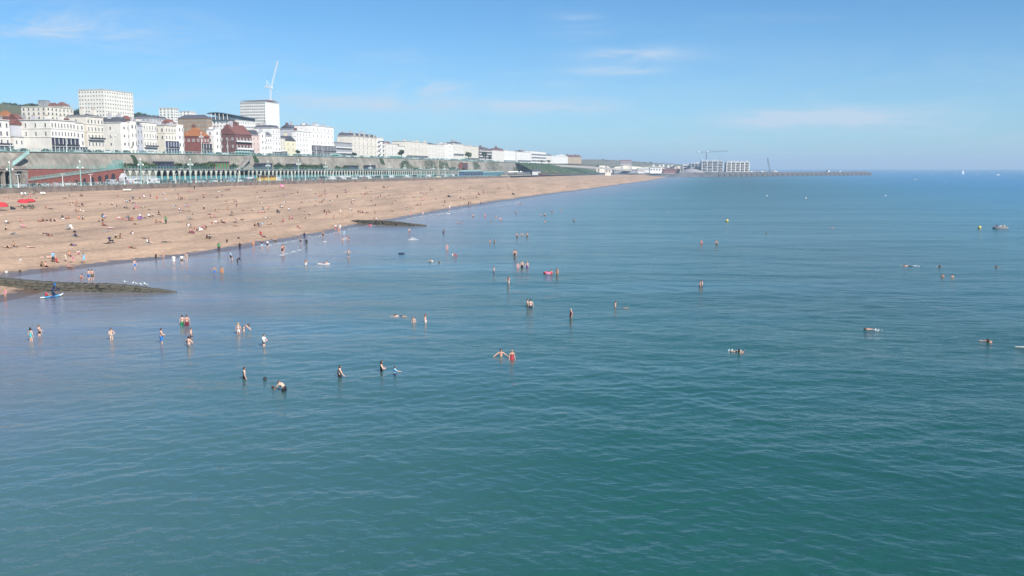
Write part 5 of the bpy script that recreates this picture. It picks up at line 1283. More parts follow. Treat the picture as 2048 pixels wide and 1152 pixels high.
prom_box('kiosk', 'cream box kiosk on the prom by the pale flagpole', 881, 889, 351.6, pm('cream box', (.66, .58, .42), .8), 227.5, LEAD, 0, 1, 4)
for k, px in enumerate((1018.5, 1022.5, 1026.5, 1030.5, 1034.5, 1041.5)):
    s_ = to_sp(at_p(px, 348, 234))[0]; q = sp(s_, 234, z_road(s_) + 2.0); o = thing('parasol', q, 0, None, 'parasol', 'white parasols at the beach cafe'); later(o, 'white parasol on the roof of the beach cafe', px)
    mb = MB(); mb.lathe([(2.0, 2.2), (1.3, 2.9), (.02, 3.5)], 8); mb.build('canopy', WHITE2, o); mb = MB(); mb.cyl(0, 0, 0, 3.4, .06, .05, 5); mb.build('pole', POLE, o)
# ------------------------------------------------------------------ vehicles
CARCOL = {'white': (.72, .72, .72), 'silver': (.42, .44, .46), 'black': (.018, .018, .022), 'dark grey': (.06, .062, .07), 'blue': (.04, .08, .20), 'red': (.30, .03, .03), 'maroon': (.16, .03, .06), 'pale blue': (.22, .33, .42), 'green': (.04, .12, .07), 'beige': (.45, .38, .28), 'navy blue': (.02, .03, .07)}
CARM = {k: pm(k + ' car paint', c, .3, .03, .5, spec=.5) for k, c in CARCOL.items()}
def car_meshes(kind):
    b = MB(); g = MB()
    if kind == 'van':
        L, Wd = 5.0, .95
        prof = [(-2.5, .35), (2.45, .35), (2.5, .9), (2.2, 1.15), (1.55, 2.0), (1.2, 2.15), (-2.45, 2.15), (-2.5, 2.0)]
        cab = None
        b.prism(prof, -Wd, Wd, 0)
        for y in (-Wd - .012, Wd + .002): g.box(.75, 1.55, y, y + .01, 1.2, 1.8)
        g.quad([(2.17, -.8, 1.25), (2.17, .8, 1.25), (1.62, .75, 1.97), (1.62, -.75, 1.97)]); g.box(-2.52, -2.503, -.7, .7, 1.3, 1.9)
    else:
        Wd = .88
        low = [(-2.1, .3), (2.1, .3), (2.15, .55), (2.0, .85), (.95, .98), (-1.75, 1.0), (-2.12, .9), (-2.15, .5)]
        b.prism(low, -Wd, Wd, 0)
        z0 = .99; t = 1.48
        bot = [(.95, .80), (-1.75 if kind == 'hatch' else -1.35, .80)]; top = [(.25, .62), (-1.35 if kind == 'hatch' else -.85, .62)]
        xf, xr = bot[0][0], bot[1][0]; tf, tr = top[0][0], top[1][0]
        g.v += [(xf, -.8, z0), (xf, .8, z0), (xr, .8, z0), (xr, -.8, z0), (tf, -.62, t - .06), (tf, .62, t - .06), (tr, .62, t - .06), (tr, -.62, t - .06)]
        for f in ((0, 1, 5, 4), (1, 2, 6, 5), (2, 3, 7, 6), (3, 0, 4, 7)): g.f.append(f); g.m.append(0)
        b.box(tr - .05, tf + .05, -.63, .63, t - .06, t, 0)
    w = MB(); w.tube([(0, -.1, 0), (0, .1, 0)], .32, 10); w.tube([(0, -.104, 0), (0, .104, 0)], .18, 8, 1)
    h = MB(); x = 2.12 if kind != 'van' else 2.49
    for y in (-.62, .62): h.box(x - .08, x + .06, y - .16, y + .16, .62, .76)
    return {'body': b.mesh(kind + '_body', CARM['white']), 'windows': g.mesh(kind + '_glass', GLASS), 'wheel': w.mesh(kind + '_wheel', [RUBBER, STEEL]), 'headlights': h.mesh(kind + '_lights', pm('lamp glass', (.8, .8, .75), .2, .02))}
CARS = {k: car_meshes(k) for k in ('saloon', 'hatch', 'van')}
def vehicle(kind, colour, loc, rz, label, px, group, wheels=True):
    o = thing('parked_' + ('van' if kind == 'van' else 'car'), loc, rz, None, 'van' if kind == 'van' else 'car', group)
    c = CARS[kind]; b = link('body', c['body'], o); b.material_slots[0].link = 'OBJECT'; b.material_slots[0].material = CARM[colour]
    link('windows', c['windows'], o)
    if wheels:
        link('headlights', c['headlights'], b)
        for x in (-1.35, 1.35):
            for y in (-.86, .86): link('wheel', c['wheel'], o, (x, y, .32))
    later(o, label, px)
rc = random.Random(21)
PAL = ['black', 'dark grey', 'navy blue', 'white', 'silver', 'black', 'dark grey', 'black', 'dark grey', 'blue', 'white', 'black', 'red', 'silver', 'dark grey', 'pale blue', 'black', 'white']
def along_prom(px):
    for x, t in ((60, 'before the colonnade'), (150, 'below the ramp'), (245, 'by the brick arches'), (330, 'before the infilled arches'), (430, 'before the first open arches'), (520, 'left of the yellow carriage'), (640, 'right of the yellow carriage'), (740, 'before the middle arches'), (930, 'before the far arches')):
        if px < x: return t
    return 'near the pavilion'
def car_row(px0, px1, P, step, prob, group, where, zf, up=False, rows=True):
    s = to_sp(at_p(px0, 355, P))[0]; s1 = to_sp(at_p(px1, 355, P))[0]
    while s < s1:
        if rc.random() < prob:
            col = rc.choice(PAL); kind = rc.choice(['saloon', 'hatch', 'hatch', 'saloon', 'van'] if not up else ['saloon', 'hatch', 'hatch'])
            if kind == 'van' and col in ('black', 'red'): col = 'white'
            p = P + rc.uniform(-.3, .3); q = sp(s, p, zf(s)); t = (q.x / (q.y * math.cos(PHI))) * F + 1024
            rot = PROM_ROT + (R(90) if rows else 0) + rc.uniform(-.03, .03)
            nm = {'saloon': 'saloon car', 'hatch': 'hatchback', 'van': 'van'}[kind]
            vehicle(kind, col, q, rot, '%s %s %s' % (col, nm, where(t)), t, group, t < 640)
        s += step * rc.uniform(.95, 1.25)
car_row(40, 250, 242, 5.6, .9, 'cars parked on the seafront road', lambda t: 'in the near row ' + along_prom(t), z_road, rows=False)
car_row(250, 760, 241.5, 3.2, .85, 'cars parked on the seafront road', lambda t: 'in the near row ' + along_prom(t), z_road)
car_row(252, 910, 255, 4.0, .7, 'cars parked on the seafront road', lambda t: 'in the far row ' + along_prom(t), z_road)
def along_upper(px):
    for x, t in ((100, 'before the corner hotel'), (210, 'before the cream house'), (300, 'before the slate mansard'), (400, 'before the brick house'), (520, 'before the brown gabled house'), (630, 'before the white corner house'), (720, 'before the verandah terrace'), (820, 'before the cream hotel')):
        if px < x: return t
    return 'before the far terraces'
car_row(0, 1000, 284.6, 6.2, .7, 'cars on the upper road', lambda t: 'on the upper road ' + along_upper(t), lambda s: z_upper(s) + .12, True, False)
# the yellow railway carriages
def carriage(px0, px1, label):
    P = 233.0; s0 = to_sp(at_p(px0, 355, P))[0]; s1 = to_sp(at_p(px1, 355, P))[0]; W = s1 - s0; YEL = pm('yellow coach paint', (.62, .36, .03), .5, .08)
    o = thing('railway_carriage', sp(s0, P, z_road(s0) + .15), PROM_ROT, label, 'carriage', 'yellow carriages behind the beach wall'); H = 3.3
    mb = MB(); mb.box(0, W, 0, 2.2, .35, 1.9); mb.build('body', YEL, o)
    mb = MB(); mb.box(.05, W - .05, .05, 2.15, 1.903, 2.75); mb.build('windows', DGLASS, o)
    n = max(4, int(W / 1.6))
    for i in range(n + 1): mb = MB(); x = W * i / n; mb.box(x - .09, x + .09, -.03, .03, 1.9, 2.75); mb.build('pillar', YEL, o)
    mb = MB(); mb.prism([(-.1, 2.754), (2.3, 2.754), (2.0, 3.05), (.2, 3.05)], -.2, W + .2, axis='x'); mb.build('roof', pm('brown roof', (.13, .08, .06), .7), o)
    for x in (W * .2, W * .8): mb = MB(); mb.tube([(x, .1, .3), (x, 2.1, .3)], .3, 8); mb.build('wheel', RUBBER, o)
carriage(522.5, 535.5, 'yellow railway carriage, nearer of the coupled pair'); carriage(536.3, 553.5, 'yellow railway carriage, farther of the coupled pair')
# ------------------------------------------------------------------ lamps
def lamp(px, ybase, ytop, P, kind, label, zf, colour=POLE):
    s_ = to_sp(at_p(px, ybase, P))[0]; z0 = zf(s_); H = max(3.0, at_p(px, ytop, P).z - z0)
    o = thing('street_lamp', sp(s_, P, z0), PROM_ROT, None, 'street lamp', kind + ' lamps')
    mb = MB(); mb.lathe([(.32, 0), (.3, .8), (.17, 1.2), (.14, H * .55), (.09, H)], 8); mb.build('column', colour, o)
    if kind == 'seafront cluster':
        for a in range(4):
            c, sn = math.cos(a * 1.571), math.sin(a * 1.571)
            mb = MB(); mb.tube([(0, 0, H - 1.5), (c * .9, sn * .9, H - .9), (c * 1.15, sn * 1.15, H - 1.4)], .07, 5); ar = mb.build('arm', colour, o)
            mb = MB(); mb.lathe([(.05, 0), (.3, -.15), (.34, -.5), (.1, -.75)], 8, 0, (c * 1.15, sn * 1.15, H - 1.4)); mb.build('lantern', POLE, ar)
        mb = MB(); mb.lathe([(.06, 0), (.3, .2), (.3, .6), (.04, 1.0)], 8, 0, (0, 0, H)); mb.build('finial', POLE, o)
    elif kind == 'flat-headed':
        mb = MB(); mb.box(-.9, .9, -.25, .25, H, H + .18); mb.build('lamp_head', POLE, o)
    else:
        mb = MB(); mb.tube([(0, 0, H), (0, -.6, H + .5), (0, -1.6, H + .6)], .06, 5); mb.build('arm', colour, o)
        mb = MB(); mb.box(-.2, .2, -2.1, -1.5, H + .5, H + .68); mb.build('lamp_head', POLE, o)
    later(o, label, px)
for px, yb, yt in ((22, 375, 328), (162, 366, 326), (283, 366, 321), (382, 363, 321.5), (537, 361, 325), (598, 359.5, 322), (652, 358.5, 328), (741, 356.5, 331), (779, 356, 329.5), (810, 356, 331.5), (841, 355.5, 332), (867, 355, 333), (889, 354, 334)):
    lamp(px, yb, yt, P_WALL + 3, 'seafront cluster', 'tall turquoise lamp post with a cluster of lanterns ' + along_prom(px), z_road, TURQL)
for px, yb, yt in ((37, 374, 349), (126, 371, 348.5), (182, 368, 349), (249, 368, 350), (295, 366.5, 350), (351, 365.5, 348.5), (392, 364.5, 348), (442, 364, 347.5), (477, 364, 346.5), (520, 362, 349), (553, 361, 346.5), (585, 360, 347), (611, 359.5, 347.5), (665, 358.5, 347), (692, 358, 348), (713, 357.5, 348), (737, 357, 347.5), (824, 355, 345.5), (853, 354.5, 346)):
    lamp(px, yb, yt, P_WALL + 1.4, 'flat-headed', 'short white lamp post with a flat head ' + along_prom(px), z_road)
for px, yt in ((22, 290), (134, 272), (229, 265), (332, 275), (404, 268), (456, 282), (548, 283), (633, 288), (646, 290), (728, 294), (809, 303), (872, 305), (969, 309), (1081, 312), (1105, 315)):
    lamp(px, 310, yt, P_CLIFF1 + 1.6, 'seafront cluster' if px in (229, 404) else 'upper road', 'pale lamp post on the upper road ' + along_upper(px), lambda s: z_upper(s) + .12)
# a tall plain flagpole
s_ = to_sp(at_p(876.5, 352, 228))[0]; o = thing('flagpole', sp(s_, 228, z_road(s_)), 0, 'tall plain cream flagpole by the cream kiosk', 'flagpole'); H = at_p(876.5, 321, 228).z - z_road(s_)
mb = MB(); mb.lathe([(.35, 0), (.3, .6), (.22, 1), (.16, H)], 8); mb.build('pole', pm('cream paint', (.62, .60, .46), .6), o); mb = MB(); mb.lathe([(.05, 0), (.25, .2), (.05, .45)], 8, 0, (0, 0, H)); mb.build('truck', POLE, o)
# ------------------------------------------------------------------ people
SKIN = [pm('fair skin', (.64, .40, .30), .6, .04, 3), pm('sunburnt skin', (.58, .31, .22), .6, .04, 3), pm('tanned skin', (.44, .25, .16), .6, .04, 3), pm('brown skin', (.17, .085, .05), .6, .04, 3)]
HAIRC = {'dark': pm('dark hair', (.022, .016, .013), .6, .1, 6), 'brown': pm('brown hair', (.075, .042, .024), .6, .1, 6), 'blond': pm('blond hair', (.42, .29, .13), .6, .1, 6), 'grey': pm('grey hair', (.40, .38, .36), .6, .1, 6), 'red': pm('red hair', (.22, .06, .02), .6, .1, 6)}
CLOTHC = {'black': (.02, .02, .024), 'navy': (.025, .035, .09), 'blue': (.03, .17, .50), 'pale blue': (.25, .50, .72), 'white': (.72, .72, .72), 'red': (.48, .04, .05), 'pink': (.62, .22, .34), 'green': (.03, .33, .12), 'grey': (.18, .19, .20), 'purple': (.17, .08, .26), 'orange': (.55, .20, .05), 'yellow': (.60, .48, .10), 'turquoise': (.12, .48, .50), 'maroon': (.18, .025, .05), 'olive': (.10, .10, .05), 'cream': (.60, .54, .42)}
CLOTH = {k: pm(k + ' cloth', c, .85, .06, 4) for k, c in CLOTHC.items()}
EYE_M = pm('eye', (.02, .02, .02), .3)
# skeletons: facing +Y, up +Z, metres, for a 1.75 m adult; origin at the ground point that carries the body
def pose_points(kind):
    P = {}
    def setb(pel, chest, neck, head, crown):
        P.update(pelvis=pel, chest=chest, neck=neck, head=head, crown=crown)
        P['spine'] = tuple((a + b) / 2 for a, b in zip(pel, chest))
    if kind in ('stand', 'arms_out', 'akimbo', 'walk', 'wave', 'point'):
        setb((0, 0, .96), (0, -.01, 1.32), (0, 0, 1.48), (0, .03, 1.60), (0, .02, 1.70))
        for k, x in (('L', -1), ('R', 1)):
            P['sho' + k] = (.185 * x, -.01, 1.40); P['hip' + k] = (.10 * x, 0, .90)
            P['elb' + k] = (.26 * x, -.03, 1.12); P['wri' + k] = (.27 * x, .06, .87); P['han' + k] = (.27 * x, .09, .78)
            P['kne' + k] = (.11 * x, .03, .50); P['ank' + k] = (.12 * x, -.02, .09); P['toe' + k] = (.13 * x, .14, .03)
        if kind == 'arms_out':
            for k, x in (('L', -1), ('R', 1)): P['elb' + k] = (.42 * x, .08, 1.22); P['wri' + k] = (.60 * x, .22, 1.12); P['han' + k] = (.67 * x, .27, 1.09)
        if kind == 'akimbo':
            for k, x in (('L', -1), ('R', 1)): P['elb' + k] = (.33 * x, .10, 1.14); P['wri' + k] = (.16 * x, .28, 1.12); P['han' + k] = (.08 * x, .32, 1.13)
        if kind == 'wave': P['elbR'] = (.36, .05, 1.52); P['wriR'] = (.33, .12, 1.76); P['hanR'] = (.32, .13, 1.85)
        if kind == 'point': P['elbR'] = (.28, .25, 1.26); P['wriR'] = (.27, .50, 1.22); P['hanR'] = (.27, .58, 1.21)
        if kind == 'walk':
            P['kneL'] = (-.10, .20, .52); P['ankL'] = (-.10, .26, .10); P['toeL'] = (-.10, .42, .06); P['kneR'] = (.10, -.02, .50); P['ankR'] = (.10, -.32, .13); P['toeR'] = (.10, -.20, .03)
            P['elbL'] = (-.25, -.16, 1.14); P['wriL'] = (-.25, -.10, .90); P['hanL'] = (-.25, -.06, .82); P['elbR'] = (.25, .10, 1.14); P['wriR'] = (.24, .27, .95); P['hanR'] = (.23, .33, .90)
    elif kind == 'bend':
        setb((0, -.10, .92), (0, .22, 1.14), (0, .36, 1.20), (0, .47, 1.24), (0, .56, 1.27))
        for k, x in (('L', -1), ('R', 1)):
            P['sho' + k] = (.185 * x, .30, 1.16); P['hip' + k] = (.10 * x, -.08, .88); P['elb' + k] = (.24 * x, .46, .95); P['wri' + k] = (.20 * x, .62, .78); P['han' + k] = (.18 * x, .68, .71)
            P['kne' + k] = (.12 * x, .05, .50); P['ank' + k] = (.13 * x, -.06, .09); P['toe' + k] = (.14 * x, .11, .03)
    elif kind in ('sit', 'sit_hug', 'chair'):
        z = .10 if kind != 'chair' else .42
        setb((0, 0, z + .05), (0, -.13 if kind != 'sit_hug' else .06, z + .42), (0, -.12 if kind != 'sit_hug' else .12, z + .58), (0, -.07 if kind != 'sit_hug' else .17, z + .70), (0, -.08 if kind != 'sit_hug' else .16, z + .80))
        for k, x in (('L', -1), ('R', 1)):
            by = P['chest'][1]
            P['sho' + k] = (.185 * x, by, z + .50); P['hip' + k] = (.11 * x, .02, z + .03)
            if kind == 'sit_hug':
                P['kne' + k] = (.13 * x, .36, .52); P['ank' + k] = (.12 * x, .52, .09); P['toe' + k] = (.12 * x, .68, .04); P['elb' + k] = (.27 * x, .26, .50); P['wri' + k] = (.12 * x, .46, .46); P['han' + k] = (.05 * x, .50, .45)
            elif kind == 'chair':
                P['kne' + k] = (.13 * x, .44, .46); P['ank' + k] = (.13 * x, .62, .09); P['toe' + k] = (.13 * x, .78, .05); P['elb' + k] = (.27 * x, .02, .66); P['wri' + k] = (.22 * x, .24, .56); P['han' + k] = (.2 * x, .32, .54)
            else:
                P['kne' + k] = (.14 * x, .42, .30 if x > 0 else .16); P['ank' + k] = (.13 * x, .74 if x > 0 else .86, .09); P['toe' + k] = (.14 * x, .84 if x > 0 else .93, .18); P['elb' + k] = (.28 * x, -.24, .36); P['wri' + k] = (.27 * x, -.36, .12); P['han' + k] = (.27 * x, -.40, .05)
    elif kind == 'crouch':
        setb((0, -.12, .36), (0, .06, .66), (0, .14, .80), (0, .21, .90), (0, .21, 1.0))
        for k, x in (('L', -1), ('R', 1)):
            P['sho' + k] = (.185 * x, .08, .74); P['hip' + k] = (.11 * x, -.10, .33); P['kne' + k] = (.17 * x, .30, .46); P['ank' + k] = (.15 * x, .02, .09); P['toe' + k] = (.16 * x, .19, .03); P['elb' + k] = (.26 * x, .28, .54); P['wri' + k] = (.16 * x, .46, .36); P['han' + k] = (.12 * x, .52, .28)
    elif kind == 'kneel_paddle':
        setb((0, -.05, .42), (0, .12, .78), (0, .20, .93), (0, .27, 1.04), (0, .28, 1.14))
        for k, x in (('L', -1), ('R', 1)):
            P['sho' + k] = (.185 * x, .14, .86); P['hip' + k] = (.11 * x, -.04, .38); P['kne' + k] = (.15 * x, .22, .09); P['ank' + k] = (.14 * x, -.22, .08); P['toe' + k] = (.14 * x, -.36, .05)
            P['elb' + k] = (.30 * x, .36, .70 if x > 0 else .98); P['wri' + k] = (.22 * x + .1, .62, .50 if x > 0 else .98); P['han' + k] = (.2 * x + .12, .66, .44 if x > 0 else .98)
    elif kind in ('lie_back', 'lie_front', 'recline', 'lie_knee'):
        z = .11
        if kind == 'recline': setb((0, 0, .12), (0, -.30, .32), (0, -.40, .44), (0, -.44, .57), (0, -.46, .67))
        else: setb((0, 0, z), (0, -.38, z + .02), (0, -.56, z + .02), (0, -.68, z + .02), (0, -.78, z + .02))
        for k, x in (('L', -1), ('R', 1)):
            P['hip' + k] = (.10 * x, .06, z - .01); P['kne' + k] = (.13 * x, .46, .10); P['ank' + k] = (.14 * x, .87, .07); P['toe' + k] = (.18 * x, .92, .16 if kind != 'lie_front' else .03)
            if kind == 'lie_knee' and x > 0: P['kneR'] = (.13, .34, .40); P['ankR'] = (.13, .56, .08); P['toeR'] = (.13, .70, .04)
            if kind == 'recline': P['sho' + k] = (.185 * x, -.33, .37); P['elb' + k] = (.24 * x, -.52, .10); P['wri' + k] = (.24 * x, -.28, .06); P['han' + k] = (.24 * x, -.20, .05)
            elif kind == 'lie_front': P['sho' + k] = (.185 * x, -.48, z); P['elb' + k] = (.36 * x, -.62, .08); P['wri' + k] = (.16 * x, -.78, .06); P['han' + k] = (.09 * x, -.80, .05)
            else: P['sho' + k] = (.185 * x, -.48, z); P['elb' + k] = (.30 * x, -.24, .08); P['wri' + k] = (.28 * x, .02, .07); P['han' + k] = (.27 * x, .10, .06)
    elif kind == 'swim':         # breaststroke, head up; origin at the water surface
        setb((0, -.45, -.16), (0, -.08, -.03), (0, .08, .03), (0, .17, .12), (0, .16, .22))
        for k, x in (('L', -1), ('R', 1)):
            P['sho' + k] = (.185 * x, 0, .02); P['elb' + k] = (.36 * x, .20, -.04); P['wri' + k] = (.44 * x, .42, .0); P['han' + k] = (.46 * x, .50, .0); P['hip' + k] = (.1 * x, -.50, -.18); P['kne' + k] = (.14 * x, -.90, -.22); P['ank' + k] = (.13 * x, -1.28, -.20); P['toe' + k] = (.13 * x, -1.44, -.22)
    elif kind == 'float':        # stretched at the surface, back showing
        setb((0, -.40, .02), (0, -.02, .06), (0, .14, .07), (0, .26, .10), (0, .34, .16))
        for k, x in (('L', -1), ('R', 1)):
            P['sho' + k] = (.185 * x, .06, .05); P['elb' + k] = (.24 * x, .34, .02); P['wri' + k] = (.18 * x, .58, .03); P['han' + k] = (.16 * x, .66, .03); P['hip' + k] = (.1 * x, -.46, .0); P['kne' + k] = (.12 * x, -.86, -.02); P['ank' + k] = (.12 * x, -1.24, .0); P['toe' + k] = (.12 * x, -1.40, .02)
    return {k: Vector(v) for k, v in P.items()}
RAD = dict(pelvis=(.145, .12), spine=(.135, .105), chest=(.15, .115), neck=(.058, .06), head=(.082, .098), crown=(.062, .072), sho=(.066, .066), elb=(.045, .045), wri=(.033, .033), han=(.036, .022), hip=(.095, .095), kne=(.062, .062), ank=(.042, .042), toe=(.036, .028))
BONES = [('pelvis', 'spine'), ('spine', 'chest'), ('chest', 'neck'), ('neck', 'head'), ('head', 'crown')] + [e for k in 'LR' for e in (('chest', 'sho' + k), ('sho' + k, 'elb' + k), ('elb' + k, 'wri' + k), ('wri' + k, 'han' + k), ('pelvis', 'hip' + k), ('hip' + k, 'kne' + k), ('kne' + k, 'ank' + k), ('ank' + k, 'toe' + k))]
class Pose: pass
def make_pose(kind):
    P = pose_points(kind); names = list(P); idx = {n: i for i, n in enumerate(names)}
    me = bpy.data.meshes.new('tmp'); me.from_pydata([P[n] for n in names], [(idx[a], idx[b]) for a, b in BONES], [])
    ob = bpy.data.objects.new('tmp', me); COL.objects.link(ob)
    md = ob.modifiers.new('skin', 'SKIN'); md.use_smooth_shade = True; md.branch_smoothing = .6
    sv = me.skin_vertices[0].data
    for n in names: sv[idx[n]].radius = RAD[n.rstrip('LR') if n[-1] in 'LR' else n]; sv[idx[n]].use_root = (n == 'pelvis')
    ss = ob.modifiers.new('sub', 'SUBSURF'); ss.levels = 1
    dg = bpy.context.evaluated_depsgraph_get(); dg.update()
    ev = ob.evaluated_get(dg); em = bpy.data.meshes.new_from_object(ev)
    bpy.data.objects.remove(ob)
    V = [v.co.copy() for v in em.vertices]; N = [v.normal.copy() for v in em.vertices]; Fc = [tuple(p.vertices) for p in em.polygons]
    # which bone does each face belong to
    seg = [(a, b, P[a], P[b]) for a, b in BONES]
    lab = []
    for f in Fc:
        c = sum((V[i] for i in f), Vector()) / len(f); best = None
        for a, b, p, q in seg:
            d = q - p; t = max(0, min(1, (c - p).dot(d) / max(d.length_squared, 1e-9))); r = RAD[a.rstrip('LR') if a[-1] in 'LR' else a][0] * (1 - t) + RAD[b.rstrip('LR') if b[-1] in 'LR' else b][0] * t
            e = (c - p - d * t).length / r
            if best is None or e < best[0]: best = (e, a, b, t)
        lab.append((best[1].rstrip('LR') if best[1][-1] in 'LR' else best[1], best[2].rstrip('LR') if best[2][-1] in 'LR' else best[2], best[3], c))
    o = Pose(); o.P, o.V, o.N, o.F, o.lab = P, V, N, Fc, lab; o.cache = {}; o.kind = kind
    # body mesh: skin surface plus fingers, nose, ears, eyes
    mb = MB(); mb.v = [tuple(v) for v in V]; mb.f = list(Fc); mb.m = [0] * len(Fc)
    for k in 'LR':
        w, h = P['wri' + k], P['han' + k]; d = (h - w).normalized(); sd = d.cross(Vector((0, 1, .3))).normalized(); nn = d.cross(sd)
        for j, (off, ln) in enumerate(((-.030, .062), (-.010, .075), (.011, .070), (.031, .055))):
            b = h + sd * off - d * .01; mb.tube([b, b + d * ln * .6 + nn * .008, b + d * ln * .95 + nn * .03], [.010, .009, .007], 5)
        x = 1 if k == 'L' else -1; b = w.lerp(h, .4) + sd * .03 * x; mb.tube([b, b + sd * .035 * x + d * .03, b + sd * .045 * x + d * .06], [.012, .011, .008], 5)
    hd, cr, nk = P['head'], P['crown'], P['neck']; up = (cr - hd).normalized()
    fw = Vector((0, 1, 0)) if kind not in ('lie_back', 'lie_knee', 'lie_front', 'recline') else (Vector((0, 0, 1)) if kind in ('lie_back', 'lie_knee') else Vector((0, 0, -1)) if kind == 'lie_front' else Vector((0, .8, .6)))
    fw = (fw - up * fw.dot(up)).normalized(); rt = fw.cross(up).normalized()
    mb.tube([hd + fw * .075 + up * .035, hd + fw * .108 - up * .005], [.008, .017], 5)
    for sx in (-1, 1):
        mb.tube([hd + rt * sx * .072 + up * .02, hd + rt * sx * .092 + up * .03 - fw * .01], [.022, .016], 5)
        mb.tube([hd + rt * sx * .032 + fw * .082 + up * .035, hd + rt * sx * .032 + fw * .092 + up * .035], [.012, .008], 5, 1)
    mb.tube([hd + rt * -.025 + fw * .085 - up * .04, hd + rt * .025 + fw * .085 - up * .04], .008, 4, 2)
    o.body = mb.mesh('person_' + kind, [SKIN[0], EYE_M, pm('lips', (.35, .12, .10), .5)], True); o.fw, o.up = fw, up
    bpy.data.meshes.remove(em); bpy.data.meshes.remove(me)
    return o
def garment(o, g):
    if g in o.cache: return o.cache[g]
    sel = []
    hd, cr = o.P['head'], o.P['crown']
    for f, (a, b, t, c) in zip(o.F, o.lab):
        tor = (a, b) in (('pelvis', 'spine'), ('spine', 'chest'))
        pel = (a == 'pelvis' and b == 'spine' and t < .45) or (a == 'pelvis' and b == 'hip')
        ch = (a, b) == ('spine', 'chest') or (a, b) == ('chest', 'sho') or ((a, b) == ('chest', 'neck') and t < .35)
        ok = {'shorts': pel or (a == 'hip' and t < .78), 'briefs': pel or (a == 'hip' and t < .12), 'trousers': pel or a == 'hip' or (a == 'kne' and t < .9),
              'bikini_top': (a, b) == ('spine', 'chest') and t > .45, 'shirt': tor or ch or (a == 'sho' and t < .75), 'swimsuit': pel or tor or (a == 'hip' and t < .08),
              'wetsuit': pel or tor or ch or a == 'sho' or a == 'hip' or (a == 'kne' and t < .9) or (a == 'elb' and t < .8), 'dress': pel or tor or ch or (a == 'hip' and t < .9),
              'hair': b == 'crown' or (b == 'head' and (c - hd).dot(o.fw) < .02 and (c - hd).dot(o.up) > -.075), 'cap': b == 'crown',
              'long_hair': b == 'crown' or (b in ('head', 'neck') and (c - hd).dot(o.fw) < .015)}[g]
        if b == 'crown' and g in ('hair', 'long_hair') and (c - hd).dot(o.fw) > .062 and (c - hd).dot(o.up) < .07: ok = False
        if ok: sel.append(f)
    off = {'hair': .022, 'long_hair': .03, 'cap': .03, 'shorts': .03, 'dress': .035, 'shirt': .022, 'trousers': .022}.get(g, .010)
    mp = {}; mb = MB()
    for f in sel:
        for i in f:
            if i not in mp: mp[i] = len(mb.v); mb.v.append(tuple(o.V[i] + o.N[i] * off))
        mb.f.append(tuple(mp[i] for i in f)); mb.m.append(0)
    me = mb.mesh(g + '_' + o.kind, CLOTH['black'], True); o.cache[g] = me
    return me
POSES = {k: make_pose(k) for k in ('stand', 'arms_out', 'akimbo', 'walk', 'wave', 'point', 'bend', 'sit', 'sit_hug', 'chair', 'crouch', 'kneel_paddle', 'lie_back', 'lie_front', 'recline', 'lie_knee', 'swim', 'float')}
N_PEOPLE = 0
GNAME = {'hair': 'hair', 'long_hair': 'hair', 'shorts': 'swim_shorts', 'briefs': 'swim_briefs', 'bikini_top': 'bikini_top', 'shirt': 'shirt', 'trousers': 'trousers', 'swimsuit': 'swimsuit', 'wetsuit': 'wetsuit', 'dress': 'dress', 'cap': 'cap'}
def person(px, loc, pose, rz, skin, hair, wear, scale, label=None, group=None, auto=None):
    global N_PEOPLE
    o = POSES[pose]; N_PEOPLE += 1
    b = link('person', o.body, None, loc, (0, 0, rz), (scale, scale, scale), label, 'person', group)
    b.material_slots[0].link = 'OBJECT'; b.material_slots[0].material = SKIN[skin]
    for g, c in [hair] + list(wear):
        m = HAIRC[c] if g in ('hair', 'long_hair') else CLOTH[c]
        q = link(GNAME[g], garment(o, g), b); q.material_slots[0].link = 'OBJECT'; q.material_slots[0].material = m
    if auto: later(b, auto, px)
    return b
H, LH = ('hair', 'dark'), ('long_hair', 'dark')
HB, LB, LBL, HBL = ('hair', 'brown'), ('long_hair', 'brown'), ('long_hair', 'blond'), ('hair', 'blond')
HG = ('hair', 'grey'); LR_ = ('long_hair', 'red')
def wader(px, py, pose, face, sub, skin, hair, wear, scale, label, group='bathers in the sea'):
    """px, py: where the water meets the body; sub: metres of the body under water; face: 0 away, 90 right, 180 to the camera, 270 left"""
    q = at_z(px, py, 0); return person(px, (q.x, q.y, -sub * scale), pose, -R(face), skin, hair, wear, scale, label, group)
def on_beach(px, py, pose, face, skin, hair, wear, scale, label=None, group='people on the beach', auto=None):
    q = at_beach(px, py); return person(px, (q.x, q.y, q.z), pose, -R(face), skin, hair, wear, scale, label, group, auto)
SW = lambda c: (('shorts', c),)
BK = lambda c: (('briefs', c), ('bikini_top', c))
SS_ = lambda c: (('swimsuit', c),)
W_ = wader
# --- bathers, nearest first
W_(62, 683, 'stand', 20, .42, 0, LH, SS_('turquoise'), .98, 'woman in a turquoise swimsuit wading at the far left')
W_(79, 671, 'point', 95, .62, 0, H, BK('black'), .92, 'person in a black bikini just right of the turquoise swimsuit')
W_(223, 680, 'akimbo', 120, .50, 0, LH, BK('cream'), .92, 'dark-haired woman in a pale bikini wading alone at left')
W_(323, 686, 'akimbo', 60, .42, 0, H, SW('blue'), 1.04, 'man in bright blue swimming shorts')
W_(365, 651, 'stand', 10, .66, 0, H, SW('green'), 1.0, 'bare-backed bather in bright green shorts')
W_(374, 652, 'stand', 350, .60, 1, HB, SW('maroon'), 1.0, 'tanned bather in maroon trunks beside the green shorts')
W_(383, 676, 'stand', 80, .55, 0, H, SW('black'), .82, 'child in black shorts behind the broad-backed man')
W_(378, 693, 'akimbo', 20, .86, 0, H, SW('grey'), 1.08, 'broad-backed man in grey shorts up to his waist')
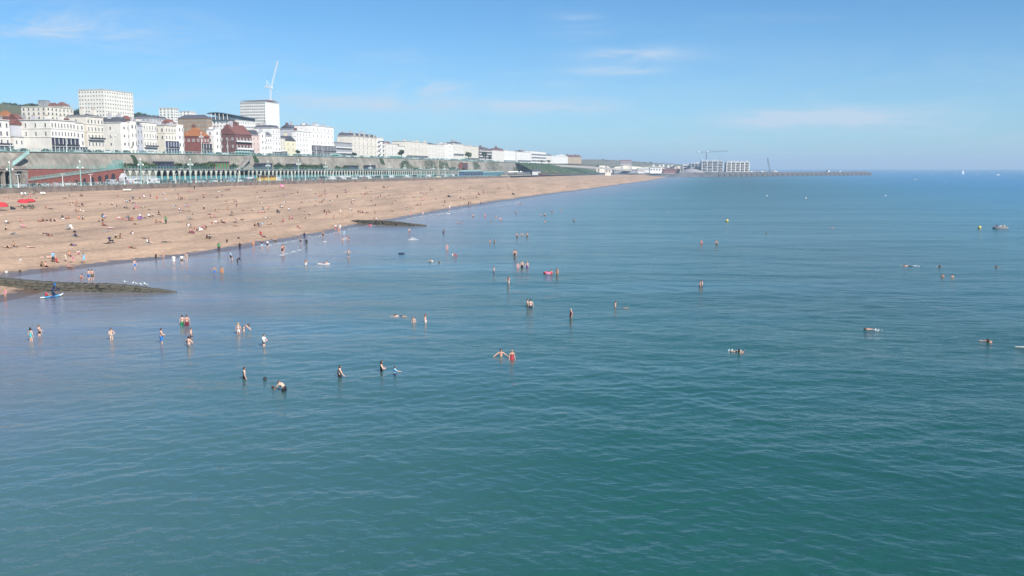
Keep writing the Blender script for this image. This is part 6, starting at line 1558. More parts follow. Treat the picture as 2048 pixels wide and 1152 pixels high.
W_(477, 668, 'stand', 10, .60, 1, LBL, BK('white'), .98, 'blond woman in white bikini bottoms seen from behind')
W_(488, 662, 'bend', 80, .62, 0, LB, BK('black'), .95, 'stooping woman in a dark bikini beside the blond one')
W_(528, 692, 'akimbo', 95, .62, 0, H, (('shirt', 'white'), ('briefs', 'black')), .98, 'person in a white top and black briefs, dark cap of hair')
W_(489, 758, 'stand', 60, .80, 0, H, SW('black'), 1.0, 'boy in dark shorts nearest the floating black ball')
W_(550, 777, 'swim', 250, .02, 1, H, SW('black'), 1.0, 'bather up to the shoulders held by a bending boy')
W_(568, 782, 'bend', 300, .66, 0, HB, SW('black'), 1.0, 'boy in black shorts bending over another bather')
W_(680, 755, 'walk', 70, .78, 0, H, SW('black'), 1.0, 'boy in black trunks walking right through the water')
W_(763, 743, 'akimbo', 80, .88, 0, LH, SS_('black'), 1.02, 'woman in a black swimsuit with long dark hair')
W_(790, 751, 'point', 80, .78, 0, H, (('shirt', 'pale blue'), ('shorts', 'navy')), .78, 'child in a pale blue swim shirt reaching forward')
W_(793, 632, 'swim', 280, .0, 0, H, SW('black'), 1.0, 'swimmer, left of two heads in the middle left water')
W_(808, 633, 'float', 150, .07, 0, HBL, SW('black'), .95, 'pale swimmer stretched out beside the dark-haired head')
W_(827, 645, 'stand', 200, 1.05, 0, H, SW('black'), .95, 'dark-haired bather chest deep left of a red-haired woman')
W_(851, 645, 'stand', 100, .78, 1, LR_, BK('white'), .92, 'red-haired woman in white bikini waist deep')
W_(1002, 712, 'arms_out', 180, 1.12, 1, H, SW('black'), 1.02, 'chest-deep man spreading his arms over the water')
W_(1024, 718, 'stand', 160, .88, 1, HBL, SS_('red'), .94, 'woman in a red swimsuit beside the man with spread arms')
W_(1055, 614, 'stand', 90, .78, 0, H, SW('black'), 1.0, 'left of a close couple standing in the middle of the water')
W_(1061, 615, 'stand', 0, .84, 0, H, SW('navy'), 1.1, 'broad pale back, right of the couple in mid water')
W_(1142, 635, 'stand', 250, .70, 1, HG, SS_('red'), .95, 'pale-haired bather with red swimwear standing alone')
W_(1231, 614, 'stand', 100, .98, 1, H, SW('black'), .95, 'dark-haired bather waist deep near a floating swimmer')
W_(1251, 616, 'float', 120, .10, 1, HBL, SW('black'), .85, 'faint swimmer just right of the waist-deep bather')
W_(1017, 568, 'akimbo', 230, .62, 1, H, (('briefs', 'white'),), .98, 'bather with white bottoms in front of the group of three')
W_(988, 545, 'stand', 90, .72, 0, H, SW('navy'), .96, 'bather in navy shorts left of the group of three')
W_(1036, 536, 'stand', 150, .70, 0, LH, BK('pink'), .9, 'leftmost of three bathers standing in a row')
W_(1044, 535, 'stand', 180, .66, 0, H, SW('black'), 1.04, 'middle and tallest of three bathers in a row')
W_(1054, 535, 'stand', 200, .70, 0, H, SW('purple'), 1.0, 'rightmost of three bathers in a row')
W_(1114, 548, 'stand', 220, .72, 1, H, BK('orange'), .95, 'bather standing right of the pink float')
W_(1029, 512, 'stand', 180, .55, 1, H, SW('black'), 1.0, 'left of two bathers hugging behind the group of three')
W_(1031, 511.5, 'stand', 190, .55, 0, LB, BK('black'), .95, 'right of two bathers hugging behind the group of three')
W_(894, 499, 'stand', 170, .58, 1, HBL, BK('pink'), .95, 'slim bather left of the child in red')
W_(905, 513, 'stand', 90, .85, 0, H, (('shirt', 'white'), ('shorts', 'navy')), .8, 'child in a white top next to the red swim shirt')
W_(912, 513, 'bend', 270, .70, 1, HBL, (('shirt', 'red'), ('shorts', 'red')), .9, 'stooping bather in red swim shirt')
W_(879, 525, 'swim', 200, .0, 0, H, SW('black'), 1.05, 'white-shouldered swimmer left of the navy shorts')
W_(1400, 573, 'stand', 100, .88, 1, H, SW('black'), .95, 'left of two bathers embracing in open water at right')
W_(1404, 573, 'stand', 280, .84, 0, HB, SW('black'), 1.0, 'right of two bathers embracing in open water at right')
W_(1403, 487, 'stand', 180, .88, 1, HBL, BK('red'), .95, 'fair bather, left of a distant pair at right')
W_(1433, 488, 'stand', 190, .86, 1, H, SW('black'), 1.0, 'dark-haired bather, right of a distant pair at right')
W_(980, 485, 'stand', 120, 1.0, 2, H, SW('black'), 1.0, 'left of two bathers chest deep beyond the hugging pair')
W_(989, 485, 'stand', 240, 1.02, 2, H, SW('black'), 1.0, 'right of two bathers chest deep beyond the hugging pair')
W_(1034, 474, 'stand', 160, .66, 1, H, SW('black'), .95, 'left of three spaced bathers farther out')
W_(1044, 471, 'arms_out', 180, 1.0, 1, HBL, SW('black'), .9, 'middle of three spaced bathers farther out')
W_(1054, 473, 'stand', 200, .76, 1, H, SW('black'), 1.0, 'right of three spaced bathers farther out')
W_(887, 466, 'stand', 160, .80, 3, H, SW('navy'), .95, 'dark slim bather seaward of the far groyne tip')
W_(819, 467, 'stand', 120, .40, 0, H, SW('black'), 1.02, 'man in black shorts before the white splash')
W_(697, 515, 'arms_out', 200, .32, 0, H, SW('grey'), 1.06, 'man with raised elbows and grey shorts in the shallows')
W_(612, 531, 'stand', 200, .55, 2, H, (('shorts', 'white'),), .95, 'tanned bather in white shorts left of the lilo')
W_(685, 483, 'stand', 170, .66, 0, LH, BK('black'), .82, 'dark-haired child in shallow water before a splash')
W_(697, 480, 'bend', 200, .30, 1, H, SW('maroon'), .95, 'stooping bather in maroon shorts by a splash')
W_(688, 471, 'stand', 180, .2, 0, H, (('shirt', 'pale blue'), ('shorts', 'pale blue')), .8, 'child in pale blue at the water edge')
W_(646, 475, 'stand', 180, .2, 2, H, SW('black'), .98, 'tanned man at the water edge left of the white shirts')
W_(601, 488, 'walk', 100, .15, 2, H, SW('navy'), 1.0, 'stooping dark figure at the water edge')
W_(613, 491, 'stand', 190, .25, 3, H, (('wetsuit', 'black'),), .98, 'person in a black wetsuit at the water edge')
W_(609, 478, 'stand', 200, .1, 3, H, (('wetsuit', 'navy'),), .95, 'person in navy standing just behind the wetsuit')
W_(565, 507, 'stand', 180, .12, 1, H, SW('black'), 1.04, 'bare-chested bather of the pair standing by the foam line')
W_(568, 505, 'stand', 200, .12, 0, LH, SS_('black'), .98, 'woman in black of the pair standing by the foam line')
W_(535, 496, 'stand', 20, .08, 0, H, (('shirt', 'white'), ('shorts', 'navy')), .96, 'person in white shirt and navy shorts at the shore')
W_(524, 497, 'stand', 180, .1, 0, H, (('shirt', 'black'), ('shorts', 'pale blue')), .96, 'person in a black top beside the white shirt')
W_(507, 494, 'stand', 170, .12, 1, H, SW('orange'), .9, 'sunburnt child at the shore left of the black top')
W_(480, 502, 'stand', 180, .05, 3, H, (('shirt', 'black'), ('trousers', 'navy')), .98, 'person all in dark clothes paddling at the shore')
W_(438, 503, 'stand', 180, .05, 3, H, (('shirt', 'green'), ('trousers', 'black')), 1.02, 'person in a dark green top and black trousers paddling')
W_(462, 520, 'walk', 100, .2, 0, H, (('shirt', 'pale blue'), ('shorts', 'black')), .98, 'person in pale blue shirt striding in the shallows')
W_(475, 525, 'bend', 90, .40, 3, H, (('wetsuit', 'black'),), .9, 'dark figure bending down in the shallows')
W_(429, 547, 'stand', 160, .5, 2, H, SW('blue'), .95, 'left of two bathers in the shallows, blue trunks')
W_(444, 547, 'stand', 180, .5, 2, H, SW('orange'), .95, 'right of two bathers in the shallows, orange trunks')
W_(348, 530, 'stand', 350, .06, 0, H, (('shirt', 'white'), ('shorts', 'white')), .98, 'person in a long white shirt at the shore')
W_(364, 529, 'stand', 330, .08, 0, H, (('shirt', 'white'), ('shorts', 'olive')), .98, 'person in white top and olive shorts beside the long shirt')
W_(373, 525, 'stand', 170, .06, 0, LB, BK('grey'), .98, 'woman in grey bikini right of the olive shorts')
W_(327, 521, 'stand', 170, .05, 1, HB, SW('grey'), .68, 'small child paddling left of the long white shirt')
W_(270, 539, 'stand', 120, .08, 0, H, SW('blue'), .96, 'boy in blue shorts paddling alone in thin water')
W_(178, 561, 'stand', 20, .12, 0, H, SW('blue'), .98, 'left boy of two with blue shorts by the groyne')
W_(185, 561, 'stand', 340, .12, 1, H, SW('olive'), 1.0, 'right boy of two with olive shorts by the groyne')
W_(162, 559, 'crouch', 60, .10, 1, H, SW('maroon'), .9, 'crouching child beside the two boys by the groyne')
W_(11, 597, 'stand', 190, .05, 1, HBL, (('swimsuit', 'pink'),), .78, 'child in a pink swimsuit at the left edge below the groyne')
W_(1481, 704, 'swim', 240, -.02, 2, H, SW('black'), 1.15, 'dark-haired swimmer doing breaststroke in the centre right')
W_(1737, 659, 'float', 285, .05, 1, HB, SW('navy'), 1.15, 'prone swimmer stretched out with splashing feet')
W_(1978, 683, 'swim', 250, -.02, 1, H, SW('black'), 1.1, 'lone swimmer head near the right edge')
W_(1812, 532, 'float', 280, .06, 1, H, SW('black'), 1.1, 'swimmer with a white trail at right')
W_(1879, 533, 'swim', 200, 0, 1, H, SW('black'), 1.1, 'swimmer head right of the white-trail swimmer')
W_(1885, 553, 'stand', 200, 1.30, 1, H, SW('black'), 1.0, 'left of two bathers up to the neck at right')
W_(1905, 554, 'stand', 180, 1.30, 0, H, SW('black'), 1.0, 'right of two bathers up to the neck at right')
W_(1991, 534, 'swim', 160, 0, 2, H, SW('black'), 1.1, 'swimmer head farthest right in the water')
W_(1532, 467, 'swim', 160, 0, 2, H, SW('black'), 1.1, 'tiny swimmer right of the orange buoy')
W_(1665, 457, 'float', 80, .06, 1, H, SW('black'), 1.1, 'tiny swimmer with a pale trail beyond the orange buoy')
for k, (x, y, t) in enumerate(((1090, 431, 'stand'), (1083, 432, 'arms_out'), (1104, 426, 'stand'), (1123, 422, 'stand'), (1148, 443, 'stand'), (970, 433, 'stand'), (982, 443, 'stand'), (992, 435, 'stand'), (1001, 440, 'stand'), (1032, 427, 'stand'), (917, 446, 'arms_out'), (925, 447, 'stand'), (946, 434, 'stand'), (1037, 408, 'stand'), (1042, 408, 'stand'), (1090, 444, 'stand'), (970, 409, 'stand'), (1105, 420, 'swim'), (1207, 420, 'swim'), (1285, 419, 'swim'), (1336, 424, 'swim'), (1612, 398, 'swim'))):
    q = at_z(x, y, 0); person(x, (q.x, q.y, -(.7 + .12 * (k % 4)) if t != 'swim' else 0), t, (k * 1.3) % 6.28, (0, 1, 2, 1)[k % 4], (H, HBL, H, LH)[k % 4], SW(('black', 'navy', 'red')[k % 3]), .98, None, 'distant bathers', 'small distant bather %s off the far beach' % ('swimming' if t == 'swim' else 'waist deep'))
# people beside the shore, left
OB = on_beach
OB(107, 525, 'stand', 150, 0, HG, (('shirt', 'pale blue'), ('trousers', 'black')), 1.02, 'person in pale blue shirt and black trousers standing by the near shore')
OB(114, 525, 'sit', 110, 1, H, (('shirt', 'red'), ('shorts', 'red')), .9, 'person in red sitting beside the pale blue shirt')
OB(132, 524, 'walk', 110, 1, HBL, (('shirt', 'cream'), ('shorts', 'cream')), .8, 'child in cream clothes near the shore')
OB(147, 526, 'bend', 200, 0, LH, (('dress', 'pink'),), .95, 'woman in a pink top near the shore')
OB(139, 511, 'sit', 140, 1, H, BK('orange'), .95, 'sunbather sitting up behind the pink top')
OB(158, 509, 'sit_hug', 190, 0, H, (('shirt', 'white'), ('shorts', 'pink')), .95, 'person in white sitting above the blue dress')
OB(168, 527, 'stand', 180, 2, LH, (('dress', 'pale blue'),), 1.0, 'woman in a blue grey dress by the near shore')
OB(83, 533, 'sit_hug', 120, 2, H, (('shirt', 'olive'), ('shorts', 'black')), .95, 'left of a pair sitting low on the shingle near the groyne')
OB(93, 534, 'sit', 110, 1, H, SW('black'), 1.0, 'right of a pair sitting low on the shingle near the groyne')
OB(140, 534, 'lie_back', 120, 1, HBL, BK('pink'), .95, 'sunbather lying at the feet of the pink top')
OB(142, 459, 'chair', 130, 0, H, (('shirt', 'white'), ('trousers', 'white')), 1.0, 'person in white seated in the grey deck chair')
OB(332, 448, 'stand', 170, 3, H, (('shirt', 'green'), ('trousers', 'black')), 1.04, 'dark-clothed person standing mid beach below the red brick house')
OB(408, 420, 'stand', 190, 1, H, (('shirt', 'cream'), ('trousers', 'black')), 1.0, 'person in cream top and black trousers standing mid beach')
OB(389, 379, 'stand', 180, 3, ('cap', 'white'), (('shirt', 'black'), ('trousers', 'black')), 1.05, 'person in black with a white cap by the beach wall')
OB(201, 380, 'stand', 180, 2, ('cap', 'white'), (('shirt', 'white'), ('trousers', 'black')), 1.05, 'left of two white-capped people standing near the beach wall')
OB(204.5, 380, 'stand', 170, 2, ('cap', 'white'), (('shirt', 'white'), ('trousers', 'navy')), 1.05, 'right of two white-capped people standing near the beach wall')
OB(235, 378, 'stand', 180, 1, H, (('shirt', 'red'), ('shorts', 'red')), 1.05, 'person all in red standing by the beach wall')
OB(172, 381, 'stand', 150, 1, ('cap', 'white'), (('shirt', 'white'), ('shorts', 'black')), 1.05, 'person in a white shirt and cap left of the white-capped pair')
OB(164, 380, 'stand', 190, 1, ('cap', 'white'), (('shirt', 'grey'), ('shorts', 'black')), 1.0, 'person in grey with a white cap near the green fence')
OB(752.6, 446, 'stand', 190, 3, ('cap', 'white'), (('shirt', 'white'), ('shorts', 'black')), 1.0, 'person in a white shirt standing at the far groyne')
OB(899, 419, 'stand', 180, 0, H, (('shirt', 'white'), ('shorts', 'white')), 1.05, 'person in white at the far water edge')
OB(845.8, 431, 'stand', 190, 1, H, SW('white'), 1.0, 'bather in white shorts at the edge beyond the groyne')
OB(687.6, 441, 'walk', 200, 1, H, (('briefs', 'cream'),), 1.0, 'person walking down to the sea near the far groyne')
OB(674.4, 397, 'bend', 160, 3, H, (('shirt', 'black'), ('trousers', 'black')), 1.0, 'dark figure stooping on the open mid beach')
OB(671, 461, 'stand', 170, 0, H, (('shirt', 'white'), ('shorts', 'red')), .95, 'left of the white-shirted group at the water edge')
OB(680, 461, 'stand', 190, 0, LH, (('shirt', 'white'), ('shorts', 'white')), 1.0, 'right of the white-shirted group at the water edge')
OB(677, 466, 'stand', 200, 1, H, (('shorts', 'orange'),), .85, 'child in orange before the white-shirted group')
# --- everybody else on the shingle: x, y, pose letter, colour of the clothes
CODE = {'s': 'sit', 'h': 'sit_hug', 'l': 'lie_back', 'f': 'lie_front', 'r': 'recline', 'k': 'lie_knee', 'S': 'stand', 'w': 'walk', 'c': 'crouch'}
COLS = {'b': 'black', 'n': 'navy', 'B': 'blue', 'p': 'pale blue', 'w': 'white', 'r': 'red', 'i': 'pink', 'g': 'grey', 'u': 'purple', 'o': 'orange', 't': 'turquoise', 'm': 'maroon', 'c': 'cream', 'G': 'green', 'y': 'yellow'}
CROWD = '''14,447,s,w 11,460,h,w 41,444,h,w 46,454,s,i 26,469,r,g 101,443,h,w 108.5,443,h,n 158,438,s,o 165,439,h,w 89,468,l,b 98,471,f,r 150,468,s,b 153,473,r,n
205,442,h,b 208,437,s,p 207,451,s,r 221,456,l,w 231,476,h,w 240,476,h,b 236,438,f,i 246,438,k,b 271,449,f,m 263,496,l,r 286,476,l,c 297,485,h,b 145,491,k,u 59,495,l,c 15,495,k,b 28,493,s,m
249,416,h,w 254,417,s,g 224,410,h,w 233,413,k,w 201,409,h,w 138,412,s,c 158,413,l,b 144,407,k,o 155,407,s,r 91,417,h,b 102,418,f,b 147,391,h,b 139,392,s,g 131,397,l,b 161,393,h,m 164,393,h,b 223,391,l,i 235,393,s,r 265,398,h,B 279,398,h,b 288,394,s,w 254,405,s,p 266,406,f,u
9,396,f,r 19,397,k,m 30,396,l,i 74,397,f,n 52,394,h,w 286,391,s,i 289,396,s,w 301,398,S,b 314,400,S,r 331,403,S,p 327,389,r,w 357,399,h,b 361,399,h,n 364,399,h,b 369,399,h,n 394,402,s,b 408,396,s,m 433,396,r,b 444,392,h,b 438,386,s,w
351,412,f,p 360,421,s,w 365,422,l,u 378,422,l,m 430,424,h,w 438,425,s,b 456,420,s,m 464,427,s,g 463,431,l,b 473,413,h,u 459,412,s,b 505,422,h,w 484,421,f,b 537,416,f,r 562,415,s,w 521,407,l,w 534,436,l,w
424,447,h,m 432,447,s,w 444,446,s,b 449,446,h,b 421,435,h,b 430,435,s,i 420,429,f,m 472,445,f,b 470,452,k,r 509,452,h,b 517,452,s,b 363,444,l,b 312,446,h,m 317,427,h,b 305,433,h,w 298,434,s,w 290,436,f,u 281,434,s,w 380,465,h,m 395,462,r,b 413,477,h,m 419,477,h,w 332,485,f,b 296,486,s,w 522,470,s,r 529,474,f,m 550,480,s,w 385,429,l,b 514,386,h,w 468,374,h,b 509,375,s,m 531,372,h,b 497,393,f,o
595,386,h,b 582,388,h,w 573,390,f,w 650,386,S,g 691,382,h,b 663,380,l,n 725,395,h,b 750,395,s,r 761,393,h,b 769,395,f,m 790,390,h,g 809,393,s,o 817,388,l,i 827,395,f,m 632,388,l,m 631,401,s,p 620,403,l,B 662,402,r,w 707,402,s,w 703,406,h,u 706,409,l,B 743,402,h,g 793,401,s,m 786,407,h,b 629,411,f,n 669,412,f,r 648,425,h,b 657,423,h,w 654,426,k,o 652,429,s,m
702,421,s,w 681,428,S,c 722,425,r,i 750,427,s,b 784,423,s,b 815,420,f,w 812,415,s,w 609,429,h,w 619,430,h,w 612,437,k,c 584,438,s,i 579,439,h,r 668,438,c,c 595,454,h,m 599,456,f,b 564,416,s,w 598,419,h,o 578,421,s,w 747,440,c,m 571,405,f,w 604,405,l,b 555,393,s,c 640,393,l,r
872,399,h,b 869,399,k,i 914,382,h,b 882,380,h,b 853,386,s,w 939,377,h,b 957,387,h,m 938,387,l,w 990,388,h,b 997,378,h,b 1015,374,h,b 1036,380,h,b 1054,373,f,i 1066,369,h,b 992,378,s,o 889,403,h,b 887,411,l,b 924,411,S,w 937,411,S,b 940.5,411,S,n 950,411,S,c 961,407,h,b 822,434,S,i 866,364,f,r 874,364,f,m 847,364,f,i 983,367,f,b 1135,357,l,b 1144,358,h,b 1167,356,h,w 1139,366,l,b 1156,370,S,b 1181.6,377,S,b 1093,391,S,b 1197,368,h,r 1117,361,h,b 1124,369,h,o 1066,391,S,o 1075,391,S,w'''
def beach_place(px, py):
    for x, t in ((60, 'below the colonnade'), (150, 'below the red ramp'), (245, 'below the brick arches'), (340, 'below the infilled arches'), (430, 'below the red brick house'), (520, 'below the brown gabled house'), (600, 'below the yellow carriages'), (680, 'below the verandah terrace'), (770, 'below the cream hotel'), (930, 'below the far arches'), (1090, 'below the far pavilion')):
        if px < x: place = t; break
    else: return 'farthest beach'
    yb, ys = lerp([(0, 388), (250, 378), (500, 366), (700, 361), (960, 357), (1180, 349)], px), lerp([(0, 566), (60, 550), (440, 505), (720, 453), (840, 432), (1100, 390), (1270, 366)], px)
    t = (py - yb) / (ys - yb)
    return ('upper' if t < .33 else 'mid' if t < .66 else 'lower') + ' beach ' + place
PW = {'sit': 'sitting up', 'sit_hug': 'sitting hunched', 'lie_back': 'lying down', 'lie_front': 'lying face down', 'recline': 'propped on elbows', 'lie_knee': 'lying knee up', 'stand': 'standing', 'walk': 'walking', 'crouch': 'crouching'}
rp = random.Random(77); TOWELS = []
for i, tok in enumerate(CROWD.split()):
    x, y, c, col = tok.split(','); x, y = float(x), float(y); pose = CODE[c]; col = COLS[col]
    sk = rp.choice((0, 0, 1, 1, 2, 2, 3)); hr = rp.choice((H, H, HB, LH, LB, HBL, LBL))
    if pose in ('stand', 'walk'): wear = rp.choice(((('shirt', col), ('shorts', rp.choice(('navy', 'black', 'grey')))), (('shorts', col),), (('dress', col),)))
    elif col in ('white', 'grey', 'pale blue', 'purple', 'blue') and rp.random() < .75: wear = (('shirt', col), ('shorts', rp.choice(('navy', 'black', 'olive'))))
    else: wear = rp.choice((SW(col), BK(col), SS_(col), (('shirt', col), ('shorts', 'black'))))
    face = rp.uniform(70, 150) if pose not in ('lie_back', 'lie_front', 'recline', 'lie_knee') else rp.choice((95, 100, 110, 80, 280, 270, 120))
    OB(x, y, pose, face + rp.uniform(-15, 15), sk, hr, wear, rp.uniform(.95, 1.08), None, 'people on the beach', 'person %s in %s, %s' % (PW[pose], col, beach_place(x, y)))
    if pose in ('lie_back', 'lie_front', 'lie_knee', 'recline') or rp.random() < .22: TOWELS.append((x, y, face, pose))
# ------------------------------------------------------------------ beach things
def towel_mesh(k):
    r = random.Random(50 + k); mb = MB(); nx, ny = 5, 9
    for j in range(ny + 1):
        for i in range(nx + 1): mb.v.append(((i / nx - .5) * .85 + r.uniform(-.015, .015), (j / ny - .5) * 1.75, .03 + r.uniform(0, .03)))
    n = nx + 1
    for j in range(ny):
        for i in range(nx): a = j * n + i; mb.f.append((a, a + 1, a + n + 1, a + n)); mb.m.append(1 if j in (1, 7) else 0)
    b = len(mb.v)
    for j in range(ny + 1):
        for i in range(nx + 1): x, y, z = mb.v[j * n + i]; mb.v.append((x, y, z - .025))
    return mb.mesh('towel_sheet', [CLOTH['white'], CLOTH['white']])
TM = [towel_mesh(k) for k in range(3)]
rt_ = random.Random(9)
def towel(px, py, rz, col, auto, group='beach towels'):
    q = at_beach(px, py); q2 = at_beach(px, py - 1.0); slope = 0.05
    o = link('towel', TM[rt_.randrange(3)], None, (q.x, q.y, q.z + .01), (0, 0, rz), None, None, 'towel', group)
    for i, c in enumerate((col, 'white' if col != 'white' else 'grey')): o.material_slots[i].link = 'OBJECT'; o.material_slots[i].material = CLOTH[c]
    later(o, auto, px)
for x, y, face, pose in TOWELS:
    c = rt_.choice(('white', 'white', 'cream', 'pink', 'pale blue', 'turquoise', 'orange', 'red', 'yellow', 'purple', 'grey'))
    towel(x, y, -R(face), c, '%s towel under a person, %s' % (c, beach_place(x, y)))
for x, y, c in ((46, 455, 'pink'), (211, 463, 'white'), (150, 470, 'white'), (221, 457, 'pink'), (352, 444, 'green'), (440, 395, 'cream'), (362, 420, 'cream'), (735, 405, 'white'), (662, 412, 'cream'), (745, 404, 'white'), (727, 404, 'white'), (772, 405, 'cream'), (549, 391, 'white'), (506, 470, 'cream'), (296, 487, 'white'), (690, 452, 'white'), (618, 474, 'white'), (720, 425, 'cream')):
    towel(x, y, R(rt_.choice((80, 100, 60, 10))), c, 'bare %s towel spread out, %s' % (c, beach_place(x, y)))
def parasol(px, py, col, r, h, label, tilt=.15):
    q = at_beach(px, py); o = thing('parasol', q, 0, label, 'parasol'); o.rotation_euler = (tilt, tilt * .6, .4)
    mb = MB(); n = 10; mb.lathe([(r, h - r * .62), (r * .97, h - r * .44), (r * .6, h - r * .14), (.03, h)], n); mb.build('canopy', CLOTH[col], o, True)
    mb = MB(); mb.cyl(0, 0, -.3, h, .03, .025, 6); mb.build('pole', POLE, o)
parasol(46, 414, 'red', 1.35, 2.1, 'red parasol, left of the pair by the dark beach chairs')
parasol(60, 414, 'red', 1.5, 2.2, 'red parasol, right of the pair by the dark beach chairs', -.1)
parasol(3, 421, 'red', 1.5, 2.1, 'red parasol cut by the left edge of the picture')
parasol(278, 440, 'purple', .55, .9, 'small purple sunshade low on the beach', .5)
parasol(563, 375, 'pink', 1.1, 1.5, 'pink parasol near the beach wall below the carriages', .3)
def dchair(px, py, rz, col, label):
    q = at_beach(px, py); o = thing('deck_chair', q, -R(rz), None, 'deck chair', 'deck chairs')
    wood = pm('deck chair wood', (.50, .40, .28), .7)
    for x in (-.28, .28):
        mb = MB(); mb.tube([(x, -.62, .95), (x, .40, .02)], .025, 4); mb.build('frame_rail', wood, o)
        mb = MB(); mb.tube([(x, -.50, .02), (x, .58, .42)], .025, 4); mb.build('frame_rail', wood, o)
    mb = MB(); pts = [(-.60, .93), (-.35, .56), (-.05, .32), (.25, .28), (.55, .40)]
    for (a, b), (c, d) in zip(pts, pts[1:]): mb.quad([(-.26, a, b), (.26, a, b), (.26, c, d), (-.26, c, d)]); mb.quad([(-.26, c, d - .02), (.26, c, d - .02), (.26, a, b - .02), (-.26, a, b - .02)])
    mb.build('sling', CLOTH[col], o)
    for y, z in ((-.62, .95), (.58, .42)): mb = MB(); mb.tube([(-.3, y, z), (.3, y, z)], .025, 4); mb.build('cross_bar', wood, o)
    later(o, label, px)
for x, y, c in ((45, 391, 'white'), (48.5, 391, 'grey'), (52, 391, 'white'), (55, 391, 'grey'), (66, 389, 'grey'), (69, 389, 'olive'), (84, 390, 'white'), (87, 390, 'cream'), (90, 390, 'white')): dchair(x, y, 130, c, '%s deck chair in the short row below the red ramp' % c)
dchair(137, 460, 130, 'grey', 'large grey deck chair standing alone midway on the beach')
for x, y in ((378, 439), (383, 439)): dchair(x, y, 100, 'grey', 'grey deck chair of the pair below the red brick house')
for i in range(6): dchair(249 + i * 2.6, 383, 120, 'white' if i % 2 else 'cream', 'pale deck chair in the stacked row by the beach wall')
for x, y in ((46, 417), (50, 418), (60, 417), (64, 418), (68, 417)): dchair(x, y, 120, 'black', 'black beach chair under the red parasols')
def lounger_row():
    for i in range(9):
        px = 259 + i * 4.0; q = at_beach(px, 381.5 - i * .18); o = thing('sun_lounger', q, -R(110), None, 'sun lounger', 'white loungers by the wall')
        mb = MB(); mb.box(-.3, .3, -.9, .45, .28, .34); mb.build('bed', CLOTH['white'], o)
        mb = MB(); mb.quad([(-.3, .45, .34), (.3, .45, .34), (.3, .95, .75), (-.3, .95, .75)]); mb.quad([(-.3, .95, .70), (.3, .95, .70), (.3, .45, .29), (-.3, .45, .29)]); mb.build('backrest', CLOTH['white'], o)
        for x in (-.26, .26):
            for y in (-.8, .4): mb = MB(); mb.cyl(x, y, 0, .28, .025, None, 5); mb.build('leg', POLE, o)
        later(o, 'white sun lounger in the long row by the beach wall', px)
lounger_row()
def buggy(px, py, label):
    q = at_beach(px, py); o = thing('pushchair', q, R(40), label, 'pushchair')
    mb = MB(); mb.prism([(-.35, .35), (.3, .35), (.42, .62), (-.1, .55), (-.40, .95)], -.24, .24); mb.build('seat', CLOTH['black'], o)
    mb = MB(); mb.lathe([(.36, 0), (.33, .14), (.18, .27), (.02, .31)], 10, 0, (-.28, 0, .85)); mb.build('hood', CLOTH['navy'], o, True)
    mb = MB(); mb.tube([(.35, -.26, .1), (-.35, -.26, .7), (-.62, -.26, 1.02), (-.62, .26, 1.02), (-.35, .26, .7), (.35, .26, .1)], .018, 5); mb.build('frame', IRON, o)
    for x, y, r in ((.35, -.26, .1), (.35, .26, .1), (-.4, -.28, .14), (-.4, .28, .14)): mb = MB(); mb.tube([(x, y - .03, r), (x, y + .03, r)], r, 10); mb.build('wheel', RUBBER, o)
buggy(223, 486, 'black pushchair low on the beach beside a dark mat'); buggy(557, 427, 'dark pushchair midway on the beach below the carriages')
towel(212, 487, R(100), 'black', 'black mat stretched out left of the pushchair')
def tent(px, py, col, s, label):
    q = at_beach(px, py); o = thing('beach_tent', q, R(-60), label, 'beach tent'); mb = MB(); n = 9
    arc = [(math.cos(math.pi * k / n), math.sin(math.pi * k / n)) for k in range(n + 1)]
    for k in range(n):
        a, b = arc[k], arc[k + 1]
        mb.quad([(a[0] * s, -.1, a[1] * s * .9), (b[0] * s, -.1, b[1] * s * .9), (b[0] * s * .55, 1.1 * s, b[1] * s * .35), (a[0] * s * .55, 1.1 * s, a[1] * s * .35)])
    mb.build('canopy', CLOTH[col], o, True)
    mb = MB(); mb.tube([(a * s, -.1, b * s * .9) for a, b in arc], .02, 5); mb.build('hoop', POLE, o); mb = MB(); mb.box(-s, s, 0, 1.0 * s, .01, .04); mb.build('groundsheet', CLOTH['grey'], o)
tent(381, 466, 'maroon', .75, 'dark maroon pop-up tent low on the beach'); tent(897, 394, 'navy', 1.0, 'dark blue beach tent on the far beach'); tent(1026, 389, 'black', 1.0, 'small black beach tent below the far pavilion')
tent(398, 460, 'white', .7, 'low white sun shelter right of the maroon tent'); tent(21, 419, 'black', 1.0, 'black upright windbreak tent left of the red parasols')
def cloth_bag(px, py, col, auto):
    q = at_beach(px, py); o = thing('bag', q, rt_.uniform(0, 6), None, 'bag', 'bags on the beach'); o.rotation_euler = (0, 0, rt_.uniform(0, 6)); o.scale = (.7, .7, .7) if py < 500 else (.5, .5, .5)
    mb = MB(); mb.prism([(-.3, 0), (.3, 0), (.34, .2), (.22, .36), (-.22, .36), (-.34, .2)], -.16, .16); mb.build('body', CLOTH[col], o); mb = MB(); mb.tube([(-.15, 0, .36), (-.1, 0, .55), (.1, 0, .55), (.15, 0, .36)], .02, 5); mb.build('handle', CLOTH[col], o); later(o, auto, px)
for x, y, c in ((477, 477, 'black'), (470, 438, 'navy'), (94, 442, 'black'), (198, 443, 'black'), (96, 470, 'navy'), (300, 434, 'navy'), (436, 447, 'black'), (512, 452, 'red'), (660, 425, 'black'), (585, 388, 'navy'), (757, 395, 'black'), (905, 385, 'black'), (41, 521, 'white'), (40, 543, 'black'), (13, 545, 'white')): cloth_bag(x, y, c, '%s bag left on shingle, %s' % (c, beach_place(x, y)))
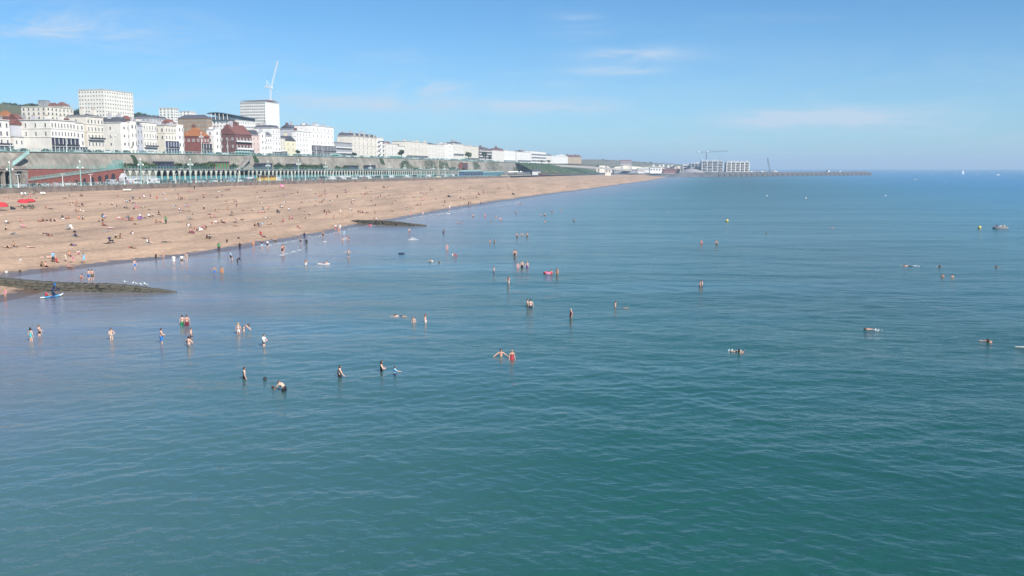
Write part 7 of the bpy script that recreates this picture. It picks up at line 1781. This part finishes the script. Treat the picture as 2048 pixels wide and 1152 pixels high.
def dog(px, py, label):
    q = at_beach(px, py); mb = MB(); o = thing('dog', q, R(-60), label, 'dog')
    mb.tube([(-.30, 0, .42), (-.15, 0, .44), (.12, 0, .44), (.28, 0, .48)], [.09, .11, .13, .10], 8); mb.tube([(.26, 0, .50), (.38, 0, .64)], [.08, .07], 7); mb.tube([(.34, 0, .66), (.46, 0, .64), (.58, 0, .60)], [.08, .07, .035], 7)
    for x, y in ((-.25, -.07), (-.25, .07), (.22, -.07), (.22, .07)): mb.tube([(x, y, .42), (x + (.03 if x > 0 else -.04), y, .22), (x, y, .02)], [.06, .035, .03], 6)
    mb.tube([(-.32, 0, .46), (-.48, 0, .58), (-.55, 0, .70)], [.03, .022, .012], 5); mb.tube([(.36, -.06, .70), (.33, -.09, .60)], [.03, .01], 4); mb.tube([(.36, .06, .70), (.33, .09, .60)], [.03, .01], 4)
    mb.build('body', pm('black fur', (.03, .025, .022), .9), o, True)
dog(454, 485, 'small dark dog on the lower beach near the shore'); dog(312, 516, 'tiny dog at the water edge left of the white shirts')
# ------------------------------------------------------------------ gulls
def gull(px, py, s, rz, auto):
    o = None
    q = Vector((px, py, 0))
GULLM = [pm('gull white', (.72, .72, .70), .8, .03), pm('gull grey', (.30, .32, .34), .8, .05), pm('gull bill', (.55, .35, .05), .5)]
def gull_mesh():
    mb = MB(); mb.tube([(-.26, 0, .20), (-.12, 0, .20), (.05, 0, .22), (.16, 0, .27)], [.02, .075, .085, .06], 8, 0); mb.tube([(.13, 0, .26), (.18, 0, .36)], [.05, .045], 7, 0); mb.tube([(.14, 0, .38), (.20, 0, .39), (.26, 0, .375)], [.045, .05, .02], 7, 0)
    mb.tube([(.26, 0, .378), (.32, 0, .365)], [.014, .005], 5, 2)
    for y in (-.075, .075): mb.tube([(.08, y, .24), (-.10, y, .235), (-.34, y * .5, .21)], [.03, .045, .01], 6, 1)
    for y in (-.03, .03): mb.tube([(.0, y, .15), (.01, y, .0)], [.01, .01], 4, 2)
    return mb.mesh('gull_body', GULLM, True)
GM = gull_mesh()
for k, (px, py, Yk) in enumerate(((252, 568.4, 111.35), (265, 570.3, 111.25), (274, 571.6, 111.15), (284, 573.0, 111.1), (292, 574.5, 111.0))):
    q = at_y(px, py, Yk); s = (.95, .9, .85, .95, 1.3)[k]
    o = link('gull', GM, None, (q.x, q.y, q.z + .06), (0, 0, R((190, 10, 170, 200, 160)[k])), (s, s, s), None, 'gull', 'gulls on the near groyne'); later(o, 'white gull standing on top of the near groyne', px)
# ------------------------------------------------------------------ floating things
def sup():
    a = at_z(80, 597.5, 0); b = at_z(127, 591.5, 0); d = b - a; an = math.atan2(d.y, d.x); Lb = d.length; c = (a + b) / 2
    o = thing('paddle_board', (c.x, c.y, .02), an, 'blue and white paddle board with two riders beside the groyne', 'paddle board'); N = 14
    mb = MB(); prev = None
    for k in range(N + 1):
        u = -1 + 2 * k / N; w = .42 * max(.08, (1 - abs(u) ** 3.2)); z = .02 + (.22 * max(0, u - .45) ** 1.4 * 2); x = u * Lb / 2
        bi = len(mb.v); mb.v += [(x, -w, z + .03), (x, -w * .9, z + .13), (x, w * .9, z + .13), (x, w, z + .03), (x, 0, z - .03)]
        if k:
            for j in range(5): mb.f.append((bi - 5 + j, bi - 5 + (j + 1) % 5, bi + (j + 1) % 5, bi + j)); mb.m.append(0 if (k < 3 or k > 11) else (1 if k < 6 or k > 8 else 2))
    mb.f.append((0, 1, 2, 3, 4)); mb.m.append(0); mb.f.append(tuple(len(mb.v) - 5 + j for j in range(5))); mb.m.append(0)
    mb.build('board', [pm('white board', (.75, .78, .8), .4), pm('sky blue board', (.08, .34, .60), .4), pm('deep blue board', (.03, .12, .35), .4)], o, True)
    M = Matrix.Translation((c.x, c.y, .02)) @ Matrix.Rotation(an, 4, 'Z')
    person(106, M @ Vector((.15, 0, .15)), 'kneel_paddle', an - R(90), 2, HB, (('wetsuit', 'navy'),), 1.15, 'kneeling person in a dark wetsuit paddling the blue board', 'bathers in the sea')
    person(93, M @ Vector((-.75, 0, .13)), 'sit_hug', an - R(100), 0, HB, (('shirt', 'red'), ('shorts', 'red')), .72, 'child in a red vest riding at the back of the board', 'bathers in the sea')
    g = thing('paddle', M @ Vector((.95, -.15, .60)), an, 'paddle with a bright blue blade held over the board', 'paddle'); g.rotation_euler = (R(14), R(-38), an)
    mb = MB(); mb.tube([(0, 0, -.85), (0, 0, 1.0)], .02, 6); mb.build('shaft', IRON, g)
    for z, sg in ((1.0, 1), (-.85, -1)):
        mb = MB(); mb.prism([(-.04, z), (.04, z), (.13, z + sg * .2), (.11, z + sg * .46), (-.11, z + sg * .46), (-.13, z + sg * .2)], -.012, .012); mb.build('blade', CLOTH['blue'] if sg > 0 else CLOTH['navy'], g)
sup()
def torus(mb, R0, r, n=18, k=8, m=0, c=(0, 0, 0), stripe=None, sy=1.0):
    b = len(mb.v)
    for i in range(n):
        a = 2 * math.pi * i / n
        for j in range(k):
            t = 2 * math.pi * j / k; q = R0 + r * math.cos(t); mb.v.append((c[0] + q * math.cos(a), c[1] + q * math.sin(a) * sy, c[2] + r * math.sin(t)))
    for i in range(n):
        for j in range(k): mb.f.append((b + i * k + j, b + ((i + 1) % n) * k + j, b + ((i + 1) % n) * k + (j + 1) % k, b + i * k + (j + 1) % k)); mb.m.append((i // 3) % 2 if stripe else m)
def ring_float(px, py, col, col2, r, label, rider=None):
    q = at_z(px, py, 0); o = thing('swim_ring', (q.x, q.y, .06), 0, label, 'swim ring'); mb = MB(); torus(mb, r, r * .36, stripe=True); mb.build('ring', [CLOTH[col], CLOTH[col2]], o, True); mb = MB(); mb.tube([(r, 0, r * .3), (r + .02, 0, r * .3 + .06)], .02, 5); mb.build('valve', CLOTH['white'], o)
ring_float(1096, 547, 'pink', 'red', .52, 'bright pink inflatable ring in mid water'); q = at_z(1099, 546.5, 0); person(1099, (q.x, q.y, .02), 'recline', R(60), 1, H, SW('black'), .85, 'child lying across the pink inflatable ring', 'bathers in the sea')
ring_float(861, 523, 'grey', 'cream', .36, 'pale swim ring with a bather inside it'); q = at_z(861, 523, 0); person(861, (q.x, q.y, -1.22), 'stand', R(170), 1, HB, SW('black'), .98, 'bather floating inside the pale ring', 'bathers in the sea')
ring_float(740, 451, 'red', 'pink', .45, 'red swim ring lying at the edge by the far groyne')
def lilo(px, py, col, label, rz):
    q = at_z(px, py, 0); o = thing('airbed', (q.x, q.y, .05), rz, label, 'airbed')
    for k in range(5): mb = MB(); mb.tube([(-.9, -.28 + k * .14, 0), (-.88, -.28 + k * .14, .02), (.88, -.28 + k * .14, .02), (.9, -.28 + k * .14, 0)], [.03, .075, .075, .03], 7); mb.build('tube', CLOTH[col], o, True)
    mb = MB(); mb.tube([(-.9, -.3, .08), (-.9, .3, .08)], .09, 8); mb.build('pillow', CLOTH[col], o, True)
    return q
q = lilo(648, 529, 'white', 'white airbed with a person on it in the shallows', R(10)); person(650, (q.x + .1, q.y, .08), 'recline', R(95), 1, H, SW('navy'), .95, 'person reclining on the white airbed', 'bathers in the sea')
def dinghy(px, py, label, s, rz, col):
    q = at_z(px, py, 0); o = thing('dinghy', (q.x, q.y, .1), rz, label, 'dinghy'); mb = MB(); torus(mb, .75 * s, .2 * s, 20, 8, sy=.6); mb.build('tube', CLOTH[col], o, True); mb = MB(); mb.box(-.7 * s, .7 * s, -.38 * s, .38 * s, -.08, -.04); mb.build('floor', CLOTH['grey'], o); mb = MB(); mb.box(-.1, .1, -.36 * s, .36 * s, .02, .08); mb.build('seat', CLOTH['grey'], o)
    return q
dinghy(803, 508, 'empty dark blue inflatable dinghy', .62, .2, 'navy')
q = dinghy(2001, 457, 'grey inflatable boat with three people far right', 2.2, .1, 'grey')
for k, (dx, c, po) in enumerate(((-1.1, 'navy', 'sit_hug'), (0, 'white', 'sit'), (1.0, 'cream', 'sit_hug'))):
    person(2001, (q.x + dx, q.y, .14), po, R(-60 + k * 40), 1, (H, HB, HBL)[k], (('shirt', c), ('shorts', 'navy')), 1.0, ('left', 'middle', 'right')[k] + ' of three people sitting in the grey inflatable', 'bathers in the sea')
q = at_z(530, 759, 0); o = thing('ball', (q.x, q.y, .06), 0, 'black ball floating between two boys', 'ball'); bm_ = MB(); bm_.lathe([(.14 * math.cos(R(a)), .14 * math.sin(R(a))) for a in range(-90, 91, 20)], 12); bm_.build('ball_shell', CLOTH['black'], o, True); bm_ = MB(); torus(bm_, .135, .012, 14, 5); bm_.build('seam', CLOTH['grey'], o, True)
def buoy(px, py, r, col, auto):
    q = at_z(px, py, 0); o = thing('buoy', (q.x, q.y, 0), 0, None, 'buoy', 'marker buoys'); mb = MB(); mb.lathe([(r * math.cos(R(a)), r * .6 + r * math.sin(R(a))) for a in range(-90, 91, 18)], 14); mb.build('float_ball', CLOTH[col], o, True); mb = MB(); mb.lathe([(r * .25, r * 1.55), (r * .25, r * 1.8), (.02, r * 1.85)], 8); mb.build('eye', DSTEEL, o); mb = MB(); torus(mb, r * .99, r * .05, 16, 5, c=(0, 0, r * .6)); mb.build('band', CLOTH['white'], o, True); later(o, auto, px)
buoy(1454, 443, .42, 'yellow', 'yellow orange marker buoy in the middle distance'); buoy(1959, 457, .42, 'yellow', 'yellow orange marker buoy left of the inflatable boat')
for px, py in ((1534, 392.5), (1771, 392), (1612, 397), (1891, 365)): buoy(px, py, .36, 'white', 'tiny white marker buoy far out')
def hull(mb, L, W, Hh, m=0, keel=.3):
    n = 10; prev = None
    for k in range(n + 1):
        u = k / n; w = W / 2 * (1 - max(0, (u - .45) / .55) ** 2.2) * (.85 + .15 * min(1, u * 4)); x = (u - .5) * L; z = Hh * (1 + .25 * u)
        b = len(mb.v); mb.v += [(x, -w, z), (x, -w * .8, 0), (x, 0, -keel), (x, w * .8, 0), (x, w, z)]
        if k:
            for j in range(4): mb.f.append((b - 5 + j, b - 4 + j, b + 1 + j, b + j)); mb.m.append(m)
            mb.f.append((b - 1, b - 5, b, b + 4)); mb.m.append(m)
        else: mb.f.append((0, 4, 3, 2, 1)); mb.m.append(m)
def boat(px, py, L, label, col, rz, sail=None, cabin=True, mast=0):
    q = at_z(px, py, 0); o = thing('yacht' if mast else 'motor_boat', (q.x, q.y, 0), rz, label, 'boat', 'boats near the horizon')
    mb = MB(); hull(mb, L, L * .3, L * .12); mb.build('hull', col, o)
    if cabin: mb = MB(); mb.prism([(-L * .22, L * .13), (L * .2, L * .13), (L * .1, L * .24), (-L * .2, L * .24)], -L * .1, L * .1); mb.build('cabin', STEEL, o)
    if mast: mb = MB(); mb.cyl(L * .05, 0, L * .1, mast, .09, .05, 6); mb.build('mast', STEEL, o)
    if sail:
        for nm, pts in (('mainsail', [(L * .04, L * .3), (-L * .42, L * .3), (L * .04, mast * .97)]), ('jib_sail', [(L * .08, mast * .8), (L * .46, L * .2), (L * .1, L * .26)])):
            mb = MB(); n = 6; a, b, c = [Vector((x, 0, z)) for x, z in pts]
            for i in range(n):
                t0, t1 = i / n, (i + 1) / n; f = lambda t: (a.lerp(c, t), b.lerp(c, t)); p0, q0 = f(t0); p1, q1 = f(t1); bl = lambda t: Vector((0, .35 * math.sin(math.pi * t), 0))
                m0, m1 = (p0 + q0) / 2 + bl(t0), (p1 + q1) / 2 + bl(t1); mb.quad([p0, m0, m1, p1]); mb.quad([m0, q0, q1, m1])
            mb.build(nm, CLOTH['white'], o, True)
boat(1926, 348.3, 8, 'white sailing yacht with raised sails near the horizon', WHITE2, .3, True, False, 12.5); boat(1955, 349.6, 7, 'dark hulled yacht with bare mast near the horizon', DSTEEL, .1, None, True, 10)
boat(1996, 350.3, 8, 'white motor boat rightmost near the horizon', WHITE2, .1); boat(1829, 360, 5, 'small white motor boat towing spray in the right distance', WHITE2, 2.6); boat(1866, 349, 3.5, 'tiny white boat left of the sailing yacht', WHITE2, .5)
q = at_z(2062, 696, 0); o = thing('surfboard', (q.x, q.y, .04), R(-8), 'white board just entering at the right edge', 'board'); mb = MB(); hull(mb, 2.6, .55, .05, 0, .03); o.rotation_euler = (0, 0, R(172)); mb.build('deck', WHITE2, o, True); mb = MB(); mb.box(-.9, .6, -.18, .18, .07, .08); mb.build('grip_pad', CLOTH['pale blue'], o)
# ------------------------------------------------------------------ foam
def foam(name, label, pts, width, n, seed, mat):
    r = random.Random(seed); mb = MB()
    for _ in range(n):
        k = r.uniform(0, len(pts) - 1.001); i = int(k); p = pts[i].lerp(pts[i + 1], k - i) + Vector((r.gauss(0, width), r.gauss(0, width), 0)); s = r.uniform(.06, .30); m = r.randrange(5, 8); a0 = r.uniform(0, 6)
        mb.quad([(p.x + s * 1.9 * math.cos(a0 + 6.28 * j / m) * r.uniform(.6, 1), p.y + s * math.sin(a0 + 6.28 * j / m) * r.uniform(.6, 1), .035 + r.uniform(0, .02)) for j in range(m)])
    o = mb.build(name, mat, None, kind='stuff', label=label)
FOAM = pm('sea foam', (.72, .74, .76), .7, .1, 5)
shore_px = [(520, 494), (600, 480.2), (720, 455.2), (840, 433.5), (960, 412.5), (1100, 391.2), (1190, 378.5), (1270, 367)]
foam('foam', 'thin broken line of foam along the waterline', [at_z(x, y, 0) for x, y in shore_px], .6, 420, 3, FOAM)
foam('foam', 'white wash curling in the shallows below the paddlers', [at_z(x, y, 0) for x, y in ((560, 512), (575, 507.5), (590, 503), (605, 500))], .35, 45, 4, FOAM)
foam('foam', 'white wash breaking along the far shoreline', [at_z(x, y, 0) for x, y in ((860, 431), (900, 426.5), (950, 417), (1000, 411), (1040, 405))], .8, 260, 5, FOAM)
def splash(px, py, w, h, n, label):
    q = at_z(px, py, 0); r = random.Random(px); mb = MB()
    for _ in range(n):
        u = r.gauss(0, .35); z = abs(r.gauss(0, .5)) * h * math.exp(-u * u * 3); s = r.uniform(.03, .10); p = Vector((q.x + u * w, q.y + r.gauss(0, .3), z + .02)); d = Vector((r.uniform(-1, 1), r.uniform(-1, 1), r.uniform(-1, 1))).normalized(); a = d.orthogonal().normalized(); b = d.cross(a)
        mb.quad([p + a * s, p + b * s, p - a * s, p - b * s])
    mb.build('splash', FOAM, None, kind='stuff', label=label)
splash(826, 480, 1.3, .5, 260, 'white splash in front of the man in black shorts'); splash(692, 479, 1.0, .5, 160, 'small splash between the bathers near the shore'); splash(1470, 702, .8, .06, 22, 'small wash beside the breaststroke swimmer'); splash(1752, 660, .6, .10, 30, 'splash at the feet of the prone swimmer'); splash(1824, 532, 1.6, .06, 40, 'pale trail behind the far swimmer')
splash(651, 484, .7, .2, 60, 'small white splash near the water edge'); splash(897, 428, 1.0, .3, 70, 'white wave breaking below the person in white')

# ------------------------------------------------------------------ the rest of the crowd, too many and too small to pick apart
def crowd(label, spots, seed):
    r = random.Random(seed); mats = SKIN + [CLOTH[k] for k in ('black', 'navy', 'white', 'red', 'pink', 'grey', 'pale blue', 'purple', 'cream', 'olive')] + [HAIRC['dark'], HAIRC['brown'], HAIRC['blond']]
    ns = len(SKIN); V, Fc, M = [], [], []
    for q, poses in spots:
        o = POSES[r.choice(poses)]; sk = r.randrange(ns); cl = ns + r.randrange(10); hr = ns + 10 + r.choice((0, 0, 1, 1, 2)); a = r.uniform(0, 6.28); c, sn = math.cos(a), math.sin(a)
        for me, m in ((o.body, sk), (garment(o, r.choice(('shorts', 'swimsuit', 'shirt', 'dress'))), cl), (garment(o, 'hair'), hr)):
            b = len(V); V += [(q.x + v.co.x * c - v.co.y * sn, q.y + v.co.x * sn + v.co.y * c, q.z + v.co.z) for v in me.vertices]
            Fc += [tuple(b + i for i in p.vertices) for p in me.polygons]; M += [m] * len(me.polygons)
    me = bpy.data.meshes.new('crowd'); me.from_pydata(V, [], Fc)
    for m in mats: me.materials.append(m)
    me.polygons.foreach_set('material_index', M); me.polygons.foreach_set('use_smooth', [True] * len(Fc))
    link('crowd', me, label=label, kind='stuff')
rq = random.Random(404); spots = []
while len(spots) < 290:
    px = rq.uniform(0, 1300) if rq.random() < .6 else rq.uniform(250, 900); yb, ys = lerp([(0, 392), (250, 382), (500, 370), (700, 365), (960, 361), (1180, 352), (1330, 349)], px), lerp([(0, 540), (60, 530), (440, 490), (720, 444), (840, 425), (1100, 386), (1270, 364), (1340, 353)], px)
    t = rq.betavariate(1.3, 2.0); q = at_beach(px, yb + (ys - yb) * t)
    for _ in range(rq.choice((1, 2, 3, 3, 4, 5))): spots.append((Vector((q.x + rq.gauss(0, .9), q.y + rq.gauss(0, 1.1), q.z)), ('sit', 'sit_hug', 'lie_back', 'lie_front', 'recline', 'lie_knee', 'sit_hug')))
crowd('small scattered sunbathers filling the gaps on the shingle', spots, 1)
spots = []
for _ in range(85):
    px = rq.uniform(100, 260) if rq.random() < .45 else rq.uniform(20, 900); P = rq.uniform(226.5, 235); s_ = to_sp(at_p(px, 360, P))[0]; spots.append((sp(s_, P, z_road(s_) + .13), ('stand', 'walk', 'walk', 'akimbo')))
crowd('strollers thronging the promenade behind the railing', spots, 2)
settle_labels()
# ------------------------------------------------------------------ haze
def build_haze():
    m = bpy.data.materials.new('sea haze'); m.use_nodes = True; nt = m.node_tree
    nt.nodes.remove(nt.nodes['Principled BSDF'])
    v = nt.nodes.new('ShaderNodeVolumePrincipled'); v.inputs['Density'].default_value = 0.00018
    v.inputs['Color'].default_value = (0.60, 0.80, 1.0, 1); v.inputs['Anisotropy'].default_value = 0.0
    nt.links.new(v.outputs[0], nt.nodes['Material Output'].inputs['Volume'])
    mb = MB(); mb.box(-31000, 31000, -31000, 31000, -8.0, 134.0)
    o = mb.build('haze', m, kind='stuff', label='thin pale sea haze over the whole bay')
build_haze()
